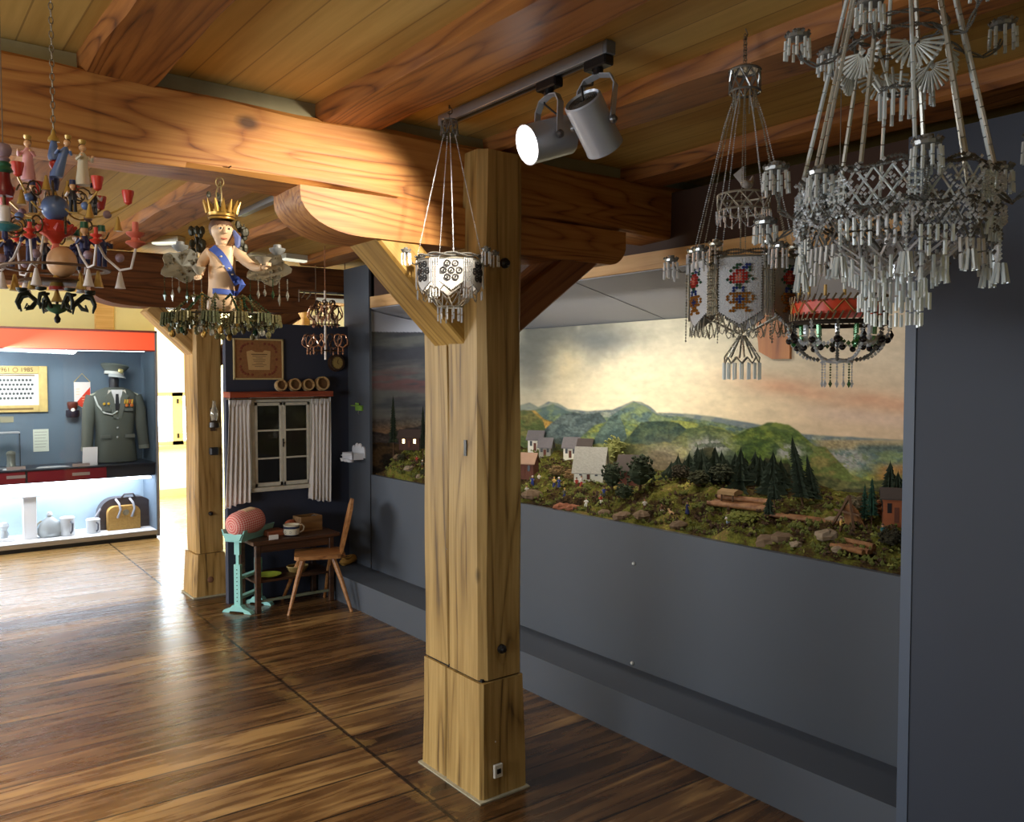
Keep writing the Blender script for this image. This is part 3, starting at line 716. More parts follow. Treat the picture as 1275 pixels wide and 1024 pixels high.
# a board with real thickness: the painted face plus a back face
me.from_pydata(P.reshape(-1, 3).tolist(), [], fs.tolist())
ca = me.color_attributes.new('paint', 'FLOAT_COLOR', 'POINT')
ca.data.foreach_set('color', np.concatenate([linv.reshape(-1, 3), np.ones((NS*NZ, 1))], 1).ravel())
me.polygons.foreach_set('use_smooth', [True]*len(me.polygons))
m, nt, bs = nodes('painted_canvas'); at_ = nt.nodes.new('ShaderNodeAttribute'); at_.attribute_name = 'paint'
nt.links.new(at_.outputs['Color'], bs.inputs['Base Color']); bs.inputs['Roughness'].default_value = 0.85; bs.inputs['Specular IOR Level'].default_value = 0.2
me.materials.append(m)
bd = bpy.data.objects.new('painted_backdrop', me); COL.objects.link(bd)
md = bd.modifiers.new('board', 'SOLIDIFY'); md.thickness = 0.012; md.offset = -1
tag(bd, 'long curved painted backdrop of hills and evening sky behind the miniature landscape', 'painting')
p = at(827, 470, X=BD); s_ = MB().box((BD-0.004, p.y-0.003, 1.25), (BD-0.0005, p.y+0.003, 1.93)).build('panel_joint', plain('joint_dark', (70,60,48), 0.8, var=0), bd)
p1 = at(941, 400, X=BD-0.03); p2 = at(983, 447, X=BD-0.03)
b = MB(); b.prism([(p1.y, p1.z+0.02), (p1.y-0.02, p2.z+0.04), (p1.y-0.10, p2.z+0.0), (p2.y, p2.z), (p2.y, p1.z+0.05)], BD-0.03, BD-0.012, 'X')
tag(b.build('hanging_board', wood('board_brown', (110,60,22), (150,90,40), (170,110,56), 'Z', ring=3, knots=False)), 'brown wooden board on the painted sky behind the flower-panel bead chandelier', 'board')

# ------------------------------------------------------------------ relief ground
def ground_z(x, y):
    """height of the modelled ground (arrays or numbers)"""
    x = np.asarray(x, float); y = np.asarray(y, float)
    d = np.clip((x-SX-0.03)/0.62, 0, 1.15)
    back = np.interp(y, [1.3,2.0,2.6,3.2,3.8,4.4,5.0,5.6], [1.06,1.05,1.06,1.045,1.06,1.08,1.10,1.10])
    z = 0.888+(back-0.888)*(d**0.9)
    bump = (fbm(x*7, y*7, 4, 5)-0.45)*0.13+(fbm(x*22, y*22, 3, 8)-0.5)*0.035
    z = z+bump*np.clip(d*7, 0.15, 1)*np.clip(1.2-d*0.6, 0.3, 1)
    # a mossy knoll right of the middle, rocky bump
    for gx, gy, gr, gh in ((3.06,2.23,0.15,0.045),(3.05,4.75,0.13,0.05),(3.17,5.26,0.17,0.17),(3.5,5.0,0.25,0.10),(3.3,2.9,0.2,0.03)):
        z = z+gh*np.exp(-(((x-gx)**2+(y-gy)**2)/gr**2))
    return z
def gz(x, y): return float(ground_z(np.array([x]), np.array([y]))[0])
nx, ny = 110, 520
gx = np.linspace(SX+0.031, BD-0.004, nx); gy = np.linspace(WE+0.012, 5.485, ny)
GX, GY = np.meshgrid(gx, gy); GZ = ground_z(GX, GY)+(fbm(GX*60, GY*60, 2, 3)-0.5)*0.012
vs = np.stack([GX, GY, GZ], -1).reshape(-1, 3); idx = np.arange(nx*ny).reshape(ny, nx)
# keep the ground inside the curved backdrop
def inside(x, y):
    if y < 4.35: return x < BD-0.003
    s2 = (y-4.35)/1.20
    return s2 < 1 and x < BD-0.72*(1-math.sqrt(max(0, 1-s2*s2)))-0.003
for i in range(len(vs)):
    x, y = vs[i, 0], vs[i, 1]
    if y > 4.35:
        s2 = min(1, (y-4.35)/1.2); lim = BD-0.72*(1-math.sqrt(max(0, 1-s2*s2)))-0.004
        vs[i, 0] = min(x, lim)
fs = np.stack([idx[:-1,:-1], idx[:-1,1:], idx[1:,1:], idx[1:,:-1]], -1).reshape(-1, 4).tolist()
me = bpy.data.meshes.new('mossy_ground'); 
# front skirt down to the panel
n0 = len(vs); front = idx[:, 0]; base = [(SX+0.031, gy[j], 0.84) for j in range(ny)]
allv = vs.tolist()+base; 
for j in range(ny-1): fs.append((int(front[j]), int(front[j+1]), n0+j+1, n0+j))
me.from_pydata(allv, [], fs); me.polygons.foreach_set('use_smooth', [True]*len(me.polygons))
def moss_mat():
    m, nt, bs = nodes('moss_and_earth'); N = nt.nodes.new; L = nt.links.new
    tc = N('ShaderNodeTexCoord'); a = N('ShaderNodeTexNoise'); a.inputs['Scale'].default_value = 7; a.inputs['Detail'].default_value = 5; L(tc.outputs['Object'], a.inputs['Vector'])
    f = N('ShaderNodeTexNoise'); f.inputs['Scale'].default_value = 90; f.inputs['Detail'].default_value = 3; L(tc.outputs['Object'], f.inputs['Vector'])
    ad = N('ShaderNodeMath'); ad.operation = 'MULTIPLY_ADD'; ad.inputs[1].default_value = 0.35; L(f.outputs['Fac'], ad.inputs[0]); L(a.outputs['Fac'], ad.inputs[2])
    cr = N('ShaderNodeValToRGB'); e = cr.color_ramp.elements; e[0].position = 0.52; e[0].color = rgb(38,30,18); e[1].position = 0.9; e[1].color = rgb(150,142,66)
    for pz, c in ((0.6,(72,54,32)),(0.66,(78,74,32)),(0.76,(106,106,42)),(0.83,(118,96,58))): k = e.new(pz); k.color = rgb(*c)
    L(ad.outputs[0], cr.inputs['Fac']); L(cr.outputs['Color'], bs.inputs['Base Color']); bs.inputs['Roughness'].default_value = 1; bs.inputs['Specular IOR Level'].default_value = 0.1
    b = N('ShaderNodeBump'); b.inputs['Strength'].default_value = 0.8; b.inputs['Distance'].default_value = 0.01; L(f.outputs['Fac'], b.inputs['Height']); L(b.outputs[0], bs.inputs['Normal'])
    return m
me.materials.append(moss_mat())
go = bpy.data.objects.new('mossy_ground', me); COL.objects.link(go); tag(go, 'mossy rocky ground of the miniature landscape in the showcase', 'terrain', kind='stuff')

def ground_at(px, py, lo=SX+0.05, hi=BD-0.03):
    """first spot of the relief under a pixel of the photograph"""
    best = None
    for i in range(200):
        x = lo+(hi-lo)*i/199; p = at(px, py, X=x)
        if p.z <= gz(x, p.y)+0.002:
            return Vector((x, p.y, gz(x, p.y)))
        best = p
    return Vector((best.x, best.y, gz(best.x, best.y)))
def at_x(px, x, py_ref=600):
    """spot on the relief at a given depth x into the showcase, on the vertical through px"""
    p = at(px, py_ref, X=x); return Vector((x, p.y, gz(x, p.y)))
FOL_D = plain('conifer_dark', (34,46,28), 0.9, var=0.5, scale=60); FOL_G = plain('conifer_green', (30,66,48), 0.9, var=0.4, scale=60); FOL_B = plain('bush_olive', (88,92,42), 0.9, var=0.5, scale=70)
FOL_T = plain('bush_dark', (44,54,30), 0.95, var=0.5, scale=70); BARK = plain('bark_brown', (92,66,44), 0.9, var=0.3, scale=50)
def conifer(px, base, top_py, label, w=0.05, m=FOL_D, lean=0, bare=0.18, seed=0):
    """slim spruce: trunk and ragged whorls of branches"""
    r_ = random.Random(seed+int(px)); h = at(px, top_py, X=base.x).z-base.z; h = max(h, 0.04)
    t = thing('miniature_conifer', label, 'miniature tree', base, 0, 'miniature conifers in the landscape')
    L = Vector((0, -lean, 0))
    MB().tube([(0,0,-0.006), tuple(L*0.5+Vector((0,0,h*0.5))), tuple(L+Vector((0,0,h*0.97)))], [w*0.10, w*0.07, w*0.02], 6).build('trunk', BARK, t)
    b = MB(); n = max(7, int(h/0.012))
    for i in range(n):
        f = i/(n-1); z = h*(bare+(1-bare)*f); rr = w*(1-f)**0.75*r_.uniform(0.75, 1.1)+w*0.05; k = 9
        c = L*f*1.0; vs_ = [(c.x, c.y, z+w*0.35)]
        for j in range(k*2):
            a = PI*j/k; q = rr*(1.0 if j % 2 == 0 else 0.45)*r_.uniform(0.8, 1.15)
            vs_.append((c.x+q*math.cos(a), c.y+q*math.sin(a), z-w*0.18*r_.uniform(0.4, 1.4)))
        fs_ = [(0, 1+j, 1+(j+1) % (2*k)) for j in range(2*k)]+[tuple(range(2*k, 0, -1))]
        b.add(vs_, fs_)
    b.build('foliage', m, t)
    return t
def bush(base, r, label, m=FOL_B, h=1.0, name='miniature_bush', cat='miniature bush', seed=1, group='miniature bushes in the landscape', trunk=True):
    r_ = random.Random(seed); t = thing(name, label, cat, base, 0, group)
    if trunk:
        b = MB(); b.tube([(0,0,-0.006), (0.002,0.003,r*h*0.9)], [r*0.12, r*0.07], 6)
        for k in range(5):
            a = r_.uniform(0, 6.28); b.tube([(0,0,r*0.3*h), (r*0.5*math.cos(a), r*0.5*math.sin(a), r*h*1.1)], [r*0.05, r*0.02], 5)
        b.build('trunk', BARK, t)
    b = MB()
    for k in range(150):
        a = r_.uniform(0, 2*PI); e = r_.uniform(-0.6, 1.2); q = r*r_.uniform(0.55, 1.0)
        c = Vector((q*math.cos(a)*math.cos(e), q*math.sin(a)*math.cos(e), r*h*1.05+q*h*math.sin(e)))
        b.gem(c, r*0.16*r_.uniform(0.5, 1.3), r*0.11)
    b.ball((0,0,r*h*1.05), r*0.7, 8, 6, (1,1,h)); b.build('foliage', m, t); return t
# trees placed where the photograph shows them
sx_ = 3.42
for px, topy, w, x, lab, m, lean in (
    (490,494,0.036,3.03,'tall slim conifer standing alone on the night hill at the far left of the landscape',FOL_D,0),
    (527,506,0.030,3.08,'dark narrow conifer right of the little house with lit windows',FOL_D,0),
    (1000,548,0.055,3.36,'tallest dark conifer leaning left in the right half of the landscape',FOL_D,-0.06),
    (1014,570,0.045,3.40,'second dark conifer leaning beside the tallest one',FOL_D,-0.04),
    (965,590,0.038,3.26,'narrow dark conifer left of the tall leaning pair',FOL_D,-0.01),
    (958,615,0.034,3.12,'small dark conifer with bare trunk in front of the logs',FOL_D,0.0),
    (1086,596,0.030,3.28,'blue-green conifer near the right end of the landscape',FOL_G,0),
    (1077,603,0.026,3.30,'shorter blue-green conifer beside the one near the right end',FOL_G,0),
    (1108,578,0.060,3.50,'broad dark spruce in the right corner of the landscape',FOL_D,0),
    (1118,590,0.060,3.44,'broad dark spruce nearest the right wall in the landscape',FOL_D,0)):
    b0 = at_x(px, x); conifer(px, b0, topy, lab, w, m, lean, 0.30 if w < 0.05 and x < 3.3 else 0.15)
for i, (px, h) in enumerate(((858,566),(868,558),(880,570),(905,574),(915,566),(928,572),(940,564),(952,574))):
    b0 = at_x(px, 3.58); conifer(px, b0, h, ('dark spruce in the dense wood behind the moss, %s of the row' % ('first','second','third','fourth','fifth','sixth','seventh','eighth')[i]) + ' from the left', 0.06, FOL_D, 0, 0.05, i)
bush(at_x(762, 3.20), 0.065, 'dark leafy tree beside the thatched cottage', FOL_T, 1.3, 'miniature_tree', 'miniature tree', 3, 'miniature leafy trees')
bush(at_x(797, 3.22), 0.085, 'biggest dark leafy tree right of the cottage', FOL_T, 1.15, 'miniature_tree', 'miniature tree', 4, 'miniature leafy trees')
bush(at_x(778, 3.12), 0.05, 'dark green shrub below the big tree right of the cottage', FOL_T, 1.0, seed=5, trunk=False)
bush(at_x(765, 3.55), 0.07, 'pale green spruce group behind the cottage', plain('pale_green_fol', (130,132,70), 0.9, var=0.4, scale=60), 1.4, 'miniature_tree', 'miniature tree', 6, 'miniature leafy trees')
for px, x, r, c, lab, sd in ((694,3.30,0.05,(120,96,60),'dry brown hedge behind the figures',7),(712,3.32,0.05,(134,104,66),'tan hedge left of the thatched cottage',8),
    (847,3.40,0.055,(60,52,34),'dark brown thicket right of the big tree',9),(870,3.36,0.06,(58,60,34),'dark thicket in the middle of the landscape',10),(900,3.44,0.07,(52,56,34),'dark thicket behind the dirt slope',11),
    (480,3.06,0.04,(40,38,24),'dark bush at the foot of the night hill',12),(500,3.01,0.035,(60,58,34),'olive bush below the house with lit windows',13),(528,3.00,0.03,(58,60,30),'bush half hidden by the front post',14),
    (1098,3.36,0.05,(128,84,50),'reddish bush by the right end of the landscape',15),(1112,3.10,0.05,(50,46,28),'dark bush in the lower right corner',16),(1066,3.40,0.05,(104,92,66),'grey-brown bush behind the quarry hut',17),(925,3.02,0.07,(120,122,52),'round mossy mound at the front edge',18)):
    bush(at_x(px, x), r, lab, plain('bush_%d' % sd, c, 0.95, var=0.45, scale=70), 0.75 if sd != 18 else 0.35, seed=sd, trunk=False)

# houses
WALLM = plain('house_white', (226,220,200), 0.8); TIMB = plain('house_timber', (96,52,34), 0.8, var=0.25); THATCH = plain('thatch_grey', (150,146,134), 0.95, var=0.2, scale=80, bump=0.4); SLATE = plain('roof_slate', (104,98,98), 0.85, var=0.2, scale=60)
PANE = plain('dark_pane', (38,36,36), 0.3, var=0)
def house(base, w, d, h, rh, rz, label, wall, roof, lit=False, over=0.012, wins=((-0.5,),(0.5,))):
    t = thing('miniature_house', label, 'miniature house', base, rz, 'miniature houses in the landscape')
    b = MB().box((-w/2,-d/2,-0.02), (w/2,d/2,h)); b.prism([(-d/2,h),(d/2,h),(0,h+rh*0.93)], -w/2, w/2, 'X'); b.build('wall', wall, t)
    b = MB()
    for s in (-1, 1): b.add([(-w/2-over, s*(d/2+over), h-rh*over*2/d), (w/2+over, s*(d/2+over), h-rh*over*2/d), (w/2+over, 0, h+rh), (-w/2-over, 0, h+rh), (-w/2-over, s*(d/2+over), h-rh*over*2/d+0.006), (w/2+over, s*(d/2+over), h-rh*over*2/d+0.006), (w/2+over, 0, h+rh+0.007), (-w/2-over, 0, h+rh+0.007)], [(0,1,2,3),(4,7,6,5),(0,4,5,1),(1,5,6,2),(2,6,7,3),(3,7,4,0)])
    b.build('roof', roof, t)
    lm = emissive('lit_pane', (255,226,160), 6) if lit else PANE
    for sx in (-0.27, 0.27):
        MB().box((w*sx-0.008, -d/2-0.002, h*0.38), (w*sx+0.008, -d/2+0.002, h*0.78)).build('window', lm, t)
    for sx in (-0.22, 0.22):
        MB().box((-w/2-0.002, d*sx-0.007, h*0.38), (-w/2+0.002, d*sx+0.007, h*0.78)).build('window', lm, t)
    MB().box((-0.009, -d/2-0.002, 0), (0.009, -d/2+0.001, h*0.62)).build('door', TIMB, t)
    return t
rC = math.radians(-58)
house(at_x(736, 3.30), 0.17, 0.12, 0.055, 0.12, rC, 'white cottage with a high steep thatched roof, figures in front', WALLM, THATCH)
house(at_x(785, 3.40), 0.12, 0.12, 0.07, 0.07, rC, 'dark timber house partly behind the big leafy tree', TIMB, plain('roof_dark', (70,60,54), 0.9))
house(at_x(655, 3.22), 0.13, 0.10, 0.085, 0.05, rC, 'red-brown timber barn beside the front post', TIMB, plain('roof_tan', (160,128,104), 0.9))
house(at_x(668, 3.60), 0.10, 0.07, 0.085, 0.045, rC, 'grey-roofed small house on the hill, left of two', WALLM, SLATE)
house(at_x(680, 3.56), 0.08, 0.06, 0.07, 0.045, rC, 'grey-roofed lower house on the hill, beside the left one', plain('house_grey', (150,146,130), 0.8), SLATE)
house(at_x(712, 3.60), 0.09, 0.08, 0.075, 0.05, rC, 'white gabled house on the slope behind the tan hedge', WALLM, SLATE)
house(at_x(729, 3.60), 0.08, 0.08, 0.085, 0.05, rC, 'dark-roofed house right behind the thatched cottage', WALLM, plain('roof_dark', (70,60,54), 0.9))
hb = at_x(512, 3.11)
house(hb, 0.15, 0.11, 0.075, 0.045, math.radians(-45), 'dark chalet with brightly lit windows in the night scene', plain('night_house', (70,40,28), 0.8), plain('roof_night', (60,44,36), 0.9), lit=True)
house(at_x(1116, 3.34), 0.10, 0.10, 0.10, 0.03, rC, 'rust-red shed at the right end of the landscape', plain('rust_wall', (150,84,48), 0.85, var=0.3), plain('roof_dark', (70,60,54), 0.9))

# log stacks: each log is a thing
LOGM = wood('log_wood', (80,48,26), (128,84,48), (158,112,70), 'X', ring=3, knots=False)
def logs(base, n, L, r, rz, where, seed=0):
    r_ = random.Random(seed); k = 0; q = Vector((math.cos(rz), math.sin(rz), 0)); s = Vector((-q.y, q.x, 0)); rows = [(0, i) for i in range((n+1)//2+1)]+[(1, i) for i in range(n)]
    names = ['lowest front','second','third','fourth','fifth','upper front','upper middle','upper back','top']
    for lv, i in rows[:n]:
        c = base+s*((i+0.5*lv-0.8)*2*r)+Vector((0, 0, r+lv*1.75*r)); b = MB()
        b.tube([c-q*L/2*r_.uniform(0.9, 1.05)-Vector((0,0,0.002)), c, c+q*L/2*r_.uniform(0.85, 1.05)], [r, r*0.95, r*0.85], 8)
        o = b.build('miniature_log', LOGM, smooth=True, auto=50); tag(o, '%s log %s' % (names[k % 9], where), 'log', 'miniature logs'); k += 1
logs(at_x(925, 3.28), 5, 0.30, 0.014, math.radians(105), 'of the stack left of the leaning conifers', 1)
logs(at_x(1000, 3.25), 3, 0.34, 0.011, math.radians(98), 'lying under the leaning conifers', 2)
logs(at_x(1068, 3.05), 5, 0.16, 0.011, math.radians(80), 'of the pile in the front right corner', 3)
# cart shed at the log stack and the mining headframe
t = thing('miniature_log_shelter', 'small brown log shelter at the left end of the log stack', 'miniature hut', at_x(909, 3.26), 1.7)
for sx in (-1, 1):
    for sy in (-1, 1): MB().tube([(sx*0.03, sy*0.025, -0.01), (sx*0.03, sy*0.025, 0.075)], 0.004, 6).build('post', BARK, t)
MB().prism([(-0.04,0.07),(0.04,0.07),(0.038,0.085),(0,0.095),(-0.038,0.085)], -0.045, 0.045, 'X').build('roof', plain('straw', (150,120,80), 0.95, var=0.3), t)
t = thing('miniature_mine_hut', 'weathered wooden pit hut of leaning planks near the right end', 'miniature hut', at_x(1058, 3.22), 1.2)
b = MB()
for k in range(9): b.obox((-0.06+0.014*k, -0.03, 0), (-0.05+0.011*k, 0.0, 0.10-0.006*abs(k-4)), 0.010, 0.004)
b.build('plank_wall', LOGM, t)
for s in (-1, 1): MB().obox((s*0.07, 0.03, -0.01), (0, 0.0, 0.13), 0.009, 0.009).build('prop', BARK, t)
MB().obox((-0.08, 0.01, 0.06), (0.08, 0.01, 0.06), 0.008, 0.008).build('cross_beam', BARK, t)

# little figures
SKIN = plain('figure_skin', (214,160,124), 0.6, var=0)
def figure(px, x, shirt, legs, label, h=0.05, skirt=False, rz=0, hat=None, sit=False, arm=0.6):
    t = thing('figurine', label, 'figurine', at_x(px, x), rz, 'carved figures in the miniature landscape')
    S = h/0.05; cs = plain('cloth_%d_%d_%d' % shirt, shirt, 0.8, var=0.05); cl = plain('cloth_%d_%d_%d' % legs, legs, 0.8, var=0.05)
    b = MB(); hz = 0.012 if sit else 0.022
    if skirt: b.lathe([(0.010,0),(0.009,0.008),(0.005,hz)], n=10)
    else:
        for s in (-1, 1): b.tube([(s*0.004,0.002 if not sit else -0.012,0), (s*0.004, 0 if not sit else -0.010, 0.011), (s*0.003,0,hz)], [0.0026,0.003,0.0036], 6)
    b.build('legwear' if not skirt else 'skirt', cl, t, True)
    b = MB(); b.lathe([(0.0045,hz-0.001),(0.0058,hz+0.008),(0.0062,hz+0.014),(0.002,hz+0.018)], n=10, sx=1.15, sy=0.8)
    for s in (-1, 1): b.tube([(s*0.0065,0,hz+0.015), (s*0.010,-0.003,hz+0.008), (s*0.008,-0.010,hz+0.006+arm*0.006)], [0.0022,0.002,0.0016], 5)
    b.build('jacket', cs, t, True)
    b = MB(); b.tube([(0,0,hz+0.016),(0,0,hz+0.019)], 0.0022, 6); b.ball((0,-0.0005,hz+0.0235), 0.0046, 8, 6, (0.9,0.95,1.15)); b.gem((0,-0.0052,hz+0.023), 0.001)
    for s in (-1, 1): b.ball((s*0.008,-0.0115,hz+0.006+arm*0.006), 0.0017, 6, 4)
    b.build('head_and_hands', SKIN, t, True)
    MB().lathe([(0.0048,hz+0.0245),(0.0046,hz+0.0275),(0.0026,hz+0.030),(0,hz+0.0305)], n=10).build('hat' if hat else 'hair', plain('hat_%d_%d_%d' % (hat or (80,56,36)), hat or (80,56,36), 0.8, var=0), t, True)
    t.scale = (S, S, S); return t
BLUE=(52,74,150); DB=(40,46,92); WH=(226,220,208); RD=(170,56,44); BR=(104,70,44); GR=(92,96,84); YL=(214,176,90)
FX = [(656,3.04,WH,BLUE,'seated figure in white and blue beside the front post',True,None),(663,3.10,BLUE,BLUE,'figure all in blue by the front post',False,WH),(671,3.14,WH,BR,'white-shirted figure behind the blue one near the post',False,None),
 (690,3.14,YL,DB,'figure with yellow scarf and dark blue skirt',True,YL),(696,3.14,BLUE,DB,'figure in blue coat left of the walking pair',True,WH),(703,3.12,GR,DB,'figure in dark long skirt, left of the cottage',True,YL),
 (718,3.18,RD,BR,'figure in red by the cottage hedge',False,None),(724,3.20,WH,RD,'figure in white shirt and red skirt near the cottage door',True,None),(730,3.05,WH,WH,'seated figure in white in front of the cottage',False,BR),
 (748,3.10,RD,WH,'figure in red jacket seated at the cottage corner',False,(90,100,110)),(752,3.16,BLUE,GR,'figure in blue at the cottage corner',False,None),(803,3.05,WH,BR,'man in white shirt beside the big tree trunk',False,BR),
 (824,3.08,BR,WH,'figure sitting on the slope right of the big tree',False,None),(856,3.10,DB,DB,'dark blue figure standing in shade on the moss',True,None),(907,3.10,WH,(140,160,180),'man in white shirt and pale trousers by the log stack',False,BR),
 (519,3.05,RD,BR,'red-clad figure at the foot of the night hill',False,None),(526,3.06,GR,BR,'grey figure next to the red one at the foot of the night hill',False,WH),(1048,3.10,YL,BR,'figure in tan by the pit hut',False,None),(1100,3.12,(60,110,110),(70,60,50),'figure in teal near the right end',False,None)]
for i, (px, x, s, l, lab, sk, hat) in enumerate(FX): figure(px, x, s, l, lab, 0.058 if i != 14 else 0.066, sk, rnd.uniform(-1, 0.3), hat, sit='seated' in lab or 'sitting' in lab)
# a lying cow-like animal, felled trunks, stones
t = thing('miniature_dog', 'small tan dog lying on the moss in the middle', 'figurine', at_x(836, 3.04), 1.2)
b = MB(); b.ball((0,0,0.008), 0.011, 10, 7, (1.8,0.8,0.75)); b.tube([(0.014,0,0.010),(0.022,0,0.018)], [0.005,0.004], 7); b.ball((0.026,0,0.019), 0.006, 8, 6, (1.4,0.9,0.9))
for s in (-1, 1):
    b.tube([(0.012,s*0.006,0.006),(0.024,s*0.007,0.001)], [0.003,0.002], 6); b.tube([(-0.012,s*0.007,0.007),(-0.006,s*0.011,0.001)], [0.004,0.002], 6); b.gem((0.023,s*0.005,0.024), 0.002, 0.004)
b.tube([(-0.018,0,0.008),(-0.030,0.004,0.004)], [0.002,0.001], 5); b.build('body', plain('fur_tan', (190,150,104), 0.9), t, True)
ST = [plain('stone_%d' % i, c, 0.9, var=0.25, scale=40, bump=0.4) for i, c in enumerate(((118,96,72),(146,128,104),(150,92,64)))]
def rock(px, x, r, label, mi=0, seed=0):
    r_ = random.Random(seed+7); c = at_x(px, x); b = MB(); b.ball((0,0,0), r, 9, 6, (1.5,1.2,0.7)); b.v = [tuple(Vector(v)*r_.uniform(0.8,1.15)) for v in b.v]; b.shift(c+Vector((0,0,r*0.15)))
    tag(b.build('miniature_rock', ST[mi]), label, 'rock', 'rocks of the miniature landscape')
for i, (px, x, r, mi, lab) in enumerate(((662,2.99,0.045,0,'brown boulder at the front edge by the post'),(700,2.985,0.035,2,'red-brown rock at the front edge left of the cottage'),(713,2.99,0.03,2,'small red-brown rock in front of the cottage'),
  (752,3.02,0.03,0,'brown rock on the slope under the cottage'),(775,2.99,0.04,0,'brown boulder under the big tree'),(800,2.99,0.035,0,'brown boulder right of the one under the big tree'),(845,3.0,0.03,0,'rock left of the mossy mound'),
  (958,3.0,0.045,0,'dark broken rock right of the mossy mound'),(975,3.02,0.04,0,'second broken rock right of the mossy mound'),(992,2.99,0.02,1,'little pale stone at the front edge'),(1030,3.05,0.035,1,'pale rock left of the pit hut'),(1045,3.0,0.02,1,'small pale stone below the pit hut'),
  (1042,3.3,0.04,1,'pale grey rock behind the pit hut'),(510,3.0,0.03,1,'grey rock at the front of the night scene'),(524,2.99,0.025,1,'pale rock beside the post in the night scene'),(497,3.02,0.03,0,'brown rock at the front of the night scene'))):
    rock(px, x, r, lab, mi, i)

# tufts of moss, heather and twigs nobody could count
def tufts(name, n, seed, m, label, rng, size, dark=False):
    r_ = random.Random(seed); b = MB()
    for k in range(n):
        y = r_.uniform(*rng); x = SX+0.045+0.60*r_.random()**1.3
        if y > 4.35:
            s2 = min(1, (y-4.35)/1.2); lim = BD-0.72*(1-math.sqrt(max(0, 1-s2*s2)))-0.05
            if x > lim: continue
        z = gz(x, y); q = size*r_.uniform(0.5, 1.5)
        for j in range(3): b.gem((x+r_.uniform(-q,q), y+r_.uniform(-q,q)*1.4, z+q*r_.uniform(0.1,0.7)), q*r_.uniform(0.4,0.9), q*r_.uniform(0.4,1.1))
    tag(b.build(name, m), label, 'vegetation', kind='stuff')
tufts('moss_tufts', 1500, 1, plain('tuft_moss', (96,100,42), 1, var=0.5, scale=50), 'green moss tufts over the miniature landscape', (1.4, 5.4), 0.011)
tufts('heather_tufts', 1100, 2, plain('tuft_brown', (74,54,34), 1, var=0.5, scale=50), 'brown heather and twigs over the miniature landscape', (1.4, 5.4), 0.010)
tufts('pale_moss_tufts', 500, 3, plain('tuft_pale', (140,138,66), 1, var=0.4, scale=50), 'pale yellow moss tufts over the miniature landscape', (1.4, 5.4), 0.008)
for i, (px, h) in enumerate(((836,578),(844,570),(852,576),(874,562),(890,560),(898,566),(922,562),(946,572),(962,566),(972,576))):
    b0 = at_x(px, 3.48+0.05*(i % 2)); conifer(px, b0, h, 'bushy dark spruce in the front row of the dense wood, %s from the left' % ('first','second','third','fourth','fifth','sixth','seventh','eighth','ninth','tenth')[i], 0.085, FOL_D, 0, 0.02, i+40)
# ------------------------------------------------------------------ the corner before the dark partition
PW = PYP  # face of the partition
SHELF = wood('red_shelf_wood', (96,34,20), (140,56,30), (164,74,42), 'X', ring=3, knots=False, rough=0.4)
DW = wood('dark_old_wood', (30,18,11), (58,36,22), (84,54,32), 'X', ring=4, knots=False, rough=0.45)
CHW = wood('chair_wood', (96,60,30), (150,100,56), (182,130,80), 'X', ring=4, knots=False, rough=0.4)
CLOTH = plain('curtain_linen', (232,228,224), 0.9, var=0.03, scale=20)
sa = at(284, 487, Y=PW-0.1); sb = at(413, 487, Y=PW-0.1)
sh = thing('wall_shelf', 'red-brown narrow wall shelf above the white window, holding four round sieves', 'shelf', ((sa.x+sb.x)/2, PW-0.06, sb.z-0.04))
MB().bbox((sa.x, PW-0.13, sb.z-0.040), (sb.x, PW-0.001, sb.z), 0.003).build('board', SHELF, sh, world=True)
MB().tube([(sa.x+0.015, PW-0.075, sb.z-0.052), (sb.x-0.015, PW-0.075, sb.z-0.052)], 0.005, 8).build('curtain_rod', plain('rod_brass', (150,120,70), 0.3, 0.8), sh, True, True)
for x in (sa.x+0.02, sb.x-0.03): MB().box((x, PW-0.08, sb.z-0.056), (x+0.01, PW-0.001, sb.z-0.038)).build('rod_bracket', DW, sh, world=True)
def curtain(x0t, x1t, x0b, x1b, zb0, zb1, label, seed):
    r_ = random.Random(seed); nx, nz = 60, 26; zt = sb.z-0.046; vs = []; fs = []
    for i in range(nz+1):
        f = i/nz
        for j in range(nx+1):
            g = j/nx; x = (x0t+(x1t-x0t)*g)*(1-f)+(x0b+(x1b-x0b)*g)*f; z = zt*(1-f)+(zb0+(zb1-zb0)*g+0.006*math.sin(g*26))*f
            a = 0.5+0.8*f
            y = PW-0.066-0.014*a*math.sin(g*2*PI*5.5+seed+0.6*math.sin(f*3+seed))-0.006*math.sin(g*31+f*4)
            if f < 0.06: y = PW-0.066-(0.012)*math.sin(g*2*PI*14)
            vs.append((x, y, z))
    for i in range(nz):
        for j in range(nx): k = i*(nx+1)+j; fs.append((k, k+1, k+nx+2, k+nx+1))
    o = MB().add(vs, fs).build('curtain', CLOTH, smooth=True, auto=80)
    md = o.modifiers.new('cloth', 'SOLIDIFY'); md.thickness = 0.0015
    tag(o, label, 'curtain', 'white curtains at the old window')
g = lambda px, py: at(px, py, Y=PW-0.066)
curtain(g(285,500).x, g(313,500).x, g(279.5,600).x, g(312,600).x, g(280,634).z, g(312,624).z, 'white gathered curtain on the left of the old window, beside the back post', 1)
curtain(g(388,500).x, g(412,500).x, g(385,600).x, g(411,600).x, g(386,622).z, g(411,625).z, 'white gathered curtain on the right of the old window', 4)
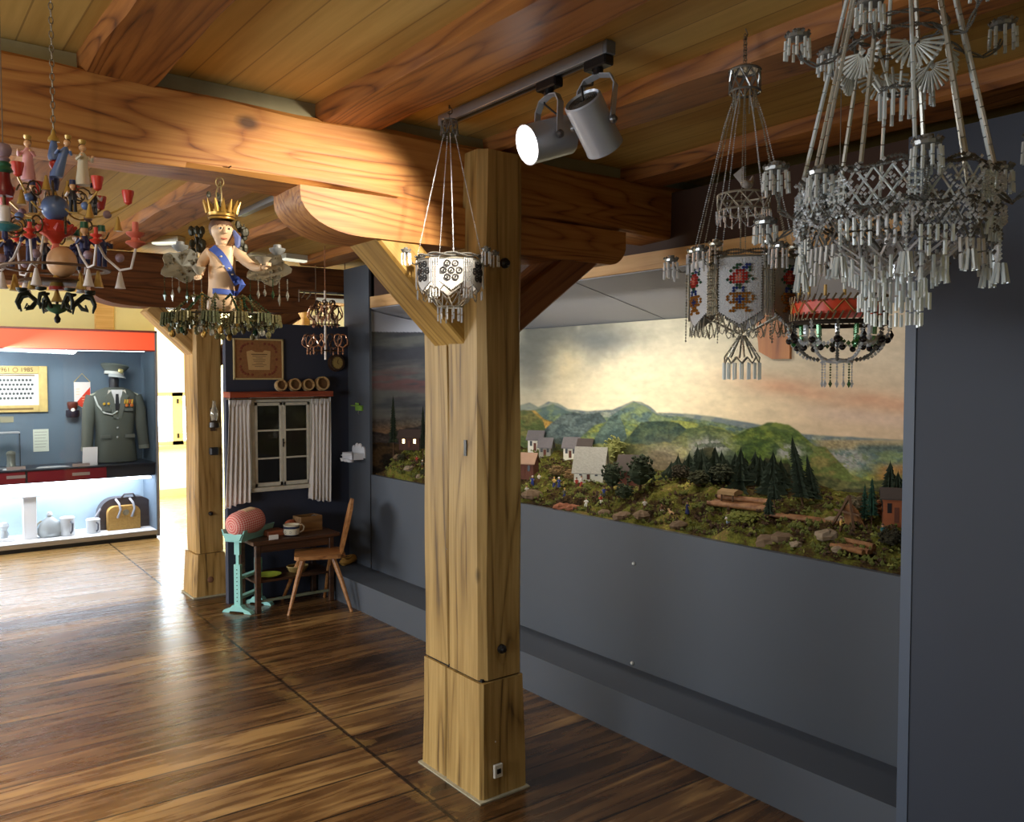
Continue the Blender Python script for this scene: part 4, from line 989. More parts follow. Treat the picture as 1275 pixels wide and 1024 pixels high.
# old window: frame, two sashes of three panes, black behind
wl = at(311, 495, Y=PW-0.03); wr = at(391, 606, Y=PW-0.03); x0, x1, z1 = wl.x, wr.x, wl.z; z0 = at(350, 608, Y=PW-0.03).z
OLDW = plain('peeling_white_paint', (206,202,186), 0.7, var=0.22, scale=22, bump=0.2)
wn = thing('old_window', 'old white window of six panes hung on the navy partition between two curtains', 'window', ((x0+x1)/2, PW-0.03, z0))
fw = 0.028
b = MB(); b.bbox((x0, PW-0.04, z0+0.0), (x0+fw, PW-0.002, z1), 0.002).bbox((x1-fw, PW-0.04, z0), (x1, PW-0.002, z1), 0.002).bbox((x0, PW-0.042, z1-fw-0.008), (x1, PW-0.002, z1), 0.002)
b.bbox((x0-0.006, PW-0.06, z0-0.012), (x1+0.006, PW-0.002, z0+0.018), 0.003); b.build('frame', OLDW, wn, world=True)
xm = (x0+x1)/2
MB().box((x0+fw, PW-0.008, z0+0.018), (x1-fw, PW-0.002, z1-fw)).build('dark_backing', plain('black_backing', (20,20,24), 0.5, var=0), wn, world=True)
for s, (a, c) in enumerate(((x0+fw+0.002, xm-0.001), (xm+0.001, x1-fw-0.002))):
    b = MB(); t_ = 0.022; zt = z1-fw-0.012; zl = z0+0.022
    b.bbox((a, PW-0.036, zl), (a+t_, PW-0.012, zt), 0.002).bbox((c-t_, PW-0.036, zl), (c, PW-0.012, zt), 0.002).bbox((a, PW-0.036, zt-t_), (c, PW-0.012, zt), 0.002).bbox((a, PW-0.036, zl), (c, PW-0.012, zl+t_*1.2), 0.002)
    hh = (zt-zl)
    for k in (1, 2): zz = zl+hh*k/3; b.bbox((a+t_*0.5, PW-0.034, zz-0.006), (c-t_*0.5, PW-0.014, zz+0.006), 0.001)
    so = b.build('sash', OLDW, wn, world=True)
    MB().box((a+t_*0.6, PW-0.024, zl+t_*0.6), (c-t_*0.6, PW-0.022, zt-t_*0.6)).build('glass_pane', glass_pane('clear_glass'), so, world=True)
b = MB().bbox((xm-0.004, PW-0.044, z0+0.30), (xm+0.004, PW-0.036, z0+0.36), 0.001); b.lathe([(0.006,0),(0.006,0.01),(0,0.012)], (xm, PW-0.044, z0+0.33), 8, (0,-1,0)); b.build('window_catch', MATS['dark_iron'], wn, world=True)
for x in (x0+fw*0.7, x1-fw*0.7):
    for z in (z0+0.12, z1-0.12): MB().tube([(x, PW-0.043, z-0.012), (x, PW-0.043, z+0.012)], 0.003, 6).build('hinge', OLDW, wn, world=True)
# four round sieves standing on the shelf
SIEVE = wood('sieve_wood', (140,100,56), (196,158,104), (222,188,134), 'Y', ring=3, knots=False)
MESHM = plain('sieve_mesh', (110,80,48), 0.8, var=0.4, scale=160)
for i, (px, r, lab) in enumerate(((351,0.040,'smallest round wooden sieve, leftmost on the red shelf'),(368,0.044,'second round wooden sieve from the left on the red shelf'),(385,0.042,'third round wooden sieve from the left on the red shelf'),(402.5,0.051,'largest round wooden sieve, rightmost on the red shelf'))):
    x = at(px, 478, Y=PW-0.08).x; t = thing('sieve', lab, 'sieve', (x, PW-0.075, sb.z), 0, 'round sieves on the red shelf')
    tilt = (0, -1, 0.18); c = (0, 0.012, r+0.004)
    MB().lathe([(r*0.82,-0.020),(r,-0.020),(r,0.020),(r*0.80,0.020),(r*0.80,-0.018)], c, 24, tilt).build('hoop', SIEVE, t, True)
    MB().lathe([(0,-0.004),(r*0.82,-0.004),(r*0.82,-0.001),(0,-0.001)], c, 20, tilt).build('sieve_cloth', MESHM, t)
    MB().lathe([(r*1.01,-0.022),(r*1.05,-0.022),(r*1.05,-0.012),(r*1.01,-0.012)], c, 24, tilt).build('rim_band', plain('sieve_rim', (226,208,170), 0.7), t, True)
# framed certificate
a = at(290, 421, Y=PW-0.012); c = at(353, 473, Y=PW-0.012); x0, x1, z1, z0 = a.x, c.x, a.z, c.z
fr = thing('framed_certificate', 'ornate brown framed certificate hanging on the partition above the sieves', 'picture', ((x0+x1)/2, PW-0.01, z0))
b = MB(); f = 0.012
b.bbox((x0,PW-0.02,z0),(x0+f,PW-0.002,z1),0.002).bbox((x1-f,PW-0.02,z0),(x1,PW-0.002,z1),0.002).bbox((x0,PW-0.02,z1-f),(x1,PW-0.002,z1),0.002).bbox((x0,PW-0.02,z0),(x1,PW-0.002,z0+f),0.002); b.build('frame', plain('straw_gold', (196,176,124), 0.5), fr, world=True)
PAP1 = plain('paper_brown', (150,104,62), 0.85, var=0.35, scale=55); PAP2 = plain('paper_cream', (206,170,116), 0.85, var=0.12, scale=50); INK = plain('ink_brown', (74,44,28), 0.8, var=0)
sh_ = MB().box((x0+f*0.8, PW-0.010, z0+f*0.8), (x1-f*0.8, PW-0.006, z1-f*0.8)).build('sheet', PAP1, fr, world=True)
cx, cz, ww, hh = (x0+x1)/2, (z0+z1)/2, (x1-x0), (z1-z0)
b = MB(); b.prism([(cx-ww*0.20,cz-hh*0.26),(cx+ww*0.22,cz-hh*0.26),(cx+ww*0.24,cz+hh*0.20),(cx+ww*0.12,cz+hh*0.22),(cx+ww*0.08,cz+hh*0.17),(cx-ww*0.06,cz+hh*0.17),(cx-ww*0.14,cz+hh*0.22),(cx-ww*0.24,cz+hh*0.18)], PW-0.0125, PW-0.0102, 'Y'); b.build('text_panel', PAP2, sh_, world=True)
b = MB()
for k in range(8):
    zz = cz+hh*0.11-k*hh*0.042; w2 = ww*(0.16 if k == 0 else 0.13*(0.8+0.3*math.sin(k*2.3))); b.box((cx+0.004-w2, PW-0.0135, zz), (cx+0.004+w2, PW-0.0126, zz+(hh*0.018 if k == 0 else hh*0.010)))
b.build('lettering', INK, sh_, world=True)
b = MB()
for k in range(26):
    t = k/26*2*PI; ex, ez = cx+ww*0.36*math.copysign(abs(math.cos(t))**0.5, math.cos(t)), cz+hh*0.38*math.copysign(abs(math.sin(t))**0.5, math.sin(t))
    b.lathe([(0.010,0),(0.007,0.0022),(0,0.003)], (ex, PW-0.0103, ez), 8, (0,-1,0))
b.build('ornament', plain('ornament_red', (128,66,44), 0.8, var=0.4, scale=80), sh_, world=True)
# round clock
p = at(420, 452, Y=PW-0.03); ck = thing('wall_clock', 'small round brown wall clock with tan dial behind the copper chandelier', 'clock', (p.x, PW-0.002, p.z-0.066))
MB().lathe([(0.066,0),(0.066,0.02),(0.058,0.034),(0.046,0.034),(0.046,0.026),(0,0.026)], (p.x, PW-0.001, p.z), 28, (0,-1,0)).build('case', plain('clock_case', (66,44,28), 0.4), ck, True, True)
dl = MB().lathe([(0,0),(0.045,0),(0.045,0.002),(0,0.002)], (p.x, PW-0.0275, p.z), 24, (0,-1,0)).build('dial', plain('clock_dial', (176,150,86), 0.6), ck, True, True)
b = MB()
for k in range(12):
    a = k*PI/6; b.obox((p.x+0.036*math.sin(a), PW-0.0298, p.z+0.036*math.cos(a)), (p.x+0.041*math.sin(a), PW-0.0298, p.z+0.041*math.cos(a)), 0.003, 0.0015, (0,1,0))
b.build('hour_mark', INK, dl, world=True); 
for nm, an, ln in (('hour_hand', 2.1, 0.018), ('minute_hand', 0.3, 0.029)): MB().obox((p.x, PW-0.0305, p.z), (p.x+ln*math.sin(an), PW-0.0305, p.z+ln*math.cos(an)), 0.0035, 0.001, (0,1,0)).build(nm, INK, dl, world=True)
# green ornament and white spoon box on the pilaster
PX = SX-0.0
p = at(445, 508, X=PX-0.02); gh = thing('key_rack', 'small green carved key rack on the slate pilaster above the white wall basket', 'key rack', (PX-0.002, p.y, p.z-0.025)); GRN = plain('green_paint', (122,164,66), 0.5, var=0.15)
b = MB().prism([(p.y-0.055,p.z-0.022),(p.y+0.05,p.z-0.022),(p.y+0.05,p.z+0.01),(p.y-0.055,p.z+0.01)], PX-0.012, PX-0.001, 'X'); b.build('back_plate', GRN, gh, world=True)
MB().box((PX-0.03, p.y-0.06, p.z+0.011), (PX-0.001, p.y+0.09, p.z+0.018)).build('ledge', GRN, gh, world=True)
b = MB()
for k in (-0.02, 0.0, 0.02): b.ball((PX-0.012, p.y+0.02+k, p.z+0.028), 0.010, 8, 5, (0.6,1,1))
b.build('carved_crest', GRN, gh, world=True)
MB().tube([(PX-0.014,p.y-0.01,p.z-0.02),(PX-0.02,p.y-0.01,p.z-0.04),(PX-0.012,p.y-0.01,p.z-0.05)], 0.0025, 6).build('hook', plain('steel', (170,170,170), 0.3, 0.9), gh, world=True)
p = at(443, 565, X=PX-0.03); WB = plain('basket_white', (224,226,232), 0.5, var=0.06); wb_ = thing('wall_basket', 'white scalloped wall basket on the slate pilaster', 'wall basket', (PX-0.002, p.y, p.z-0.055))
pr = [(p.y-0.10,p.z-0.03)]+[(p.y-0.10+0.05*k+0.025+0.025*math.cos(PI-t), p.z+0.03+(0.02 if k in (1,2) else 0.0)+0.028*math.sin(t)) for k in range(4) for t in (0, PI/4, PI/2, 3*PI/4, PI)]+[(p.y+0.10,p.z-0.03)]
MB().prism(pr, PX-0.010, PX-0.001, 'X').build('scalloped_back', WB, wb_, world=True)
b = MB(); 
b.box((PX-0.10, p.y-0.085, p.z-0.04), (PX-0.011, p.y+0.085, p.z-0.034)); b.box((PX-0.10, p.y-0.085, p.z-0.034), (PX-0.094, p.y+0.085, p.z+0.008)); b.box((PX-0.10, p.y-0.085, p.z-0.034), (PX-0.011, p.y-0.079, p.z+0.008)); b.box((PX-0.10, p.y+0.079, p.z-0.034), (PX-0.011, p.y+0.085, p.z+0.008))
b.build('tray', WB, wb_, world=True)
for k in range(3): MB().lathe([(0.022,0),(0.026,0.02),(0.028,0.022),(0.018,0.0)], (PX-0.102, p.y-0.055+0.055*k, p.z-0.056), 12).build('cup', WB, wb_, True, True)
MB().tube([(PX-0.104, p.y-0.08, p.z+0.002), (PX-0.16, p.y-0.02, p.z-0.004)], 0.003, 6).build('peg', WB, wb_, world=True)

# desk (small side table) with its load
DZ = 0.495; DX0, DX1, DY0 = 2.02, 2.655, 5.47
dk = thing('side_table', 'dark brown low side table with a lower shelf against the partition', 'table', ((DX0+DX1)/2, (DY0+PW)/2, 0))
MB().bbox((DX0, DY0, DZ-0.028), (DX1, PW-0.012, DZ), 0.004).build('tabletop', DW, dk, world=True)
MB().box((DX0+0.04, DY0+0.035, DZ-0.085), (DX1-0.04, DY0+0.05, DZ-0.029)).build('apron', DW, dk, world=True)
for x in (DX0+0.03, DX1-0.07):
    for y in (DY0+0.03, PW-0.06): MB().bbox((x, y, 0), (x+0.035, y+0.035, DZ-0.028), 0.003).build('leg', DW, dk, world=True)
MB().bbox((DX0+0.03, DY0+0.05, 0.20), (DX1-0.03, PW-0.02, 0.216), 0.002).build('lower_shelf', DW, dk, world=True)
MB().box((DX0+0.06, DY0+0.04, 0.07), (DX1-0.06, DY0+0.055, 0.085)).build('foot_rail', plain('rail_greenish', (120,126,104), 0.5, var=0.4, scale=25), dk, world=True)
p = at(382, 646, Y=5.68); 
bx = thing('wooden_box', 'open brown wooden box on the dark table, holding trinkets', 'box', (p.x+0.015, 5.70, DZ), 0.1)
b = MB(); w2, d2, h2 = 0.085, 0.06, 0.105
b.box((-w2,-d2,0.0),(w2,d2,0.008)).box((-w2,-d2,0.008),(w2,-d2+0.008,h2)).box((-w2,d2-0.008,0.008),(w2,d2,h2)).box((-w2,-d2+0.008,0.008),(-w2+0.008,d2-0.008,h2)).box((w2-0.008,-d2+0.008,0.008),(w2,d2-0.008,h2)); b.build('box_body', wood('box_wood', (74,50,26),(122,88,50),(150,112,68),'X',ring=3,knots=False), bx)
b = MB().tube(arc((0.05,0,h2-0.03),0.028,0,PI,10), 0.004, 6); tag(b.shift((p.x+0.015,5.70,DZ)).build('metal_ring', MATS['steel']), 'bright metal ring sticking out of the wooden box', 'ring')
b = MB().ball((0,0,0), 0.045, 12, 8, (1.1,0.8,0.9)).shift((p.x-0.10, 5.73, DZ+0.042)); tag(b.build('flower_posy', plain('posy', (150,76,44), 0.9, var=0.6, scale=60)), 'small orange and purple dried posy left of the wooden box', 'posy')
# painted cup
p = at(363, 657, Y=5.56); cu = thing('painted_cup', 'cream and blue painted ceramic cup with a handle on the dark table', 'cup', (p.x, 5.56, DZ))
CER = plain('cup_cream', (226,222,200), 0.25, var=0.03); BLU = plain('cup_blue', (50,60,90), 0.3, var=0)
MB().lathe([(0.036,0),(0.050,0.006),(0.056,0.03),(0.052,0.05),(0.056,0.072),(0.058,0.078),(0.054,0.078),(0.050,0.068),(0.048,0.05),(0.03,0.006),(0,0.006)], n=28).build('cup_body', CER, cu, True)
MB().tube([(0.052,-0.004,0.062),(0.072,-0.008,0.072),(0.088,-0.01,0.055),(0.082,-0.01,0.03),(0.055,-0.004,0.014)], 0.0055, 8).build('handle', CER, cu, True)
b = MB(); b.lathe([(0.0538,0.052),(0.0552,0.052),(0.0570,0.068),(0.0558,0.068)], n=28); b.lathe([(0.038,0.0),(0.052,0.005),(0.0545,0.010),(0.0525,0.009)], n=28); b.build('blue_band', BLU, cu, True)
b = MB()
for k in range(9):
    a = k*2*PI/9
    for q in range(5): b.gem((0.0565*math.cos(a+0.10*math.cos(q*1.256)), 0.0565*math.sin(a+0.10*math.cos(q*1.256)), 0.030+0.008*math.sin(q*1.256)), 0.003)
b.build('flower_motif', BLU, cu)
p = at(340, 666, Y=5.50); tg = MB().bbox((p.x-0.033, 5.487, DZ), (p.x+0.033, 5.493, DZ+0.032), 0.001); tag(tg.build('label_card', plain('card_white', (228,226,224), 0.7, var=0)), 'small white label card standing at the table edge left of the cup', 'label card')
p = at(338, 655, Y=5.66); tag(MB().bbox((p.x-0.05, 5.60, DZ), (p.x+0.075, 5.72, DZ+0.038), 0.004).build('wooden_case', wood('case_red', (80,36,20),(124,64,38),(150,86,54),'X',ring=3,knots=False)), 'flat reddish wooden case on the table behind the label card', 'box')
# things on the lower shelf
p = at(372, 702, Y=5.62); t = thing('shallow_basket', 'shallow woven basket on the lower shelf under the table, right of the green plate', 'basket', (p.x, 5.64, 0.216))
b = MB(); b.lathe([(0.055,0),(0.062,0.004),(0.078,0.04),(0.073,0.04),(0.056,0.008),(0,0.006)], n=24, sy=0.8); b.build('bowl', plain('wicker', (150,124,66), 0.8, var=0.4, scale=110, bump=0.6), t, True)
b = MB(); b.tube([(0.076*math.cos(a*PI/12), 0.061*math.sin(a*PI/12), 0.041) for a in range(24)], 0.004, 6, closed=True); b.build('braided_rim', plain('wicker_rim', (170,146,90), 0.8), t, True)
p = at(335, 706, Y=5.60); tag(MB().lathe([(0.03,0),(0.07,0.012),(0.085,0.02),(0.083,0.023),(0.03,0.006),(0,0.005)], (p.x, 5.60, 0.216), 24).build('green_plate', plain('green_glaze', (136,150,52), 0.3), smooth=True), 'yellow-green plate on the lower shelf behind the turquoise stand', 'plate')
# clog on the plinth
c0 = at(436, 702, Z=0.19); cg = thing('wooden_clog', 'yellow wooden clog standing on the grey plinth behind the chair', 'clog', (c0.x-0.01, c0.y, 0.19), math.radians(32))
b = MB(); secs = [(-0.105,0.022,0.028,0.030),(-0.08,0.034,0.0,0.055),(-0.04,0.036,0.0,0.050),(0.0,0.036,0.0,0.050),(0.04,0.042,0.0,0.066),(0.08,0.036,0.004,0.056),(0.11,0.02,0.02,0.052),(0.122,0.006,0.036,0.050)]
vs = []; n = 14
for x, w, zb_, zt_ in secs:
    for k in range(n):
        a = 2*PI*k/n; vs.append((x, w*math.cos(a), (zb_+zt_)/2+(zt_-zb_)/2*math.sin(a)*(1 if math.sin(a) > 0 else 0.98)))
fs = [(i*n+k, i*n+(k+1)%n, (i+1)*n+(k+1)%n, (i+1)*n+k) for i in range(len(secs)-1) for k in range(n)]+[tuple(range(n-1,-1,-1)), tuple((len(secs)-1)*n+k for k in range(n))]
b.add(vs, fs); b.build('shoe', plain('clog_yellow', (196,146,70), 0.55, var=0.15, scale=25), cg, True)
MB().ball((-0.035,0,0.049), 0.03, 14, 6, (1.7,0.85,0.22)).build('foot_opening', plain('clog_inside', (66,44,24), 0.8), cg, True)
MB().tube([(-0.035+0.053*math.cos(a*PI/10), 0.028*math.sin(a*PI/10), 0.055+0.006*abs(math.cos(a*PI/10))) for a in range(20)], 0.0045, 6, closed=True).build('collar', plain('clog_yellow', (196,146,70)), cg, True)

# chair with plank back
SZ = 0.385
C4 = [Vector((2.255,5.345)), Vector((2.55,5.225)), Vector((2.665,5.50)), Vector((2.375,5.62))]
cc = sum(C4, Vector((0,0)))/4
ch = thing('plank_chair', 'brown wooden chair with splayed legs and leaning plank back, facing the turquoise stand', 'chair', (cc.x, cc.y, 0))
poly = []
for i, c in enumerate(C4):
    pv, nx_ = C4[i-1], C4[(i+1) % 4]
    poly += [tuple(c+(pv-c).normalized()*0.03), tuple(c+((pv-c).normalized()+(nx_-c).normalized())*0.009), tuple(c+(nx_-c).normalized()*0.03)]
b = MB().prism(poly, SZ-0.024, SZ, 'Z'); b.build('seat', CHW, ch, world=True)
feet = [(2.205,5.33),(2.585,5.16),(2.70,5.60),(2.33,5.74)]
feet[2] = (2.60,5.62); 
for (fx, fy), c in zip(feet, C4):
    top = cc+(c-cc)*0.62; MB().tube([(fx, fy, 0.0), (fx*0.45+top.x*0.55, fy*0.45+top.y*0.55, SZ*0.55), (top.x, top.y, SZ-0.022)], [0.0105,0.016,0.019], 8).build('leg', CHW, ch, True, True)
e0 = C4[1].lerp(C4[2], 0.14); e1_ = C4[1].lerp(C4[2], 0.86); tdir = Vector((0.075, -0.030)); 
tp = at(433, 621, Y=5.33).z
def bk(u, h): # plank outline, u across 0..1, h 0..1 up
    q = e0.lerp(e1_, u)+tdir*h; return Vector((q.x, q.y, SZ-0.004+(tp-SZ)*h))
out = [bk(0.2,0), bk(0.8,0), bk(0.9,0.25), bk(1.0,0.6), bk(0.95,0.86), bk(0.75,0.93), bk(0.62,1.0), bk(0.38,1.0), bk(0.25,0.93), bk(0.05,0.86), bk(0.0,0.6), bk(0.1,0.25)]
nrm = (out[1]-out[0]).cross(out[5]-out[0]).normalized()*0.010
n = len(out); MB().add([o-nrm for o in out]+[o+nrm for o in out], [tuple(range(n)), tuple(range(2*n-1, n-1, -1))]+[(i, (i+1)%n, (i+1)%n+n, i+n) for i in range(n)]).build('backrest', CHW, ch, world=True)
m_ = (bk(0.1,0)+bk(0.9,0))/2; MB().obox(bk(0.05,0)-Vector((0,0,0.014)), bk(0.95,0)-Vector((0,0,0.014)), 0.05, 0.014).build('back_batten', CHW, ch, world=True)

# turquoise lace-pillow stand
TQ = plain('turquoise_paint', (150,212,206), 0.5, var=0.06, scale=30)
f0 = at(297, 763, Z=0); f1 = at(327, 748, Z=0)
f0 = Vector((f0.x, f0.y)); dirn = Vector((0.70, 0.72)).normalized()
p2 = at(322, 752, Z=0); f1 = Vector((p2.x, p2.y)); dv = (f1-f0); 
st = thing('lace_pillow_stand', 'turquoise painted adjustable wooden stand for the lace pillow', 'stand', ((f0.x+f1.x)/2, (f0.y+f1.y)/2, 0), 0)
ux = Vector((RT.x, RT.y, 0)).normalized(); along = Vector((dv.x, dv.y, 0)).normalized(); acr = along.cross(Vector((0,0,1))).normalized()
tz = at(300, 672, Y=f0.y).z
for k, c in enumerate((f0, f1)):
    c3 = Vector((c.x, c.y, 0))
    def Pp(a, z): v = c3+acr*a; return (v.x, v.y, z)
    out = [(-0.115,0),(-0.06,0),(-0.05,0.012),(0.05,0.012),(0.06,0),(0.115,0),(0.10,0.018),(0.05,0.034),(0.035,0.052),(-0.035,0.052),(-0.05,0.034),(-0.10,0.018)]
    n = len(out); vs = [Vector(Pp(a, z))-along*0.022 for a, z in out]+[Vector(Pp(a, z))+along*0.022 for a, z in out]
    MB().add(vs, [tuple(range(n)), tuple(range(2*n-1, n-1, -1))]+[(i, (i+1)%n, (i+1)%n+n, i+n) for i in range(n)]).build('foot', TQ, st, world=True)
    z1_ = 0.33
    MB().obox(c3+Vector((0,0,0.05)), c3+Vector((0,0,z1_)), 0.048, 0.026, tuple(along)).build('lower_upright', TQ, st, world=True)
    MB().obox(c3+Vector((0,0,0.18))+along*0.0, c3+Vector((0,0,tz-0.085)), 0.022, 0.014, tuple(along)).build('upper_upright', TQ, st, world=True)
    up = MB().obox(c3+Vector((0,0,tz-0.10)), c3+Vector((0,0,tz)), 0.040, 0.024, tuple(along)).build('head_block', TQ, st, world=True)
    b = MB()
    for q in range(9): b.ball(c3+Vector((0,0,0.08+q*0.027))-along*0.0135, 0.0042, 6, 4)
    b.build('peg_hole', plain('hole_dark', (46,70,70), 0.7, var=0), st, world=True)
for z in (0.10, 0.235): MB().obox(Vector((f0.x,f0.y,z)), Vector((f1.x,f1.y,z)), 0.040, 0.018, (0,0,1)).build('stretcher', TQ, st, world=True)
# cradle tray
a0 = Vector((f0.x,f0.y,0))-along*0.05; a1 = Vector((f1.x,f1.y,0))+along*0.07
tr = MB().obox(a0+Vector((0,0,tz)), a1+Vector((0,0,tz)), 0.13, 0.012)
for s in (-1, 1):
    v = [a0+acr*s*0.055+Vector((0,0,tz+0.006)), a1+acr*s*0.055+Vector((0,0,tz+0.006)), a1+acr*s*0.082+Vector((0,0,tz+0.075)), a0+acr*s*0.082+Vector((0,0,tz+0.075))]
    v2 = [q+acr*s*0.010 for q in v]; tr.add(v+v2, [(0,1,2,3),(7,6,5,4),(0,4,5,1),(1,5,6,2),(2,6,7,3),(3,7,4,0)])
for q, s in ((a0, -1), (a1, 1)):
    v = [q-acr*0.055+Vector((0,0,tz+0.006)), q+acr*0.055+Vector((0,0,tz+0.006)), q+acr*0.078+Vector((0,0,tz+0.05)), q-acr*0.078+Vector((0,0,tz+0.05))]; v2 = [w+along*s*0.01 for w in v]
    tr.add(v+v2, [(0,1,2,3),(7,6,5,4),(0,4,5,1),(1,5,6,2),(2,6,7,3),(3,7,4,0)])
tr.build('cradle', TQ, st, world=True)
# pillow: fat roll, red and white check
def check_mat():
    m, nt, bs = nodes('red_white_check'); N = nt.nodes.new; L = nt.links.new
    uv = N('ShaderNodeUVMap'); sp = N('ShaderNodeSeparateXYZ'); L(uv.outputs[0], sp.inputs[0])
    def M(op, a, b=None):
        n = N('ShaderNodeMath'); n.operation = op
        for i, v in enumerate((a, b)):
            if v is None: continue
            if isinstance(v, (int, float)): n.inputs[i].default_value = v
            else: L(v, n.inputs[i])
        return n.outputs[0]
    a = M('GREATER_THAN', M('FRACT', M('MULTIPLY', sp.outputs[0], 34.0)), 0.72); b = M('GREATER_THAN', M('FRACT', M('MULTIPLY', sp.outputs[1], 22.0)), 0.70)
    s = M('MULTIPLY', M('ADD', a, b), 0.5)
    cr = N('ShaderNodeValToRGB'); e = cr.color_ramp.elements; e[0].color = rgb(206,84,78); e[1].color = rgb(244,226,216); k = e.new(0.5); k.color = rgb(232,176,164)
    L(s, cr.inputs['Fac']); L(cr.outputs['Color'], bs.inputs['Base Color']); bs.inputs['Roughness'].default_value = 0.9; return m
prof = [(0,0),(0.020,-0.003),(0.05,-0.001),(0.072,0.012),(0.084,0.04),(0.088,0.08),(0.088,0.17),(0.084,0.21),(0.072,0.238),(0.05,0.251),(0.02,0.253),(0,0.25)]
n = 36; me = bpy.data.meshes.new('lace_pillow'); bm = bmesh.new(); uvl = bm.loops.layers.uv.new('UVMap'); rings = []
for r, z in prof: rings.append([bm.verts.new((max(r,0.0006)*math.cos(2*PI*k/n), max(r,0.0006)*math.sin(2*PI*k/n), z)) for k in range(n)])
arcl = [0]
for (r0, z0_), (r1, z1_) in zip(prof, prof[1:]): arcl.append(arcl[-1]+math.hypot(r1-r0, z1_-z0_))
for i in range(len(prof)-1):
    for k in range(n):
        f_ = bm.faces.new((rings[i][k], rings[i][(k+1)%n], rings[i+1][(k+1)%n], rings[i+1][k])); f_.smooth = True
        for lp, (uu, vv) in zip(f_.loops, ((k, i), (k+1, i), (k+1, i+1), (k, i+1))): lp[uvl].uv = (uu/n, arcl[vv]/arcl[-1])
bmesh.ops.recalc_face_normals(bm, faces=bm.faces[:]); bm.to_mesh(me); bm.free(); me.materials.append(check_mat())
pc0 = at(299, 646, Y=f0.y-0.02); 
pil = bpy.data.objects.new('lace_pillow', me); COL.objects.link(pil)
ax_ = (along*0.92+ux*0.22+Vector((0,0,0.10))).normalized()
pil.rotation_mode = 'QUATERNION'; pil.rotation_quaternion = Vector((0,0,1)).rotation_difference(ax_)
pil.location = Vector((f0.x, f0.y, tz+0.10))-along*0.065
tag(pil, 'fat red and white checked lace-making pillow lying on the turquoise stand', 'lace pillow')
b = MB().bbox((-0.028,0.080,0.12),(0.028,0.0915,0.19),0.002)
# pricking card on top of the roll
q = pil.rotation_quaternion; upl = q.inverted()@Vector((0,0,1)); ang = math.atan2(upl.y, upl.x)
b = MB(); vs = []; fs = []
for i in range(7):
    a = ang-0.45+0.9*i/6
    for z in (0.10, 0.19): vs += [(0.0895*math.cos(a), 0.0895*math.sin(a), z), (0.0915*math.cos(a), 0.0915*math.sin(a), z)]
for i in range(6):
    k = i*4; fs += [(k+1,k+5,k+7,k+3),(k,k+2,k+6,k+4),(k,k+4,k+5,k+1),(k+2,k+3,k+7,k+6)]
fs += [(0,1,3,2),(24,26,27,25)]
b.add(vs, fs).build('pattern_card', plain('card_pinkbeige', (228,196,160), 0.8, var=0.1), pil)
# lamp chimney etc. on the back post
q = at(266, 520, Y=BY0-0.03); ol = thing('oil_wall_lamp', 'small oil lamp with glass chimney hanging on the back post', 'oil lamp', (q.x, BY0-0.004, q.z-0.10))
MB().lathe([(0.022,0.05),(0.024,0.07),(0.030,0.09),(0.026,0.12),(0.014,0.15),(0.010,0.19),(0.008,0.19)], (q.x, BY0-0.045, q.z-0.07), 16).build('glass_chimney', crystal('lamp_glass', (200,196,180), 0.55), ol, True, True)
MB().lathe([(0.030,0),(0.038,0.006),(0.036,0.04),(0.014,0.052),(0,0.053)], (q.x, BY0-0.045, q.z-0.075), 16).build('oil_tank', plain('tank_dark', (52,44,36), 0.4), ol, True, True)
MB().box((q.x-0.018, BY0-0.012, q.z-0.10), (q.x+0.018, BY0-0.002, q.z+0.07)).build('back_plate', plain('plate_brown', (90,66,44), 0.6), ol, world=True)
q = at(266, 562, Y=BY0-0.02); tag(MB().bbox((q.x-0.03, BY0-0.05, q.z-0.028), (q.x+0.03, BY0-0.002, q.z+0.028), 0.008).build('iron_holder', plain('iron_grey', (64,64,66), 0.5, 0.4)), 'dark iron match holder on the back post below the oil lamp', 'holder')
q = at(263, 640, Y=BY0-0.02); b = MB().lathe([(0.016,0),(0.016,0.012),(0.008,0.03),(0,0.032)], (q.x, BY0-0.002, q.z), 12, (0,-1,0)); tag(b.build('bolt_head', MATS['dark_iron']), 'dark bolt head half way down the back post', 'bolt')
q = at(262, 722, Y=BY0-0.02); b = MB().lathe([(0.024,0),(0.024,0.012),(0.014,0.02),(0,0.022)], (q.x, BY0-0.012, q.z), 12, (0,-1,0)); tag(b.build('bolt_head', plain('rusty_iron', (130,90,66), 0.8)), 'rusty bolt head at the foot of the back post', 'bolt')
# ------------------------------------------------------------------ glazed display case
KX0, KX1, KY0, KY1, KH = -0.6, 2.275, 8.70, 9.24, 2.055
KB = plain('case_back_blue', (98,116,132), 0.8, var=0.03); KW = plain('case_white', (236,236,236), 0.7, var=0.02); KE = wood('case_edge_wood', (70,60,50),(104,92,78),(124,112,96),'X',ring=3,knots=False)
KRED = plain('case_orange_red', (232,84,48), 0.55, var=0.05, scale=3); KDR = plain('drawer_wine_red', (150,34,52), 0.45, var=0.03)
kc = thing('display_case', 'wide glazed museum case with orange-red top band and lit lower compartment', 'display case', ((KX0+KX1)/2, (KY0+KY1)/2, 0))
def kp(name, lo, hi, m, par=None, bev=0): 
    b = MB(); (b.bbox(lo, hi, bev) if bev else b.box(lo, hi)); return b.build(name, m, par or kc, world=True)
kp('plinth_base', (KX0, KY0+0.05, 0), (KX1-0.02, KY1, 0.045), plain('base_black', (30,26,24), 0.6))
kp('floor_panel', (KX0, KY0, 0.045), (KX1, KY1, 0.082), KE)
kp('side_panel', (KX1-0.022, KY0-0.004, 0.03), (KX1, KY1, KH), plain('side_grey', (96,92,92), 0.5))
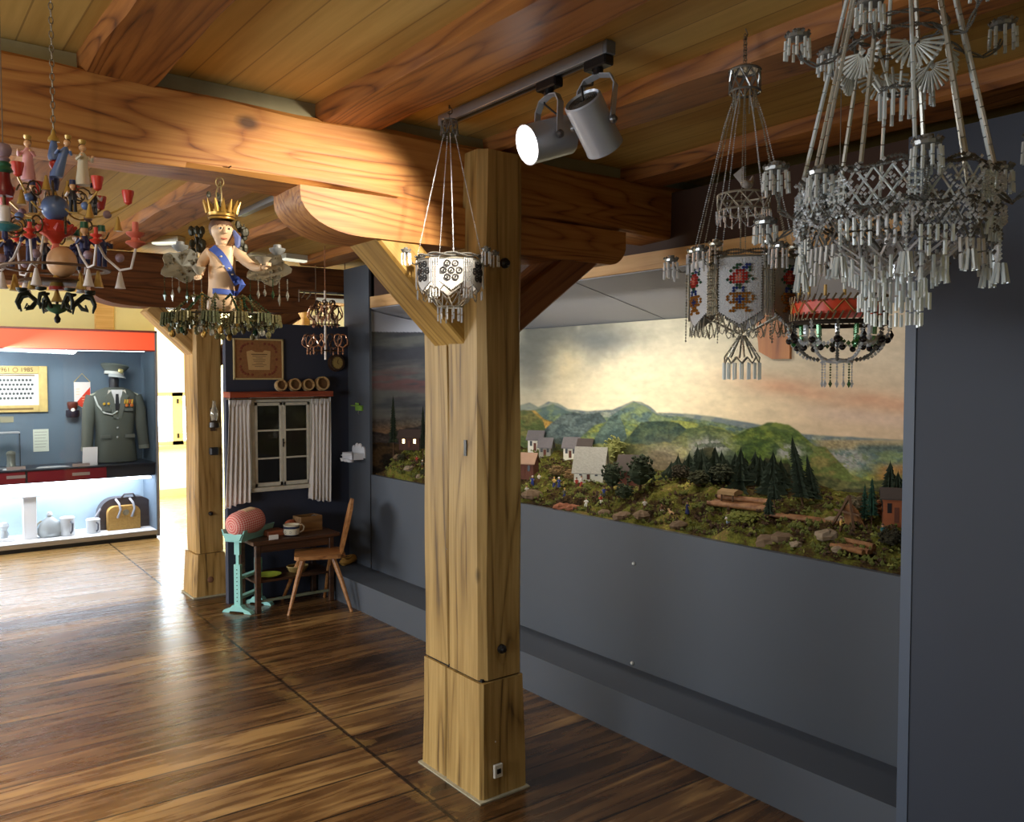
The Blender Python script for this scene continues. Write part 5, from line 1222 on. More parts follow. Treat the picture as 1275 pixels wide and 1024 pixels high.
kp('side_lining', (KX1-0.026, KY0+0.01, 0.082), (KX1-0.0222, KY1-0.02, KH-0.03), KB)
kp('back_panel', (KX0, KY1-0.02, 0.082), (KX1-0.022, KY1, KH-0.01), KB)
kp('header_band', (KX0, KY0, 1.865), (KX1-0.022, KY0+0.02, KH-0.02), KRED)
kp('top_board', (KX0, KY0-0.004, KH-0.02), (KX1, KY1, KH), plain('case_top_dark', (96,36,26), 0.5))
kp('header_edge', (KX0, KY0-0.004, 1.852), (KX1-0.022, KY0+0.02, 1.865), plain('edge_dark_red', (96,26,22), 0.5))
zs0 = 0.745
kp('shelf', (KX0, KY0+0.01, zs0), (KX1-0.022, KY1-0.02, zs0+0.012), plain('shelf_dark', (58,62,74), 0.3))
kp('drawer_housing', (KX0, KY0+0.04, 0.63), (KX1-0.022, KY1-0.02, zs0), plain('housing_dark', (52,54,64), 0.6))
dxs = [(-0.55,-0.02),(0.0,0.53),(0.55,1.12),(1.14,1.80)]
for a, c in dxs:
    d_ = kp('drawer_front', (a, KY0+0.022, 0.64), (c, KY0+0.04, zs0-0.004), KDR)
    m0 = (a+c)/2
for px, py in ((20,583),(101,579),(20,594),(101,590)):
    q = at(px, py, Y=KY0+0.02); kp('drawer_label', (q.x-0.075, KY0+0.018, q.z-0.016), (q.x+0.075, KY0+0.0215, q.z+0.012), plain('label_grey', (190,176,176), 0.5, var=0))
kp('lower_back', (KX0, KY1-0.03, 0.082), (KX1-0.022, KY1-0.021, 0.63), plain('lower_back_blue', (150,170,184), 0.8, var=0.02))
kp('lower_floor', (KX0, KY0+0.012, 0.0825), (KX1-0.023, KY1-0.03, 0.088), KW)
kp('glass_front', (KX0, KY0+0.003, 0.085), (KX1-0.023, KY0+0.007, 1.85), glass_pane('clear_glass'))
kp('light_tube', (KX0+0.05, KY0+0.06, 1.85), (KX1-0.1, KY0+0.10, 1.87), emissive('tube_light', (214,236,240), 6))
kp('light_panel', (KX0+0.05, KY0+0.06, 0.600), (KX1-0.06, KY1-0.06, 0.618), emissive('panel_light', (240,244,255), 10))
BYK = KY1-0.021
# framed group photograph of small portraits
a = at(0, 457, Y=BYK-0.03); c = at(60, 513, Y=BYK-0.03); x0, x1, z1, z0 = 0.72, c.x, a.z+0.01, c.z
pf = thing('framed_portrait_board', 'wide gilt frame with rows of tiny portraits in the display case, at the left edge', 'picture', ((x0+x1)/2, BYK-0.01, z0))
YF_ = plain('gilt_pale', (196,172,108), 0.5, var=0.2, scale=20)
b = MB(); f = 0.075
b.bbox((x0,BYK-0.03,z0),(x0+f,BYK,z1),0.004).bbox((x1-f,BYK-0.03,z0),(x1,BYK,z1),0.004).bbox((x0+f,BYK-0.03,z1-f),(x1-f,BYK,z1),0.004).bbox((x0+f,BYK-0.03,z0),(x1-f,BYK,z0+f*0.9),0.004); b.build('frame', YF_, pf, world=True)
shp = MB().box((x0+f-0.004,BYK-0.015,z0+f-0.01),(x1-f+0.004,BYK-0.002,z1-f+0.004)).build('sheet', plain('photo_grey', (206,208,206), 0.6, var=0.05), pf, world=True)
b = MB(); GRYD = plain('portrait_dark', (66,72,76), 0.6, var=0)
for r in range(5):
    for k in range(15):
        x = x0+f+0.015+k*0.031+(r%2)*0.015; z = z1-f-0.06-r*0.043
        if x < x1-f-0.01 and z > z0+f+0.01: b.lathe([(0.0125,0),(0.0105,0.0015),(0,0.0015)], (x, BYK-0.0152, z), 8, (0,-1,0))
b.build('portrait', GRYD, shp, world=True)
b = MB(); b.box((x0+f+0.03,BYK-0.0165,z1-f-0.022),(x1-f-0.03,BYK-0.015,z1-f-0.010)); b.box((x0+f+0.05,BYK-0.032,z0+0.024),(x1-f-0.05,BYK-0.0302,z0+0.042))
xm = at(19,462,Y=BYK-0.03).x; b.lathe([(0.024,0),(0.024,0.002),(0.017,0.002),(0.017,0)], (xm, BYK-0.0302, z1-0.038), 14, (0,-1,0)); b.build('caption_strip', plain('gilt_dark', (120,96,54), 0.5, var=0), pf, world=True)
for sx in (-1, 1):
    text_mesh('date_numerals', '1961' if sx < 0 else '1985', 0.055, INK, pf, Vector((xm+sx*0.095, BYK-0.031, z1-0.038))-pf.location, (PI/2, 0, 0))
# pennant
a = at(92, 476, Y=BYK-0.006); c = at(113, 508, Y=BYK-0.006); x0, x1, z1, z0 = a.x, c.x, a.z, c.z
pn = thing('pennant', 'white and red pointed pennant hanging on a gold cord left of the uniform', 'pennant', ((x0+x1)/2, BYK-0.004, z0))
xm = (x0+x1)/2; zt = z0+0.045
MB().prism([(x0,zt),(xm,z0),(x1,zt),(x1,z1),(x0,z1)], BYK-0.006, BYK-0.002, 'Y').build('cloth', plain('pennant_white', (234,226,222), 0.8, var=0.02), pn, world=True)
MB().prism([(x0+0.01,zt),(xm,z0+0.004),(x1-0.003,zt),(x1-0.003,z1-0.05)], BYK-0.0075, BYK-0.0061, 'Y').build('red_field', plain('pennant_red', (214,62,40), 0.8, var=0.05), pn, world=True)
b = MB()
for k in range(6): z = zt+0.01+k*0.026; w2 = 0.03; xx = xm+0.02-0.006*k if k < 3 else x0+0.035; b.box((xx-w2*0.6,BYK-0.0085,z),(xx+w2*0.5,BYK-0.0076 if k<3 else BYK-0.0061,z+0.006))
b.build('lettering', plain('pennant_text', (236,200,160), 0.8, var=0), pn, world=True)
MB().tube([(x0,BYK-0.004,z1),(xm,BYK-0.004,z1+0.085),(x1,BYK-0.004,z1)], 0.003, 5).build('cord', plain('gold_cord', (196,170,90), 0.5), pn, world=True)
# wall bracket figure (dark)
q = at(90, 508, Y=BYK-0.05); t = thing('bust_on_bracket', 'small dark bracket with a red and white ornament below the pennant', 'ornament', (q.x, BYK-0.03, q.z-0.09))
MB().lathe([(0.05,0),(0.062,0.02),(0.06,0.07),(0.03,0.075),(0,0.075)], (q.x,BYK-0.065,q.z-0.095), 16).build('bracket', plain('deep_blue_black', (24,24,44), 0.4), t, True, True)
MB().lathe([(0.03,0),(0.042,0.02),(0.05,0.06),(0.048,0.075),(0.04,0.08)], (q.x,BYK-0.065,q.z-0.02), 16).build('cup_ornament', plain('dark_red_brown', (90,36,26), 0.4), t, True, True)
MB().ball((q.x-0.005,BYK-0.118,q.z-0.02), 0.02, 8, 6, (1,0.5,1)).build('white_mark', plain('white_mark', (232,232,232), 0.5, var=0), t, world=True)
# caption cards
def card(px0, py0, px1, py1, label, lines=6, m=None):
    a = at(px0, py0, Y=BYK-0.003); c = at(px1, py1, Y=BYK-0.003)
    t = thing('caption_card', label, 'label card', ((a.x+c.x)/2, BYK-0.002, c.z)); MB().box((a.x,BYK-0.004,c.z),(c.x,BYK-0.001,a.z)).build('sheet', m or plain('caption_cream', (206,214,200), 0.7, var=0.02), t, world=True)
    b = MB()
    for k in range(lines):
        z = a.z-(a.z-c.z)*(0.12+0.8*k/max(1,lines)); b.box((a.x+0.012,BYK-0.0048,z-0.004),(c.x-0.012-(k%3)*0.008,BYK-0.0041,z))
    if lines: b.build('text_line', plain('caption_text', (128,134,126), 0.7, var=0), t, world=True)
card(41, 535, 61, 562, 'pale caption sheet on the back of the display case under the portrait board')
card(0, 519, 17, 526, 'small beige caption strip below the portrait board', 1, plain('caption_tan', (150,146,120), 0.7))
# uniform on a bust
UX = at(143, 520, Y=8.98).x; UY = 8.99; uz = zs0+0.012; GG = plain('uniform_grey_green', (92,98,92), 0.85, var=0.06, scale=60)
u = thing('dress_uniform', 'grey-green military dress jacket on a black bust in the display case', 'uniform', (UX, UY, uz))
zt = at(143, 484, Y=UY).z-uz; zb_ = 0.012
MB().lathe([(0.085,0),(0.085,0.006),(0.012,0.012),(0.012,0.05)], n=20).build('stand', BLK, u, True)
pr = [(0.0,0.0,0.20,0.125),(0.05,0,0.198,0.125),(0.30,0,0.172,0.115),(0.48,0,0.185,0.12),(0.62,0,0.205,0.12),(0.72,0,0.205,0.105),(0.765,0,0.16,0.085),(0.80,0,0.08,0.06)]
def torso(sc=1.0, cut=None, n=28):
    vs = []; fs = []; m = len(pr)
    for f, _, w, d in pr:
        for k in range(n):
            a = 2*PI*k/n; vs.append((w*sc*math.copysign(abs(math.cos(a))**0.8, math.cos(a)), d*sc*math.copysign(abs(math.sin(a))**0.85, math.sin(a)), zb_+(zt)*f/0.80))
    for i in range(m-1):
        for k in range(n): fs.append((i*n+k, i*n+(k+1)%n, (i+1)*n+(k+1)%n, (i+1)*n+k))
    fs.append(tuple(range(n-1,-1,-1))); fs.append(tuple((m-1)*n+k for k in range(n))); return MB().add(vs, fs)
jk = torso().build('jacket', GG, u, True, auto=60)
for s in (-1, 1):
    MB().tube([(s*0.195,0,zt*0.90),(s*0.232,-0.005,zt*0.72),(s*0.25,-0.02,zt*0.42),(s*0.262,-0.045,zt*0.18)], [0.062,0.060,0.054,0.050], 14).build('sleeve', GG, jk, True)
    MB().tube([(s*0.2615,-0.042,zt*0.225),(s*0.263,-0.047,zt*0.175)], [0.053,0.053], 14).build('cuff', plain('cuff_trim', (128,134,126), 0.8), jk)
    MB().obox((s*0.09,-0.015,zt*0.985), (s*0.215,-0.01,zt*0.915), 0.05, 0.012).build('epaulette', plain('epaulette_silver', (196,200,180), 0.5), jk)
    MB().prism([(s*0.035,zt*0.60),(s*0.075,zt*0.82),(s*0.105,zt*0.90),(s*0.055,zt*0.97),(s*0.03,zt*0.86),(s*0.008,zt*0.60)], -0.131, -0.117, 'Y').build('lapel', plain('lapel_grey', (104,110,104), 0.85), jk)
    MB().prism([(s*0.06,zt*0.90),(s*0.088,zt*0.91),(s*0.075,zt*0.985),(s*0.052,zt*0.98)], -0.124, -0.108, 'Y').build('collar_patch', plain('collar_patch', (226,222,214), 0.7, var=0), jk)
    MB().box((s*0.11-0.045,-0.135,zt*0.34),(s*0.11+0.045,-0.118,zt*0.385)).build('pocket_flap', plain('lapel_grey', (104,110,104)), jk)
    MB().box((s*0.10-0.04,-0.136,zt*0.70),(s*0.10+0.04,-0.118,zt*0.735)).build('pocket_flap', plain('lapel_grey', (104,110,104)), jk)
MB().prism([(-0.052,zt*0.985),(0.052,zt*0.985),(0.03,zt*0.80),(0,zt*0.70),(-0.03,zt*0.80)], -0.118, -0.095, 'Y').build('shirt', plain('shirt_white', (234,236,240), 0.8, var=0), u)
MB().prism([(-0.012,zt*0.93),(0.012,zt*0.93),(0.018,zt*0.74),(0,zt*0.68),(-0.018,zt*0.74)], -0.128, -0.119, 'Y').build('tie', plain('tie_black', (34,36,44), 0.6), u)
for k in range(3): MB().lathe([(0.011,0),(0.011,0.004),(0.006,0.009),(0,0.010)], (0,-0.125,zt*(0.60-0.125*k)), 10, (0,-1,0)).build('button', plain('silver_button', (220,222,220), 0.2, 0.7, var=0), jk)
for k, cc_ in enumerate(((220,176,60),(226,190,80),(216,120,50),(230,180,70))):
    MB().obox((0.065+k*0.022,-0.136,zt*0.80), (0.070+k*0.022,-0.136,zt*0.855), 0.015, 0.004, (0,1,0)).build('medal', plain('medal_%d' % k, cc_, 0.4, var=0), jk)
for k in range(2): MB().lathe([(0.017,0),(0.012,0.005),(0,0.006)], (0.085+k*0.045,-0.134,zt*0.775), 10, (0,-1,0)).build('medal', plain('medal_2', (216,120,50)), jk); MB().lathe([(0.014,0),(0.010,0.005),(0,0.006)], (-0.12+k*0.04,-0.134,zt*0.80), 10, (0,-1,0)).build('medal', plain('medal_0', (220,176,60)), jk)
MB().tube([(-0.19,-0.06,zt*0.90),(-0.17,-0.10,zt*0.78),(-0.12,-0.135,zt*0.68),(-0.05,-0.14,zt*0.655),(0.0,-0.135,zt*0.70)], 0.008, 8).build('aiguillette', plain('silver_cord', (206,212,208), 0.5), u, True)
MB().lathe([(0.055,zt*0.97),(0.045,zt*1.04),(0.048,zt*1.12),(0.04,zt*1.16),(0,zt*1.17)], (0,0.0,0.0), 18).build('neck', plain('bust_black', (30,32,40), 0.5), u, True)
# peaked cap on top
cz_ = at(143, 466, Y=UY).z
cp = thing('peaked_cap', 'grey-green peaked officer cap with badge above the uniform', 'cap', (UX+0.0, UY, uz+zt*1.165+0.012), math.radians(20)); cp.rotation_euler = (0, math.radians(8), math.radians(20))
MB().lathe([(0.085,0),(0.086,0.035),(0.118,0.075),(0.130,0.095),(0.112,0.108),(0,0.112)], n=28, sy=1.05).build('crown', GG, cp, True)
MB().lathe([(0.0865,0.004),(0.088,0.004),(0.089,0.032),(0.0875,0.032)], n=28, sy=1.05).build('band', plain('cap_band', (206,208,204), 0.6), cp, True)
b = MB(); vs = [(0.09*math.sin(a), -0.0945*math.cos(a), 0.006) for a in np.linspace(-1.1, 1.1, 12)]+[(0.10*math.sin(a), -0.10*math.cos(a)-0.05*math.cos(a*1.3), -0.022) for a in np.linspace(-1.1, 1.1, 12)]
vs += [(v[0], v[1], v[2]-0.005) for v in vs]; fs = [(i,i+1,i+13,i+12) for i in range(11)]+[(i+24,i+36,i+37,i+25) for i in range(11)]+[(i+12,i+13,i+37,i+36) for i in range(11)]; b.add(vs, fs); b.build('peak', plain('peak_grey', (176,182,184), 0.2), cp, True)
MB().lathe([(0.028,0),(0.02,0.006),(0,0.008)], (0,-0.108,0.045), 12, (0,-1,0.2)).build('badge', plain('badge_gold', (220,206,140), 0.3, 0.5), cp)
# slant card, papers and glass boxes on the shelf
sz = zs0+0.012
q = at(112, 569, Z=sz)
t = MB().add([(-0.07,-0.02,0),(0.06,-0.02,0),(0.075,0.03,0.17),(-0.055,0.03,0.17),(-0.07,-0.015,0),(0.06,-0.015,0),(0.075,0.035,0.17),(-0.055,0.035,0.17)], [(0,1,2,3),(7,6,5,4),(0,4,5,1),(1,5,6,2),(2,6,7,3),(3,7,4,0)]); t.shift((at(112,569,Y=8.84).x, 8.84, sz)); tag(t.build('white_booklet', plain('booklet_white', (238,238,242), 0.6, var=0)), 'white booklet leaning in front of the uniform sleeve', 'booklet')
for i, (x, y, w, lab) in enumerate(((1.02,8.83,0.07,'white paper sheet lying on the case shelf, left of two'),(1.36,8.86,0.14,'white open papers lying on the case shelf below the caption sheet'))):
    tag(MB().prism([(x-w,y-0.05),(x+w,y-0.06),(x+w*0.8,y+0.05),(x-w*0.7,y+0.06)], sz, sz+0.004, 'Z').build('paper_sheet', plain('paper_white', (226,230,234), 0.7, var=0)), lab, 'paper')
a = at(25, 538, Y=8.90); gb = thing('glass_box', 'small glass box holding a lantern at the left edge of the case shelf', 'glass box', (a.x-0.10, 8.96, sz))
hb_ = a.z-sz; w2 = 0.10
b = MB().box((-w2,-0.06,0.002),(w2,0.06,0.006)); b.box((-w2,-0.06,hb_-0.012),(w2,0.06,hb_)); b.build('lid_and_base', plain('pale_metal', (206,212,220), 0.3, 0.3), gb)
b = MB(); b.box((-w2,-0.06,0.006),(w2,-0.057,hb_-0.012)); b.box((w2-0.003,-0.057,0.006),(w2,0.06,hb_-0.012)); b.box((-w2,-0.057,0.006),(-w2+0.003,0.06,hb_-0.012)); b.build('glass_wall', glass_pane('clear_glass'), gb)
t = thing('lantern', 'grey miner lantern inside the glass box on the case shelf', 'lantern', (a.x-0.07, 8.965, sz+0.006)); b = MB().lathe([(0.04,0),(0.042,0.02),(0.036,0.03),(0.036,0.12),(0.042,0.13),(0.03,0.15),(0,0.16)], n=14); b.build('lantern_body', plain('lantern_grey', (150,154,148), 0.4, 0.3, var=0.3, scale=40), t, True)
# lower compartment
lz = 0.088
a = at(38, 676, Z=lz); px_ = at(37, 650, Y=8.95)
ls = thing('white_tee_stand', 'white T-shaped display stand in the lit lower compartment', 'stand', (px_.x, 8.95, lz))
MB().bbox((-0.055,-0.04,0),(0.055,0.04,0.40),0.004).build('column', KW, ls); MB().bbox((-0.19,-0.09,0.40),(0.20,0.10,0.425),0.004).build('tray_top', KW, ls)
ENAM = plain('enamel_grey', (176,184,186), 0.25, var=0.08); TIN = plain('tin_white', (210,214,216), 0.25, var=0.05, scale=15)
q = at(62, 658, Y=8.95); t = thing('enamel_flask', 'bulbous grey flask with a stopper, left of the two tin mugs in the lower compartment', 'flask', (q.x, 8.95, lz))
MB().lathe([(0.08,0),(0.10,0.02),(0.105,0.08),(0.08,0.14),(0.035,0.18),(0.022,0.19),(0.022,0.20)], n=20, sy=0.7).build('flask_body', ENAM, t, True); MB().lathe([(0.022,0.20),(0.026,0.21),(0.016,0.235),(0,0.24)], n=12).build('stopper', TIN, t, True); MB().tube([(-0.10,0,0.03),(-0.125,0,0.07),(-0.10,0,0.13),(-0.07,0,0.16)], 0.008, 6).build('strap', plain('strap_tan', (190,180,150), 0.7), t)
for px, lab, r, h in ((84,'taller white lidded tin mug beside the grey flask',0.065,0.17),(116,'shorter white tin mug left of the wicker satchel',0.065,0.13)):
    q = at(px, 660, Y=8.93); t = thing('tin_mug', lab, 'mug', (q.x, 8.93, lz), 0, 'tin mugs in the lower compartment')
    MB().lathe([(r*0.95,0),(r,0.01),(r*0.96,h-0.02),(r,h-0.01),(r*1.02,h),(r*0.8,h+0.01),(0,h+0.012)], n=20).build('mug_body', TIN, t, True)
    MB().tube([(r*0.3,-r*0.95,h*0.8),(r*0.45,-r*1.35,h*0.72),(r*0.42,-r*1.35,h*0.3),(r*0.3,-r*0.95,h*0.15)], 0.008, 8).build('handle', plain('handle_dark', (70,76,90), 0.4), t, True)
q = at(5, 660, Y=8.95); t = thing('tin_vessel', 'small tin vessel on a white block at the left end of the lower compartment', 'vessel', (q.x, 8.95, lz)); MB().bbox((-0.06,-0.06,0),(0.08,0.06,0.03),0.003).build('white_block', KW, t); MB().lathe([(0.03,0.03),(0.04,0.06),(0.025,0.10),(0.045,0.14),(0.03,0.17),(0,0.18)], n=14).build('vessel_body', ENAM, t, True)
q = at(156, 645, Y=8.95); t = thing('wicker_satchel', 'large satchel with a light brown wicker front and dark leather straps in the lower compartment', 'bag', (q.x+0.03, 9.0, lz))
LEA = plain('leather_dark', (58,52,54), 0.4, var=0.2, scale=20); WIC = plain('wicker_tan', (172,132,66), 0.8, var=0.35, scale=70, bump=0.5)
def rr(w, h, r): 
    o = [(-w,0),(w,0)]
    for k in range(7): a = k*PI/12; o.append((w-r+r*math.cos(a), h-r+r*math.sin(a)))
    for k in range(7): a = PI/2+k*PI/12; o.append((-w+r+r*math.cos(a), h-r+r*math.sin(a)))
    return o
MB().prism(rr(0.26,0.31,0.16), 0.0, 0.14, 'Y').build('leather_body', LEA, t); MB().prism(rr(0.15,0.235,0.07), -0.08, -0.001, 'Y').shift((-0.045,0,0)).build('wicker_pocket', WIC, t)
for s, x in ((1,-0.11),(2,0.02)): MB().tube([(x,-0.02,0.30),(x+0.02,-0.07,0.26),(x+0.03,-0.088,0.20),(x+0.0,-0.088,0.12)], 0.012, 6).build('strap', plain('strap_grey', (150,150,156), 0.4), t, True)
MB().tube([(-0.06,-0.0,0.30),(-0.03,-0.03,0.345),(0.05,-0.03,0.345),(0.08,0.0,0.30)], 0.010, 6).build('carry_handle', LEA, t, True)
MB().lathe([(0.03,0),(0.028,0.01),(0,0.012)], (-0.03,-0.08,0.17), 12, (0,-1,0)).build('buckle', plain('buckle', (170,166,150), 0.3, 0.7), t)
MB().tube([(-0.27,-0.03,0.06),(-0.30,-0.05,0.15),(-0.25,-0.03,0.22)], 0.010, 6).build('side_loop', plain('strap_grey', (150,150,156)), t, True)
# ------------------------------------------------------------------ hanging chandeliers
GLS = crystal('glass_bead_clear', (232,236,240), 0.2, 0.12); GLD = crystal('glass_bead_dark', (124,124,120), 0.05, 0.15); GLT = crystal('glass_tube_pale', (228,238,240), 0.1, 0.15)
SILV = plain('silver_thread', (176,172,158), 0.3, 0.6, var=0.2, scale=90); WIRE = plain('hanging_wire', (120,112,100), 0.4, 0.6, var=0)
PEARL = plain('bead_cloth_white', (214,212,206), 0.45, var=0.15, scale=260)
def cyl(r, a, z): return (r*math.cos(a), r*math.sin(a), z)
def lattice(b, r, z0, z1, n, th, turns=1, r1=None, a0=0, a1=2*PI, rows=1):
    """diamond net of tubular beads on a drum"""
    r1 = r if r1 is None else r1; dz = (z1-z0)/rows; da = (a1-a0)/n
    for k in range(n):
        for j in range(rows):
            ra, rb = r+(r1-r)*j/rows, r+(r1-r)*(j+1)/rows
            for s in (0.5, -0.5):
                A = a0+da*(k+0.5*(j % 2)); b.tube([cyl(ra, A, z0+dz*j), cyl(rb, A+s*da, z0+dz*(j+1))], th, 4)
def fringe(b, r, z, n, ln, th, seg=0.018, a0=0, a1=2*PI, jit=0.2, flare=0.0):
    """row of hanging bugle beads"""
    for k in range(n):
        a = a0+(a1-a0)*(k+0.5)/n; l = ln*(1-jit*rnd.random()); b.bugle(cyl(r, a, z), cyl(r*(1+flare), a, z-l), th, seg)
def loops(b, r, z, n, drop, th, a0=0, a1=2*PI):
    """swags of beads round a drum"""
    for k in range(n):
        A, B = a0+(a1-a0)*k/n, a0+(a1-a0)*(k+1)/n
        b.beads([cyl(r*1.02, A+(B-A)*t/6, z-drop*math.sin(PI*t/6)) for t in range(7)], th)
def rope(b, pts, r, n=2):
    """twisted cord of beads"""
    pts = [Vector(p) for p in pts]; L = 0; prev = pts[0]
    for i in range(len(pts)-1):
        a, c = pts[i], pts[i+1]; d = (c-a); m = max(1, round(d.length/(r*0.62)))
        for k in range(m):
            t = k/m; q = a+d*t; ph = (L+d.length*t)/(r*2.2)
            u = d.cross(Vector((0,0,1))); u = u.normalized() if u.length > 1e-5 else Vector((1,0,0)); v = d.cross(u).normalized()
            for s in range(n): o = (u*math.cos(ph+s*PI)+v*math.sin(ph+s*PI))*r*0.55; b.gem(q+o, r*0.62, r*0.5)
        L += d.length
def candle_cup(parent, p, m_top=None, m_drop=None, r=0.022, ln=0.035, n=9, name='candle_cup'):
    b = MB(); p = Vector(p); b.lathe([(0.003,-0.006),(r*0.4,-0.004),(r,0.0),(r*1.05,0.006),(r*0.55,0.004),(r*0.5,0.016),(r*0.42,0.016),(0,0.006)], p, 12)
    for k in range(n): a = 2*PI*k/n; b.gem(p+Vector(cyl(r, a, 0.008)), 0.005)
    o = b.build(name, m_top or GLD, parent)
    b = MB()
    for k in range(n): a = 2*PI*(k+0.3)/n; b.bugle(p+Vector(cyl(r*1.02, a, -0.002)), p+Vector(cyl(r*1.1, a, -ln*rnd.uniform(0.8, 1.0))), 0.0030, ln*0.5)
    b.build('drop_fringe', m_drop or GLT, o); return o
def arm(parent, pts, r=0.004, m=None, name='candle_arm'):
    b = MB(); rope(b, pts, r, 2); return b.build(name, m or GLD, parent)
def curve(p0, p1, sag, n=10, out=0):
    p0, p1 = Vector(p0), Vector(p1); return [p0.lerp(p1, t/n)+Vector((0,0,-sag*math.sin(PI*t/n))) for t in range(n+1)]
def hang(t, z, m=WIRE, r=0.0015, off=(0,0), name='hanging_wire', z0=0.0):
    """wire and ceiling hook from the thing up to the ceiling"""
    h = ZC-t.location.z
    b = MB().tube([(off[0],off[1],z0 or z), (off[0],off[1],h-0.02)], r, 6); b.tube([(off[0]+0.012*math.cos(a), off[1]+0, h-0.018+0.012*math.sin(a)) for a in np.linspace(-2.2, 1.4, 9)], 0.002, 6); b.tube([(off[0],off[1],h-0.012),(off[0],off[1],h)], 0.0025, 6)
    return b.build(name, m, t)
CAMV = lambda p: math.atan2(-p.y, -p.x)   # direction from a hanging thing back to the viewer's side of the room

# ---- C: small white chandelier by the post
c = at(560, 330, w=2.86); zr = at(560, 322, w=2.86).z-0.0
zT, zB = at(560, 152, w=2.86).z, at(560, 405, w=2.86).z
wc = thing('bead_chandelier', 'small silver bead chandelier with a white star panel, hanging in front of the post', 'chandelier', (c.x, c.y, zr), 0, None)
hang(wc, zT-zr); R = 0.108; fa = CAMV(c)
b = MB(); b.lathe([(0.028,zT-zr-0.004),(0.03,zT-zr),(0,zT-zr+0.003)], n=16); lattice(b, 0.028, zT-zr-0.05, zT-zr, 8, 0.002, rows=1); loops(b, 0.03, zT-zr-0.02, 6, 0.03, 0.003); b.build('top_crown', GLD, wc)
for k, a in enumerate((fa+0.35*0+1.55, fa-1.5, fa+0.12, fa+PI+0.35)):
    MB().beads([cyl(0.02, a, zT-zr-0.05), cyl(R, a, 0.01)], 0.0030).build('suspension_strand', GLS, wc)
b = MB(); ring = [cyl(R+0.004, a, 0.0) for a in np.linspace(0, 2*PI, 41)]; rope(b, ring, 0.009, 2); b.build('twisted_ring', GLD, wc)
b = MB(); b.tube([cyl(R, a, -0.012) for a in np.linspace(0, 2*PI, 40)[:-1]], 0.003, 5, closed=True); b.build('wire_hoop', SILV, wc)
def panel(parent, r, ac, half, z1, zs, zp, m, name='bead_panel', bow=0.5):
    """shield-shaped panel of woven beads curving round the drum"""
    vs = []; fs = []; n = 8
    def low(u): return zs+(zp-zs)*(1-abs(u))
    for lay in (0, 0.004):
        for i in range(n+1):
            u = -1+2*i/n; a = ac+half*u
            for z in (z1, (z1+low(u))/2, low(u)): vs.append(cyl(r+lay, a, z))
    N_ = (n+1)*3
    for i in range(n):
        for j in range(2):
            k = i*3+j; fs += [(k, k+1, k+4, k+3), (k+N_, k+3+N_, k+4+N_, k+1+N_)]
        k = i*3; fs += [(k, k+3, k+3+N_, k+N_), (k+2, k+2+N_, k+5+N_, k+5)]
    fs += [(0, N_, 1+N_, 1), (1, 1+N_, 2+N_, 2)]; k = n*3; fs += [(k, k+1, k+1+N_, k+N_), (k+1, k+2, k+2+N_, k+1+N_)]
    o = MB().add(vs, fs).build(name, m, parent)
    b = MB(); pts = [cyl(r+0.003, ac-half, z1)]+[cyl(r+0.003, ac+half*u, low(u)) for u in np.linspace(-1, 1, 9)]+[cyl(r+0.003, ac+half, z1)]
    b.beads(pts, 0.0035, 0.95); b.build('bead_edging', GLD, o); return o
def on(r, ac, s, z): return cyl(r, ac+s/r, z)
nP = 6
for k in range(nP):
    ac = fa+0.05+k*2*PI/nP; o = panel(wc, R-0.004, ac, 0.42, -0.012, -0.085, -0.118, PEARL)
    b = MB()
    for dx, dz in [(0,0)]+[(0.026*math.cos(q*PI/3), 0.026*math.sin(q*PI/3)) for q in range(6)]:
        b.tube([on(R+0.0015, ac, dx+0.0095*math.cos(q*PI/5), -0.052+dz+0.0095*math.sin(q*PI/5)) for q in range(10)], 0.0030, 5, closed=True)
        b.ball(on(R+0.0015, ac, dx, -0.052+dz), 0.0034, 6, 4)
    b.build('star_motif', plain('motif_charcoal', (48,46,46), 0.5, var=0), o)
for k in range(nP):
    ac = fa+0.05+(k+0.5)*2*PI/nP
    b = MB(); fringe(b, R+0.006, -0.01, 5, 0.10, 0.0026, 0.016, ac-0.17, ac+0.17); fringe(b, R+0.002, -0.11, 4, 0.035, 0.0025, 0.03, ac-0.2, ac+0.2); b.build('bugle_fringe', GLS, wc)
b = MB(); lattice(b, 0.085, -0.12, -0.10, 12, 0.0022, r1=R-0.01); loops(b, 0.09, -0.115, 10, 0.03, 0.0030); b.build('net_skirt', SILV, wc)
b = MB(); lattice(b, 0.042, -0.165, -0.12, 9, 0.0022, r1=0.08); b.tube([cyl(0.042, a, -0.165) for a in np.linspace(0, 2*PI, 20)[:-1]], 0.003, 5, closed=True); o = b.build('lower_basket', SILV, wc)
b = MB(); fringe(b, 0.042, -0.165, 12, 0.055, 0.0028, 0.028); b.build('drop_fringe', GLS, o)
for a in (fa+1.5, fa-1.25, fa-2.4, fa+2.6, fa+0.9): 
    e = cyl(R+0.045, a, 0.012); arm(wc, curve(cyl(R, a, -0.02), e, 0.02), 0.0035); candle_cup(wc, e, GLD, GLS, 0.014, 0.045, 7)

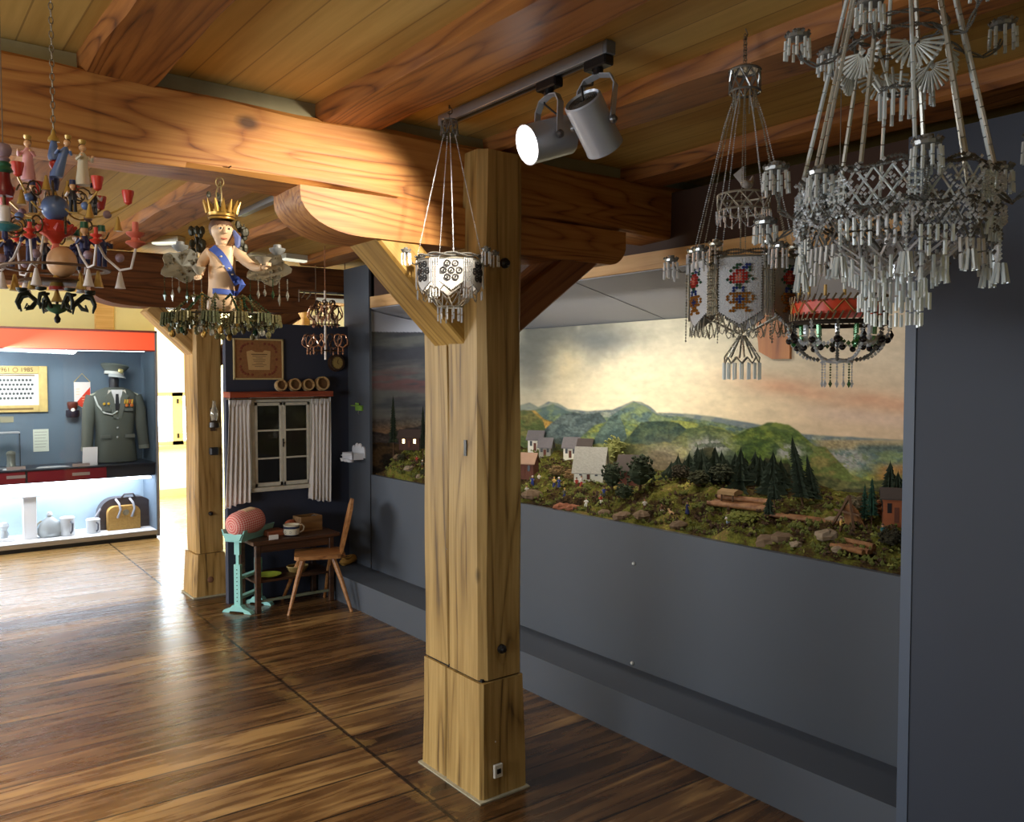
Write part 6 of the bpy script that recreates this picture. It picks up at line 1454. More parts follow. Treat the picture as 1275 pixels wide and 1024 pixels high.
# ---- D: flower-panel chandelier
wD = 2.24; c = at(925, 330, w=wD); zr = at(925, 322, w=wD).z; zTop = at(925, 92, w=wD).z
fc = thing('bead_chandelier', 'tall grey bead chandelier with white panels of red roses in gold pots', 'chandelier', (c.x, c.y, zr)); h = zTop-zr; fa = CAMV(c)-0.05; R = 0.135
b = MB(); hz = ZC-zr
for k in range(10): 
    z = h+0.02+(hz-0.02-h-0.02)*k/10; b.tube([(0.006*math.cos(a)*(k%2), 0.006*math.cos(a)*((k+1)%2), z+0.006+0.008*math.sin(a)) for a in np.linspace(0, 2*PI, 9)[:-1]], 0.0012, 4, closed=True)
b.tube([(0.0,0,hz-0.03),(0.010,0,hz-0.012),(0,0,hz)], 0.002, 6); b.tube([(0,0,h),(0,0,hz-0.02)], 0.0008, 5); b.build('hanging_chain', WIRE, fc)
b = MB(); b.lathe([(0.036,h),(0.040,h+0.003),(0.02,h+0.014),(0,h+0.018)], n=16); lattice(b, 0.040, h-0.055, h, 9, 0.0022, rows=2); 
for z in (h-0.055, h): b.tube([cyl(0.040, a, z) for a in np.linspace(0, 2*PI, 24)[:-1]], 0.0035, 5, closed=True)
b.build('top_crown', GLD, fc)
b = MB(); fringe(b, 0.03, h-0.055, 14, 0.05, 0.0022, 0.014); b.build('crown_fringe', SILV, fc)
zM = at(925, 250, w=wD).z-zr
for k in range(12):
    a = fa+k*2*PI/12; b = MB(); b.beads([cyl(0.026, a, h-0.06), cyl(0.052, a, (h+zM)/2+0.03), cyl(R-0.003, a, 0.01)], 0.0028, 1.05); b.build('suspension_strand', GLS if k % 2 else SILV, fc)
b = MB(); lattice(b, 0.066, zM-0.03, zM+0.012, 12, 0.0022, rows=2, r1=0.07)
for z in (zM-0.03, zM+0.012): b.tube([cyl(0.068, a, z) for a in np.linspace(0, 2*PI, 30)[:-1]], 0.003, 5, closed=True)
o = b.build('middle_drum', SILV, fc); b = MB(); fringe(b, 0.068, zM-0.03, 20, 0.035, 0.0022, 0.017); loops(b, 0.07, zM-0.03, 8, 0.03, 0.0025); b.build('drum_fringe', GLS, o)
b = MB(); b.ball((0.0,-0.01,zM+0.04), 0.014, 10, 7, (1.6,0.9,0.8)); b.tube([(0.016,-0.01,zM+0.045),(0.026,-0.01,zM+0.065)], [0.009,0.003], 6); b.add([(-0.01,-0.008,zM+0.045),(-0.04,-0.03,zM+0.075),(-0.045,0.0,zM+0.06),(-0.008,0.004,zM+0.042),(-0.009,-0.006,zM+0.049),(-0.039,-0.028,zM+0.078)], [(0,1,2,3),(0,4,5,1),(4,3,2,5)]); b.build('glass_bird', plain('bird_white', (196,190,186), 0.4, var=0.1), fc, True)
b = MB(); rope(b, [cyl(R+0.003, a, 0.0) for a in np.linspace(0, 2*PI, 49)], 0.0085, 2); b.build('twisted_ring', plain('ring_pewter', (120,116,106), 0.3, 0.5), fc)
MB().tube([cyl(R-0.004, a, -0.012) for a in np.linspace(0, 2*PI, 40)[:-1]], 0.004, 5, closed=True).build('wire_hoop', SILV, fc)
CR = {'r': plain('bead_red', (176,52,44), 0.3, var=0), 'p': plain('bead_pink', (222,140,120), 0.3, var=0), 'g': plain('bead_leaf', (52,92,70), 0.3, var=0), 'y': plain('bead_gold', (170,112,40), 0.3, 0.2, var=0), 'b': plain('bead_blue', (50,66,130), 0.3, var=0)}
MOT = ["...gg.bb.", "..gg.bbg.", ".g.rrr.g.", "..rrprr..", ".rrpprrg.", "grrpprr.g", ".grrrrg..", "...gg....", "..bbgb...", "..b..b...", ".yyyyyyy.", "y.yybyy.y", "y.ybbby.y", ".yyybyyy.", "...yyy...", "..yyyyy..", ".yy...yy."]
PEARL2 = plain('bead_cloth_pale', (196,198,200), 0.4, var=0.16, scale=320, bump=0.5)
for k in range(6):
    ac = fa+k*2*PI/6; hw = 0.40; z1, zs, zp = -0.014, -0.150, -0.185
    o = panel(fc, R-0.002, ac, hw, z1, zs, zp, PEARL2)
    for ck, cm in CR.items():
        b = MB()
        for r_, row in enumerate(MOT):
            for q, chh in enumerate(row):
                if chh == ck: b.gem(on(R+0.0035, ac, (q-4)*0.0078, -0.034-r_*0.0072), 0.0056, 0.0046)
        b.build('flower_motif', cm, o)
    b = MB(); lattice(b, R, -0.205, -0.16, 5, 0.0018, a0=ac-hw, a1=ac+hw, r1=R); loops(b, R, -0.185, 5, 0.022, 0.0026, ac-hw, ac+hw); b.build('net_edging', SILV, o)
    ac2 = ac+PI/6
    b = MB(); fringe(b, R+0.006, -0.008, 5, 0.16, 0.0024, 0.02, ac2-0.10, ac2+0.10, 0.1); b.beads([cyl(R+0.012, ac2, -0.01), cyl(R+0.014, ac2, -0.225)], 0.004); b.build('bead_tassel', SILV, fc)
    cups = cyl(R+0.055, ac2, 0.0)
    if k in (0, 2, 3, 4, 5): arm(fc, curve(cyl(R, ac2, -0.02), cups, 0.02), 0.004); candle_cup(fc, cups, GLD, GLS, 0.018, 0.055, 8)
    e2 = cyl(R-0.005, ac2+0.02, 0.02); candle_cup(fc, e2, SILV, GLS, 0.016, 0.06, 7)
b = MB(); zc0 = -0.205
for k in range(8): a = 2*PI*k/8; b.bugle(cyl(0.006, a, zc0), cyl(0.046, a, zc0-0.06), 0.0026, 0.02)
lattice(b, 0.046, zc0-0.075, zc0-0.058, 10, 0.002); o = b.build('umbrella_finial', SILV, fc)
b = MB(); fringe(b, 0.048, zc0-0.07, 16, 0.052, 0.003, 0.05, jit=0.05); b.build('drop_fringe', GLT, o)
b = MB()
for k in range(6): a = fa+k*2*PI/6; b.bugle(cyl(R*0.9, a, -0.15), cyl(0.01, a, zc0+0.004), 0.002, 0.02)
b.build('inner_strand', SILV, fc)
# upper side cups at mid height
for px, py in ((942,262),(975,240)): pass

# ---- E: big silver chandelier at the right
wE = 1.5; c = at(1115, 250, w=wE); zr = at(1115, 232, w=wE).z
be = thing('bead_chandelier', 'largest silver bead chandelier at the upper right with star rosettes and many glass drops', 'chandelier', (c.x, c.y, zr)); fa = CAMV(c); R = 0.158
zA = ZC-zr-0.03
hang(be, zA-0.03)
b = MB(); b.lathe([(0.045,zA-0.03),(0.05,zA-0.015),(0.01,zA)], n=16); b.build('top_crown', GLD, be)
for k in range(12):
    a = fa+0.18+k*2*PI/12; b = MB(); b.bugle(cyl(0.045, a, zA-0.02), cyl(R, a, 0.012), 0.0042 if k % 2 else 0.0034, 0.034, 0.06, 6); b.build('suspension_strand', crystal('strand_glass', (188,184,170), 0.08, 0.25) if k % 3 else GLT, be)
# upper tier: small hoop, arms, rosettes
zU = at(1115, 55, w=wE).z-zr
b = MB(); rope(b, [cyl(0.075, a, zU) for a in np.linspace(0, 2*PI, 30)], 0.0055, 2); rope(b, [cyl(0.078, a, zU+0.022) for a in np.linspace(0, 2*PI, 30)], 0.0045, 2); b.build('upper_hoop', GLD, be)
WBU = plain('white_bugle', (200,204,198), 0.25, var=0.1, scale=120)
for k in range(6):
    a = fa+0.3+k*2*PI/6; o_ = Vector(cyl(0.078, a, zU-0.03)); rd = Vector(cyl(1, a, 0)); tn = Vector((-rd.y, rd.x, 0)); b = MB()
    for q in range(15):
        t = PI*1.02*q/14+PI*0.99; u = tn*math.cos(t)+Vector((0,0,1))*math.sin(t); b.tube([o_+u*0.010+rd*0.002, o_+u*0.046+rd*0.010], [0.0014, 0.0030], 6)
    b.gem(o_+rd*0.006, 0.007); b.build('fan_rosette', WBU, be)
for k in range(6):
    a = fa-0.25+k*2*PI/6; up_ = [-0.01, 0.03, 0.0, -0.05, 0.02, 0.0][k]; e = cyl(0.172, a, zU-0.005+up_); arm(be, [cyl(0.078, a, zU), cyl(0.11, a, zU-0.025), cyl(0.14, a, zU-0.035), cyl(0.165, a, zU-0.022+up_), e], 0.0048, GLD); candle_cup(be, (e[0], e[1], e[2]+0.02), GLD, GLT, 0.020, 0.042, 9)
b = MB(); cup0 = Vector(cyl(0.045, fa, zU-0.11)); 
for k in range(10): a = 2*PI*k/10; b.bugle(cyl(0.070, a, zU-0.02), cyl(0.028, a, zU-0.085), 0.0026, 0.03)
b.build('inner_cone', WBU, be)
b = MB(); rope(b, [cyl(0.028, a, zU-0.085) for a in np.linspace(0, 2*PI, 16)], 0.006, 2); o = b.build('inner_ring', GLD, be); b = MB(); fringe(b, 0.029, zU-0.088, 12, 0.055, 0.0034, 0.055, jit=0.15); b.build('drop_fringe', GLT, o)
# main drum
b = MB()
for z, rr_ in ((0.008, 0.008), (-0.055, 0.006)): b = MB(); rope(b, [cyl(R, a, z+0.006*math.sin(a*9)) for a in np.linspace(0, 2*PI, 61)], rr_, 2); b.build('twisted_ring', plain('ring_dark_silver', (120,118,112), 0.25, 0.5), be)
b = MB(); lattice(b, R, -0.060, 0.004, 34, 0.0021, rows=3); b.build('lattice_band', GLT, be)
b = MB()
for k in range(620): a = rnd.uniform(0, 2*PI); b.gem(cyl(R+rnd.uniform(-0.006, 0.012), a, -0.105+0.12*rnd.random()**0.8), rnd.uniform(0.0025, 0.0052))
loops(b, R+0.008, -0.012, 14, 0.03, 0.0035); loops(b, R+0.010, -0.05, 12, 0.035, 0.0038); b.build('bead_swag', GLS, be)
for k in range(8):
    a = fa+k*2*PI/8+0.2; b = MB(); q0 = Vector(cyl(R+0.006, a, -0.028)); rd = Vector(cyl(1,a,0)); tn = Vector((-rd.y, rd.x, 0))
    for s in (-1.5,-0.5,0.5,1.5):
        b.bugle(q0+tn*s*0.009+Vector((0,0,-0.022)), q0+tn*s*0.009+Vector((0,0,0.022)), 0.0022, 0.011); b.bugle(q0-tn*0.018+Vector((0,0,s*0.011)), q0+tn*0.018+Vector((0,0,s*0.011)), 0.0022, 0.011)
    b.build('grid_motif', GLT, be)
b = MB(); lattice(b, R*0.97, -0.12, -0.06, 24, 0.0022, rows=2, r1=R); b.build('net_skirt', GLD, be)
b = MB()
for k in range(500): a = rnd.uniform(0, 2*PI); b.gem(cyl(R+rnd.uniform(-0.008, 0.010), a, -0.13+0.11*rnd.random()), rnd.uniform(0.0025, 0.0048))
b.build('dark_bead_cluster', GLD, be)
for k in range(16):
    a = fa+k*2*PI/16; b = MB(); fringe(b, R+0.004, -0.075-0.02*(k % 3), 5, 0.055, 0.0032, 0.028, a-PI/16, a+PI/16, 0.5, 0.02*((k % 3)-1)); b.build('drop_fringe', GLT if k % 2 else GLS, be)
for k in range(10):
    a = fa+k*2*PI/10+0.1; b = MB(); l = rnd.uniform(0.10, 0.155); b.beads([cyl(R+0.006, a, -0.07), cyl(R+0.008, a, -l)], 0.0036)
    for q in range(6): t = q*PI/3; p0_ = Vector(cyl(R+0.008, a, -l)); b.bugle(p0_+Vector((0.006*math.cos(t),0.006*math.sin(t),0)), p0_+Vector((0.012*math.cos(t),0.012*math.sin(t),-0.038)), 0.0030, 0.038)
    b.build('drop_tassel', GLT, be)
# inner lower tier hanging below the drum
b = MB(); lattice(b, 0.045, -0.165, -0.10, 14, 0.0024, rows=2, r1=0.12); 
for k in range(120): a = rnd.uniform(0, 2*PI); t = rnd.random(); b.gem(cyl(0.045+0.07*t, a, -0.165+0.065*t), rnd.uniform(0.003,0.005))
b.build('lower_net', GLS, be)
for z, r_, l, n_ in ((-0.13,0.085,0.05,22),(-0.165,0.052,0.042,16),(-0.155,0.068,0.03,14),(-0.20,0.046,0.055,16),(-0.19,0.058,0.035,14)):
    b = MB(); fringe(b, r_, z, n_, l, 0.0032, 0.03, jit=0.2); b.build('lower_fringe', GLT, be)
for k, (a, r_, z) in enumerate(((fa+1.25,0.062,0.03),(fa+0.25,0.02,0.012),(fa-1.25,0.05,0.02),(fa-1.9,0.09,-0.05),(fa+2.1,0.04,0.02),(fa+2.9,0.05,0.0),(fa-2.6,0.05,0.02),(fa-0.75,0.012,-0.008))):
    e = cyl(R+r_, a, z); arm(be, [cyl(R, a, -0.03), cyl(R+r_*0.4, a, -0.055), cyl(R+r_*0.85, a, -0.05+z*0.5), e], 0.0055); candle_cup(be, (e[0],e[1],e[2]+0.012), GLD, GLT, 0.021, 0.045, 10)

# ---- F: red and green crown chandelier behind it
wF = 2.0; c = at(1043, 400, w=wF); zr = at(1043, 393, w=wF).z
gc = thing('bead_chandelier', 'small crown-shaped chandelier with red band, green glass and dark bead garlands', 'chandelier', (c.x, c.y, zr)); R = 0.103; fa = CAMV(c)
hg = ZC-zr
for k in range(4): MB().tube([cyl(R, fa+0.6+k*PI/2, 0.035), (0,0,0.25)], 0.0012, 5).build('suspension_wire', WIRE, gc)
MB().tube([(0,0,0.25),(0,0,hg)], 0.0012, 5).build('hanging_wire', WIRE, gc)
MB().lathe([(R-0.004,-0.0),(R,0.0),(R,0.032),(R-0.004,0.032)], n=40).build('red_band', plain('red_foil', (206,66,34), 0.35, var=0.2, scale=40), gc, True)
b = MB(); n_ = 14
for k in range(n_):
    a0_, a1_, a2_ = 2*PI*k/n_, 2*PI*(k+0.5)/n_, 2*PI*(k+1)/n_
    b.tube([cyl(R+0.003, a0_, 0.002), cyl(R+0.003, a1_, 0.030), cyl(R+0.003, a2_, 0.002)], 0.0017, 4)
b.build('zigzag_trim', plain('zigzag_gold', (208,176,110), 0.3, 0.5), gc)
for z0_, z1_ in ((0.028,0.044),(-0.016,0.004)):
    b = MB()
    for k in range(44): a = 2*PI*k/44; b.tube([cyl(R+0.004, a, z0_), cyl(R+0.006, a+0.09, z1_)], 0.0024, 5)
    b.build('slanted_bugle_row', plain('bugle_bronze', (120,104,84), 0.25, 0.5), gc)
MB().tube([cyl(R+0.006, a, -0.02) for a in np.linspace(0, 2*PI, 40)[:-1]], 0.006, 6, closed=True).build('dark_hoop', plain('hoop_dark', (36,30,26), 0.4), gc, True)
GG_ = crystal('green_glass', (40,120,50), 0.2, 0.1); BKG = crystal('black_glass', (22,22,28), 0.0, 0.08)
for k in range(12):
    a = fa+k*2*PI/12; q = rnd.random(); b = MB(); b.bugle(cyl(R*0.8, a, -0.02), cyl(R*0.78, a, -0.075), 0.0055, 0.028, 0.1, 6); b.build('green_drop', GG_ if k % 2 else GLS, gc)
for k in range(12):
    A, B = fa+k*2*PI/12, fa+(k+1)*2*PI/12; b = MB(); pts = [cyl(R+0.012-0.02*(t/8)**2, A+0.0*t, -0.02-0.075*math.sin(PI*0.5*t/8)) for t in range(9)]
    b.beads([cyl((R+0.010)*math.cos(PI*0.5*t/10*0.72), A, -0.02-0.085*math.sin(PI*0.5*t/10)) for t in range(11)], 0.0056, 0.8); b.gem(cyl(R+0.004, A, -0.055), 0.0095); b.gem(cyl(R-0.004, A+0.1, -0.068), 0.008); b.build('bead_rib', GLS if k % 2 else GLD, gc)
    b = MB(); b.ball(cyl(R+0.006, A, -0.060), 0.0085, 8, 6); b.ball(cyl(R-0.012, A+0.12, -0.078), 0.0075, 8, 6); b.build('dark_glass_ball', BKG, gc, True)
    b = MB(); b.beads([cyl(R*0.98, A+(B-A)*t/6, -0.052-0.018*math.sin(PI*t/6)) for t in range(7)], 0.0062, 0.8); b.build('garland', GG_ if k % 3 == 0 else GLS, gc)
b = MB(); rope(b, [cyl(0.034, a, -0.108) for a in np.linspace(0, 2*PI, 20)], 0.007, 2); b.build('lower_ring', GLS, gc)
for k in range(7): a = fa+k*2*PI/7; b = MB(); b.beads([cyl(0.034, a, -0.11), cyl(0.034, a, -0.155)], 0.0032); b.gem(cyl(0.034, a, -0.163), 0.0055, 0.010); b.build('pendant', GG_ if k % 3 == 1 else GLS, gc)
for k, a in enumerate((fa-1.0, fa+0.5, fa+1.5)): b = MB(); b.gem(cyl(R+0.015, a, -0.05), 0.006, 0.011); b.beads([cyl(R+0.012, a, -0.02), cyl(R+0.014, a, -0.045)], 0.0025); b.build('dark_drop', BKG, gc)
for k in range(5): a = fa-1.2+k*0.45; MB().tube([cyl(R*0.9, a, 0.04), cyl(R*0.9, a, 0.065)], 0.004, 6).build('small_candle', plain('candle_tan', (200,160,80), 0.5, var=0), gc)

# ---- G: small copper chandelier in the far corner
c = at(405, 400, Y=5.50); cg_ = thing('loop_chandelier', 'small copper and glass loop chandelier hanging in front of the navy partition', 'chandelier', (c.x, c.y, at(405, 415, Y=5.5).z)); zz = cg_.location.z
PYv = lambda py: at(405, py, Y=5.5).z-zz
COP = plain('copper_loop', (216,164,130), 0.22, 0.6, var=0.3, scale=30); BRZ = plain('bronze_dark', (70,48,36), 0.3, 0.5, var=0.3, scale=30)
b = MB(); b.tube([(0,0,PYv(368)),(0,0,ZC-zz)], 0.003, 6); b.beads([(0,0,PYv(360)),(0,0,ZC-zz-0.02)], 0.006, 1.6); b.build('hanging_chain', COP, cg_)
MB().tube([(0,0,PYv(448)),(0,0,PYv(362))], 0.008, 8).build('central_rod', plain('rod_pale', (226,208,190), 0.3), cg_, True)
def loopring(r, z, n, w, h, m, nm, th=0.005):
    for k in range(n):
        a = 2*PI*k/n+0.2*(nm == 'lower_loop'); rd = Vector(cyl(1, a, 0)); tn = Vector((-rd.y, rd.x, 0)); o_ = Vector(cyl(r, a, z)); b = MB()
        b.tube([o_+(rd*math.sin(t)*w)*(1+0.2*math.cos(3*t))+Vector((0,0,h*math.cos(t)))+tn*0.014*math.sin(2*t) for t in np.linspace(0, 2*PI, 13)[:-1]], th, 5, closed=True)
        b.tube([o_+Vector((0,0,-h)), o_+Vector((0,0,-h-0.03))], [0.004,0.007], 5); b.gem(o_+Vector((0,0,-h-0.04)), 0.008, 0.014); b.build(nm, m if k % 3 else BRZ, cg_)
loopring(0.085, PYv(390), 11, 0.035, 0.052, COP, 'upper_loop'); loopring(0.060, PYv(380), 6, 0.02, 0.03, BRZ, 'top_leaf'); loopring(0.125, PYv(425), 13, 0.035, 0.045, COP, 'lower_loop')
for z, r_ in ((PYv(405), 0.10), (PYv(437), 0.12)): MB().tube([cyl(r_, a, z) for a in np.linspace(0, 2*PI, 28)[:-1]], 0.005, 6, closed=True).build('ring', BRZ, cg_, True)
for k in range(6): MB().tube([(0,0,PYv(437)), cyl(0.12, k*PI/3, PYv(437))], 0.004, 5).build('spoke', BRZ, cg_)
for k in range(6): a = k*PI/3+0.4; MB().lathe([(0.010,0),(0.014,0.02),(0.012,0.05),(0.0,0.052)], cyl(0.08, a, PYv(402)), 8).build('candle', plain('candle_cream', (230,200,160), 0.5, var=0), cg_, True)
# chrome lamp rail behind it
q = at(410, 367, Y=5.9)
rl = thing('lamp_rail', 'chrome lamp rail with a white tube seen behind the copper chandelier', 'lamp rail', (q.x, 5.98, q.z-0.05)); CHRM = plain('chrome', (210,206,198), 0.15, 0.9, var=0)
a_, b_ = at(372, 365, Y=5.98), at(437, 365, Y=5.98)
zq = q.z
MB().tube([(a_.x, 5.98, zq+0.02),(b_.x, 5.98, zq+0.02)], 0.012, 8).build('rail', CHRM, rl, True, True)
MB().tube([(at(395,370,Y=5.98).x, 5.98, zq-0.035),(b_.x, 5.98, zq-0.035)], 0.016, 10).build('white_tube', plain('tube_white', (236,230,210), 0.3, emit=0.3), rl, True, True)
b = MB(); x0, x1 = a_.x, at(393,365,Y=5.98).x
for p_, q_ in (((x0,zq+0.03),(x1,zq+0.03)),((x1,zq+0.03),(x1,zq-0.07)),((x0,zq+0.03),(x0,zq-0.06)),((x0+0.02,zq-0.03),(x0+0.05,zq+0.01)),((x0+0.06,zq-0.04),(x0+0.10,zq+0.01))): b.tube([(p_[0],5.98,p_[1]),(q_[0],5.98,q_[1])], 0.005, 6)
b.build('wire_frame', CHRM, rl, world=True)
for x in (x1, b_.x-0.05): MB().tube([(x,5.98,zq+0.02),(x,5.98,2.449 if False else ZC)], 0.004, 6).build('drop_rod', CHRM, rl, world=True)

# ---- fluorescent strips and rear track beyond the girder
def strip(px0, py0, px1, py1, label):
    p_ = at(px0, py0, Z=ZC-0.04); q_ = at(px1, py1, Z=ZC-0.04); t = thing('batten_light', label, 'ceiling light', ((p_.x+q_.x)/2, (p_.y+q_.y)/2, ZC-0.05), 0, 'batten lights on the ceiling')
    d = Vector((q_.x-p_.x, q_.y-p_.y, 0)); h_ = d/2
    MB().obox(Vector((0,0,0.03))-h_, Vector((0,0,0.03))+h_, 0.09, 0.036).build('housing', plain('batten_white', (222,222,204), 0.5, var=0), t); MB().obox(Vector((0,0,0.006))-h_*0.97, Vector((0,0,0.006))+h_*0.97, 0.06, 0.012).build('diffuser', emissive('batten_diffuser', (240,240,214), 0.9), t)
strip(192, 303, 226, 302, 'white batten light on the ceiling behind the king figure, to its left')
strip(352, 322, 392, 327, 'white batten light on the ceiling between king figure and copper chandelier')
# ---- spotlights on their track
TX = 1.665; ztk = ZC-0.036
p_end = at(757, 68, Z=ztk)
TX = p_end.x; ty0 = p_end.y
tk = thing('lighting_track', 'grey ceiling track carrying two spotlights in front of the post', 'lighting track', (TX, (ty0+2.52)/2, ztk))
TRK = plain('track_grey', (150,152,156), 0.35, 0.5, var=0.03)
MB().bbox((TX-0.018, ty0, ztk), (TX+0.018, 2.53, ZC-0.0005), 0.002).build('channel', TRK, tk, world=True)
MB().box((TX-0.006, ty0+0.02, ztk-0.0015), (TX+0.006, 2.52, ztk+0.001)).build('slot', BLK, tk, world=True)
MB().bbox((TX-0.0185, ty0-0.012, ztk-0.001), (TX+0.0185, ty0+0.001, ZC-0.0005), 0.002).build('end_cap', plain('cap_grey', (120,124,130), 0.4), tk, world=True)
SPG = plain('spot_silver', (196,204,216), 0.35, 0.45, var=0.02); SPD = plain('spot_vent_dark', (70,64,56), 0.6, var=0.4, scale=60)
def spotlight(pa, pc, axis, lit, label, L=0.155, r=0.058):
    """pa: adapter on the track; pc: centre of the can; axis: unit vector towards the open end"""
    t = thing('track_spotlight', label, 'spotlight', pa); A = Vector(axis).normalized(); C_ = Vector(pc)-Vector(pa)
    side = A.cross(Vector((0,0,1))).normalized()
    MB().bbox((-0.018,-0.045,-0.028), (0.018,0.045,0.0), 0.004).build('track_adapter', BLK, t); MB().lathe([(0.014,-0.045),(0.014,-0.028),(0,-0.028)], n=12).build('swivel_neck', BLK, t, True)
    b = MB().lathe([(0,-L/2+0.008),(r*0.86,-L/2+0.008),(r*0.92,-L/2),(r,-L/2+0.004),(r,L/2),(r*0.96,L/2),(r*0.96,-L/2+0.02),(0,-L/2+0.02)], C_, 32, A); can = b.build('lamp_can', SPG, t, True)
    b = MB()
    for k in range(7):
        rr_ = r*(0.15+0.1*k); b.tube([C_-A*(L/2-0.006)+Vector((0,0,0))+(side*math.cos(a)+A.cross(side)*math.sin(a))*rr_ for a in np.linspace(0, 2*PI, 22)[:-1]], 0.0022, 5, closed=True)
    b.build('vent_grille', SPD, can)
    MB().lathe([(0,0),(r*0.94,0),(r*0.94,0.004),(0,0.006)], C_+A*(L/2-0.012), 28, A).build('lamp_glass', emissive('lamp_lit', (255,255,250), 22) if lit else plain('lamp_off', (60,60,64), 0.2), can, True)
    MB().lathe([(r*0.96,0),(r*1.02,0),(r*1.02,0.006),(r*0.96,0.006)], C_+A*(L/2-0.004), 28, A).build('rim', SPG, can, True)
    top = Vector((0,0,-0.045)); w = r+0.008; upv = (top-C_).normalized(); 
    pts = [C_-side*w, C_-side*w+upv*((top-C_).length*0.72), C_-side*w*0.7+upv*((top-C_).length*0.93), top, C_+side*w*0.7+upv*((top-C_).length*0.93), C_+side*w+upv*((top-C_).length*0.72), C_+side*w]
    b = MB()
    for p0_, p1_ in zip(pts, pts[1:]): b.obox(p0_, p1_+(p1_-p0_).normalized()*0.003, 0.020, 0.004, side if abs((p1_-p0_).normalized().dot(side)) < 0.8 else upv)
    b.build('yoke', SPG, t)
    for s in (-1, 1): MB().lathe([(0.012,0),(0.012,0.008),(0.006,0.014),(0,0.014)], C_+side*s*w, 12, side*s).build('pivot_knob', plain('knob_metal', (120,120,122), 0.3, 0.7), t, True)
    MB().tube([(0,0.02,-0.03), (0.01,0.035,-0.06), tuple((C_-A*(L/2+0.03))*0.8+Vector((0,0,-0.01))), tuple(C_-A*(L/2-0.012))], 0.0035, 6).build('cable', BLK, t, True); return t
def dirv(r_, u_, f_): return (RT*r_+UP*u_+FW*f_).normalized()
y1 = at(684, 108, X=TX).y; y2 = at(745, 83, X=TX).y
pa1 = Vector((TX, y1, ztk)); pa2 = Vector((TX, y2, ztk))
w1 = (pa1-CAM).dot(FW); w2_ = (pa2-CAM).dot(FW)
spotlight(pa1, at(682, 174, w=w1*0.985), dirv(-0.80, -0.34, -0.42), True, 'lit silver track spotlight aimed to the left, left of two', 0.145, 0.057)
spotlight(pa2, at(739, 154, w=w2_*0.985), dirv(0.46, -0.66, 0.56), False, 'silver track spotlight aimed down to the right, right of two', 0.150, 0.053)
SPOT_A = at(682, 174, w=w1*0.985)+dirv(-0.80,-0.34,-0.42)*0.09
SPOT_B = at(739, 154, w=w2_*0.985)+dirv(0.46,-0.66,0.56)*0.09
# rear track beyond the girder
pa_ = at(300, 270, Z=ZC-0.03); pb_ = at(352, 248, Z=ZC-0.03)
MBt = MB().obox((pa_.x, pa_.y, ZC-0.016), (pa_.x-0.02, 2.9, ZC-0.016), 0.034, 0.03); tag(MBt.build('lighting_track', TRK), 'grey ceiling track beyond the girder, right of the king figure', 'lighting track')

# ---- B: crowned king figure chandelier
wB = 2.70; kc_ = at(275, 330, w=wB); 
PYz = lambda py: at(275, py, w=wB).z
base_z = PYz(388); kg = thing('king_figure_chandelier', 'bare-chested crowned king doll with blue sash amid silver leaves and green glass garlands', 'chandelier', (kc_.x, kc_.y, base_z)); S = 190*wB/F/190.0  # metres per pixel
hd = CAMV(kc_)  # facing
fx = Vector((math.cos(hd+0.25), math.sin(hd+0.25), 0)); lx = Vector((-fx.y, fx.x, 0))   # forward and the figure's left
# image right of the picture is -lx... keep a helper in picture terms
ri = Vector((RT.x, RT.y, 0)).normalized(); fo = Vector((fx.x, fx.y, 0))
def K(px, py, f=0.0): return ri*((px-275)*S)+fo*f+Vector((0,0,PYz(py)-base_z))
SK2 = plain('doll_skin', (226,190,150), 0.45, var=0.06, scale=14)
def skinmesh(name, verts, edges, radii, m, parent, sub=2, root=0):
    me = bpy.data.meshes.new(name); me.from_pydata([tuple(v) for v in verts], edges, []); o = bpy.data.objects.new(name, me); COL.objects.link(o)
    md = o.modifiers.new('skin', 'SKIN'); md.use_smooth_shade = True
    for i, r in enumerate(radii):
        sv = me.skin_vertices[0].data[i]; sv.radius = (r, r) if not isinstance(r, tuple) else r; sv.use_root = (i == root)
    s = o.modifiers.new('sub', 'SUBSURF'); s.levels = sub; s.render_levels = sub
    dg = bpy.context.evaluated_depsgraph_get(); me2 = bpy.data.meshes.new_from_object(o.evaluated_get(dg)); bpy.data.objects.remove(o); me2.name = name
    me2.materials.clear(); me2.materials.append(m); me2.polygons.foreach_set('use_smooth', [True]*len(me2.polygons))
    r_ = bpy.data.objects.new(name, me2); COL.objects.link(r_)
    if parent: r_.parent = parent
    return r_
V = [K(275,372), K(275,355,0.004), K(276,335,0.006), K(277,318,0.004), K(277,307), K(277,300),   # pelvis, belly, chest, upper chest, neck, chin
     K(277,290,0.004), K(277,280,0.0),                                                        # face, brow/skull
     K(293,314), K(304,325,0.012), K(311,336,0.05), K(318,337,0.075),                            # arm to picture right
     K(261,314), K(250,328,0.010), K(247,338,0.035), K(243,345,0.055),                                # arm to picture left
     K(266,384), K(285,384), K(265,390,0.0), K(285,390,0.0)]
Ed = [(0,1),(1,2),(2,3),(3,4),(4,5),(5,6),(6,7),(3,8),(8,9),(9,10),(10,11),(3,12),(12,13),(13,14),(14,15),(0,16),(0,17),(16,18),(17,19)]
Ra = [0.044,0.043,0.046,0.040,0.018,0.024,0.040,0.037, 0.019,0.018,0.014,0.009, 0.019,0.018,0.014,0.009, 0.027,0.027,0.024,0.024]
body = skinmesh('body', V, Ed, Ra, SK2, kg, 2)
from mathutils.bvhtree import BVHTree
_bv = BVHTree.FromPolygons([v.co.copy() for v in body.data.vertices], [tuple(p.vertices) for p in body.data.polygons])
def OB(px, py, off=0.003):
    o0 = K(px, py, 0.3); h = _bv.ray_cast(o0, -fo)
    return (h[0]+fo*off) if h[0] is not None else K(px, py, 0.02)
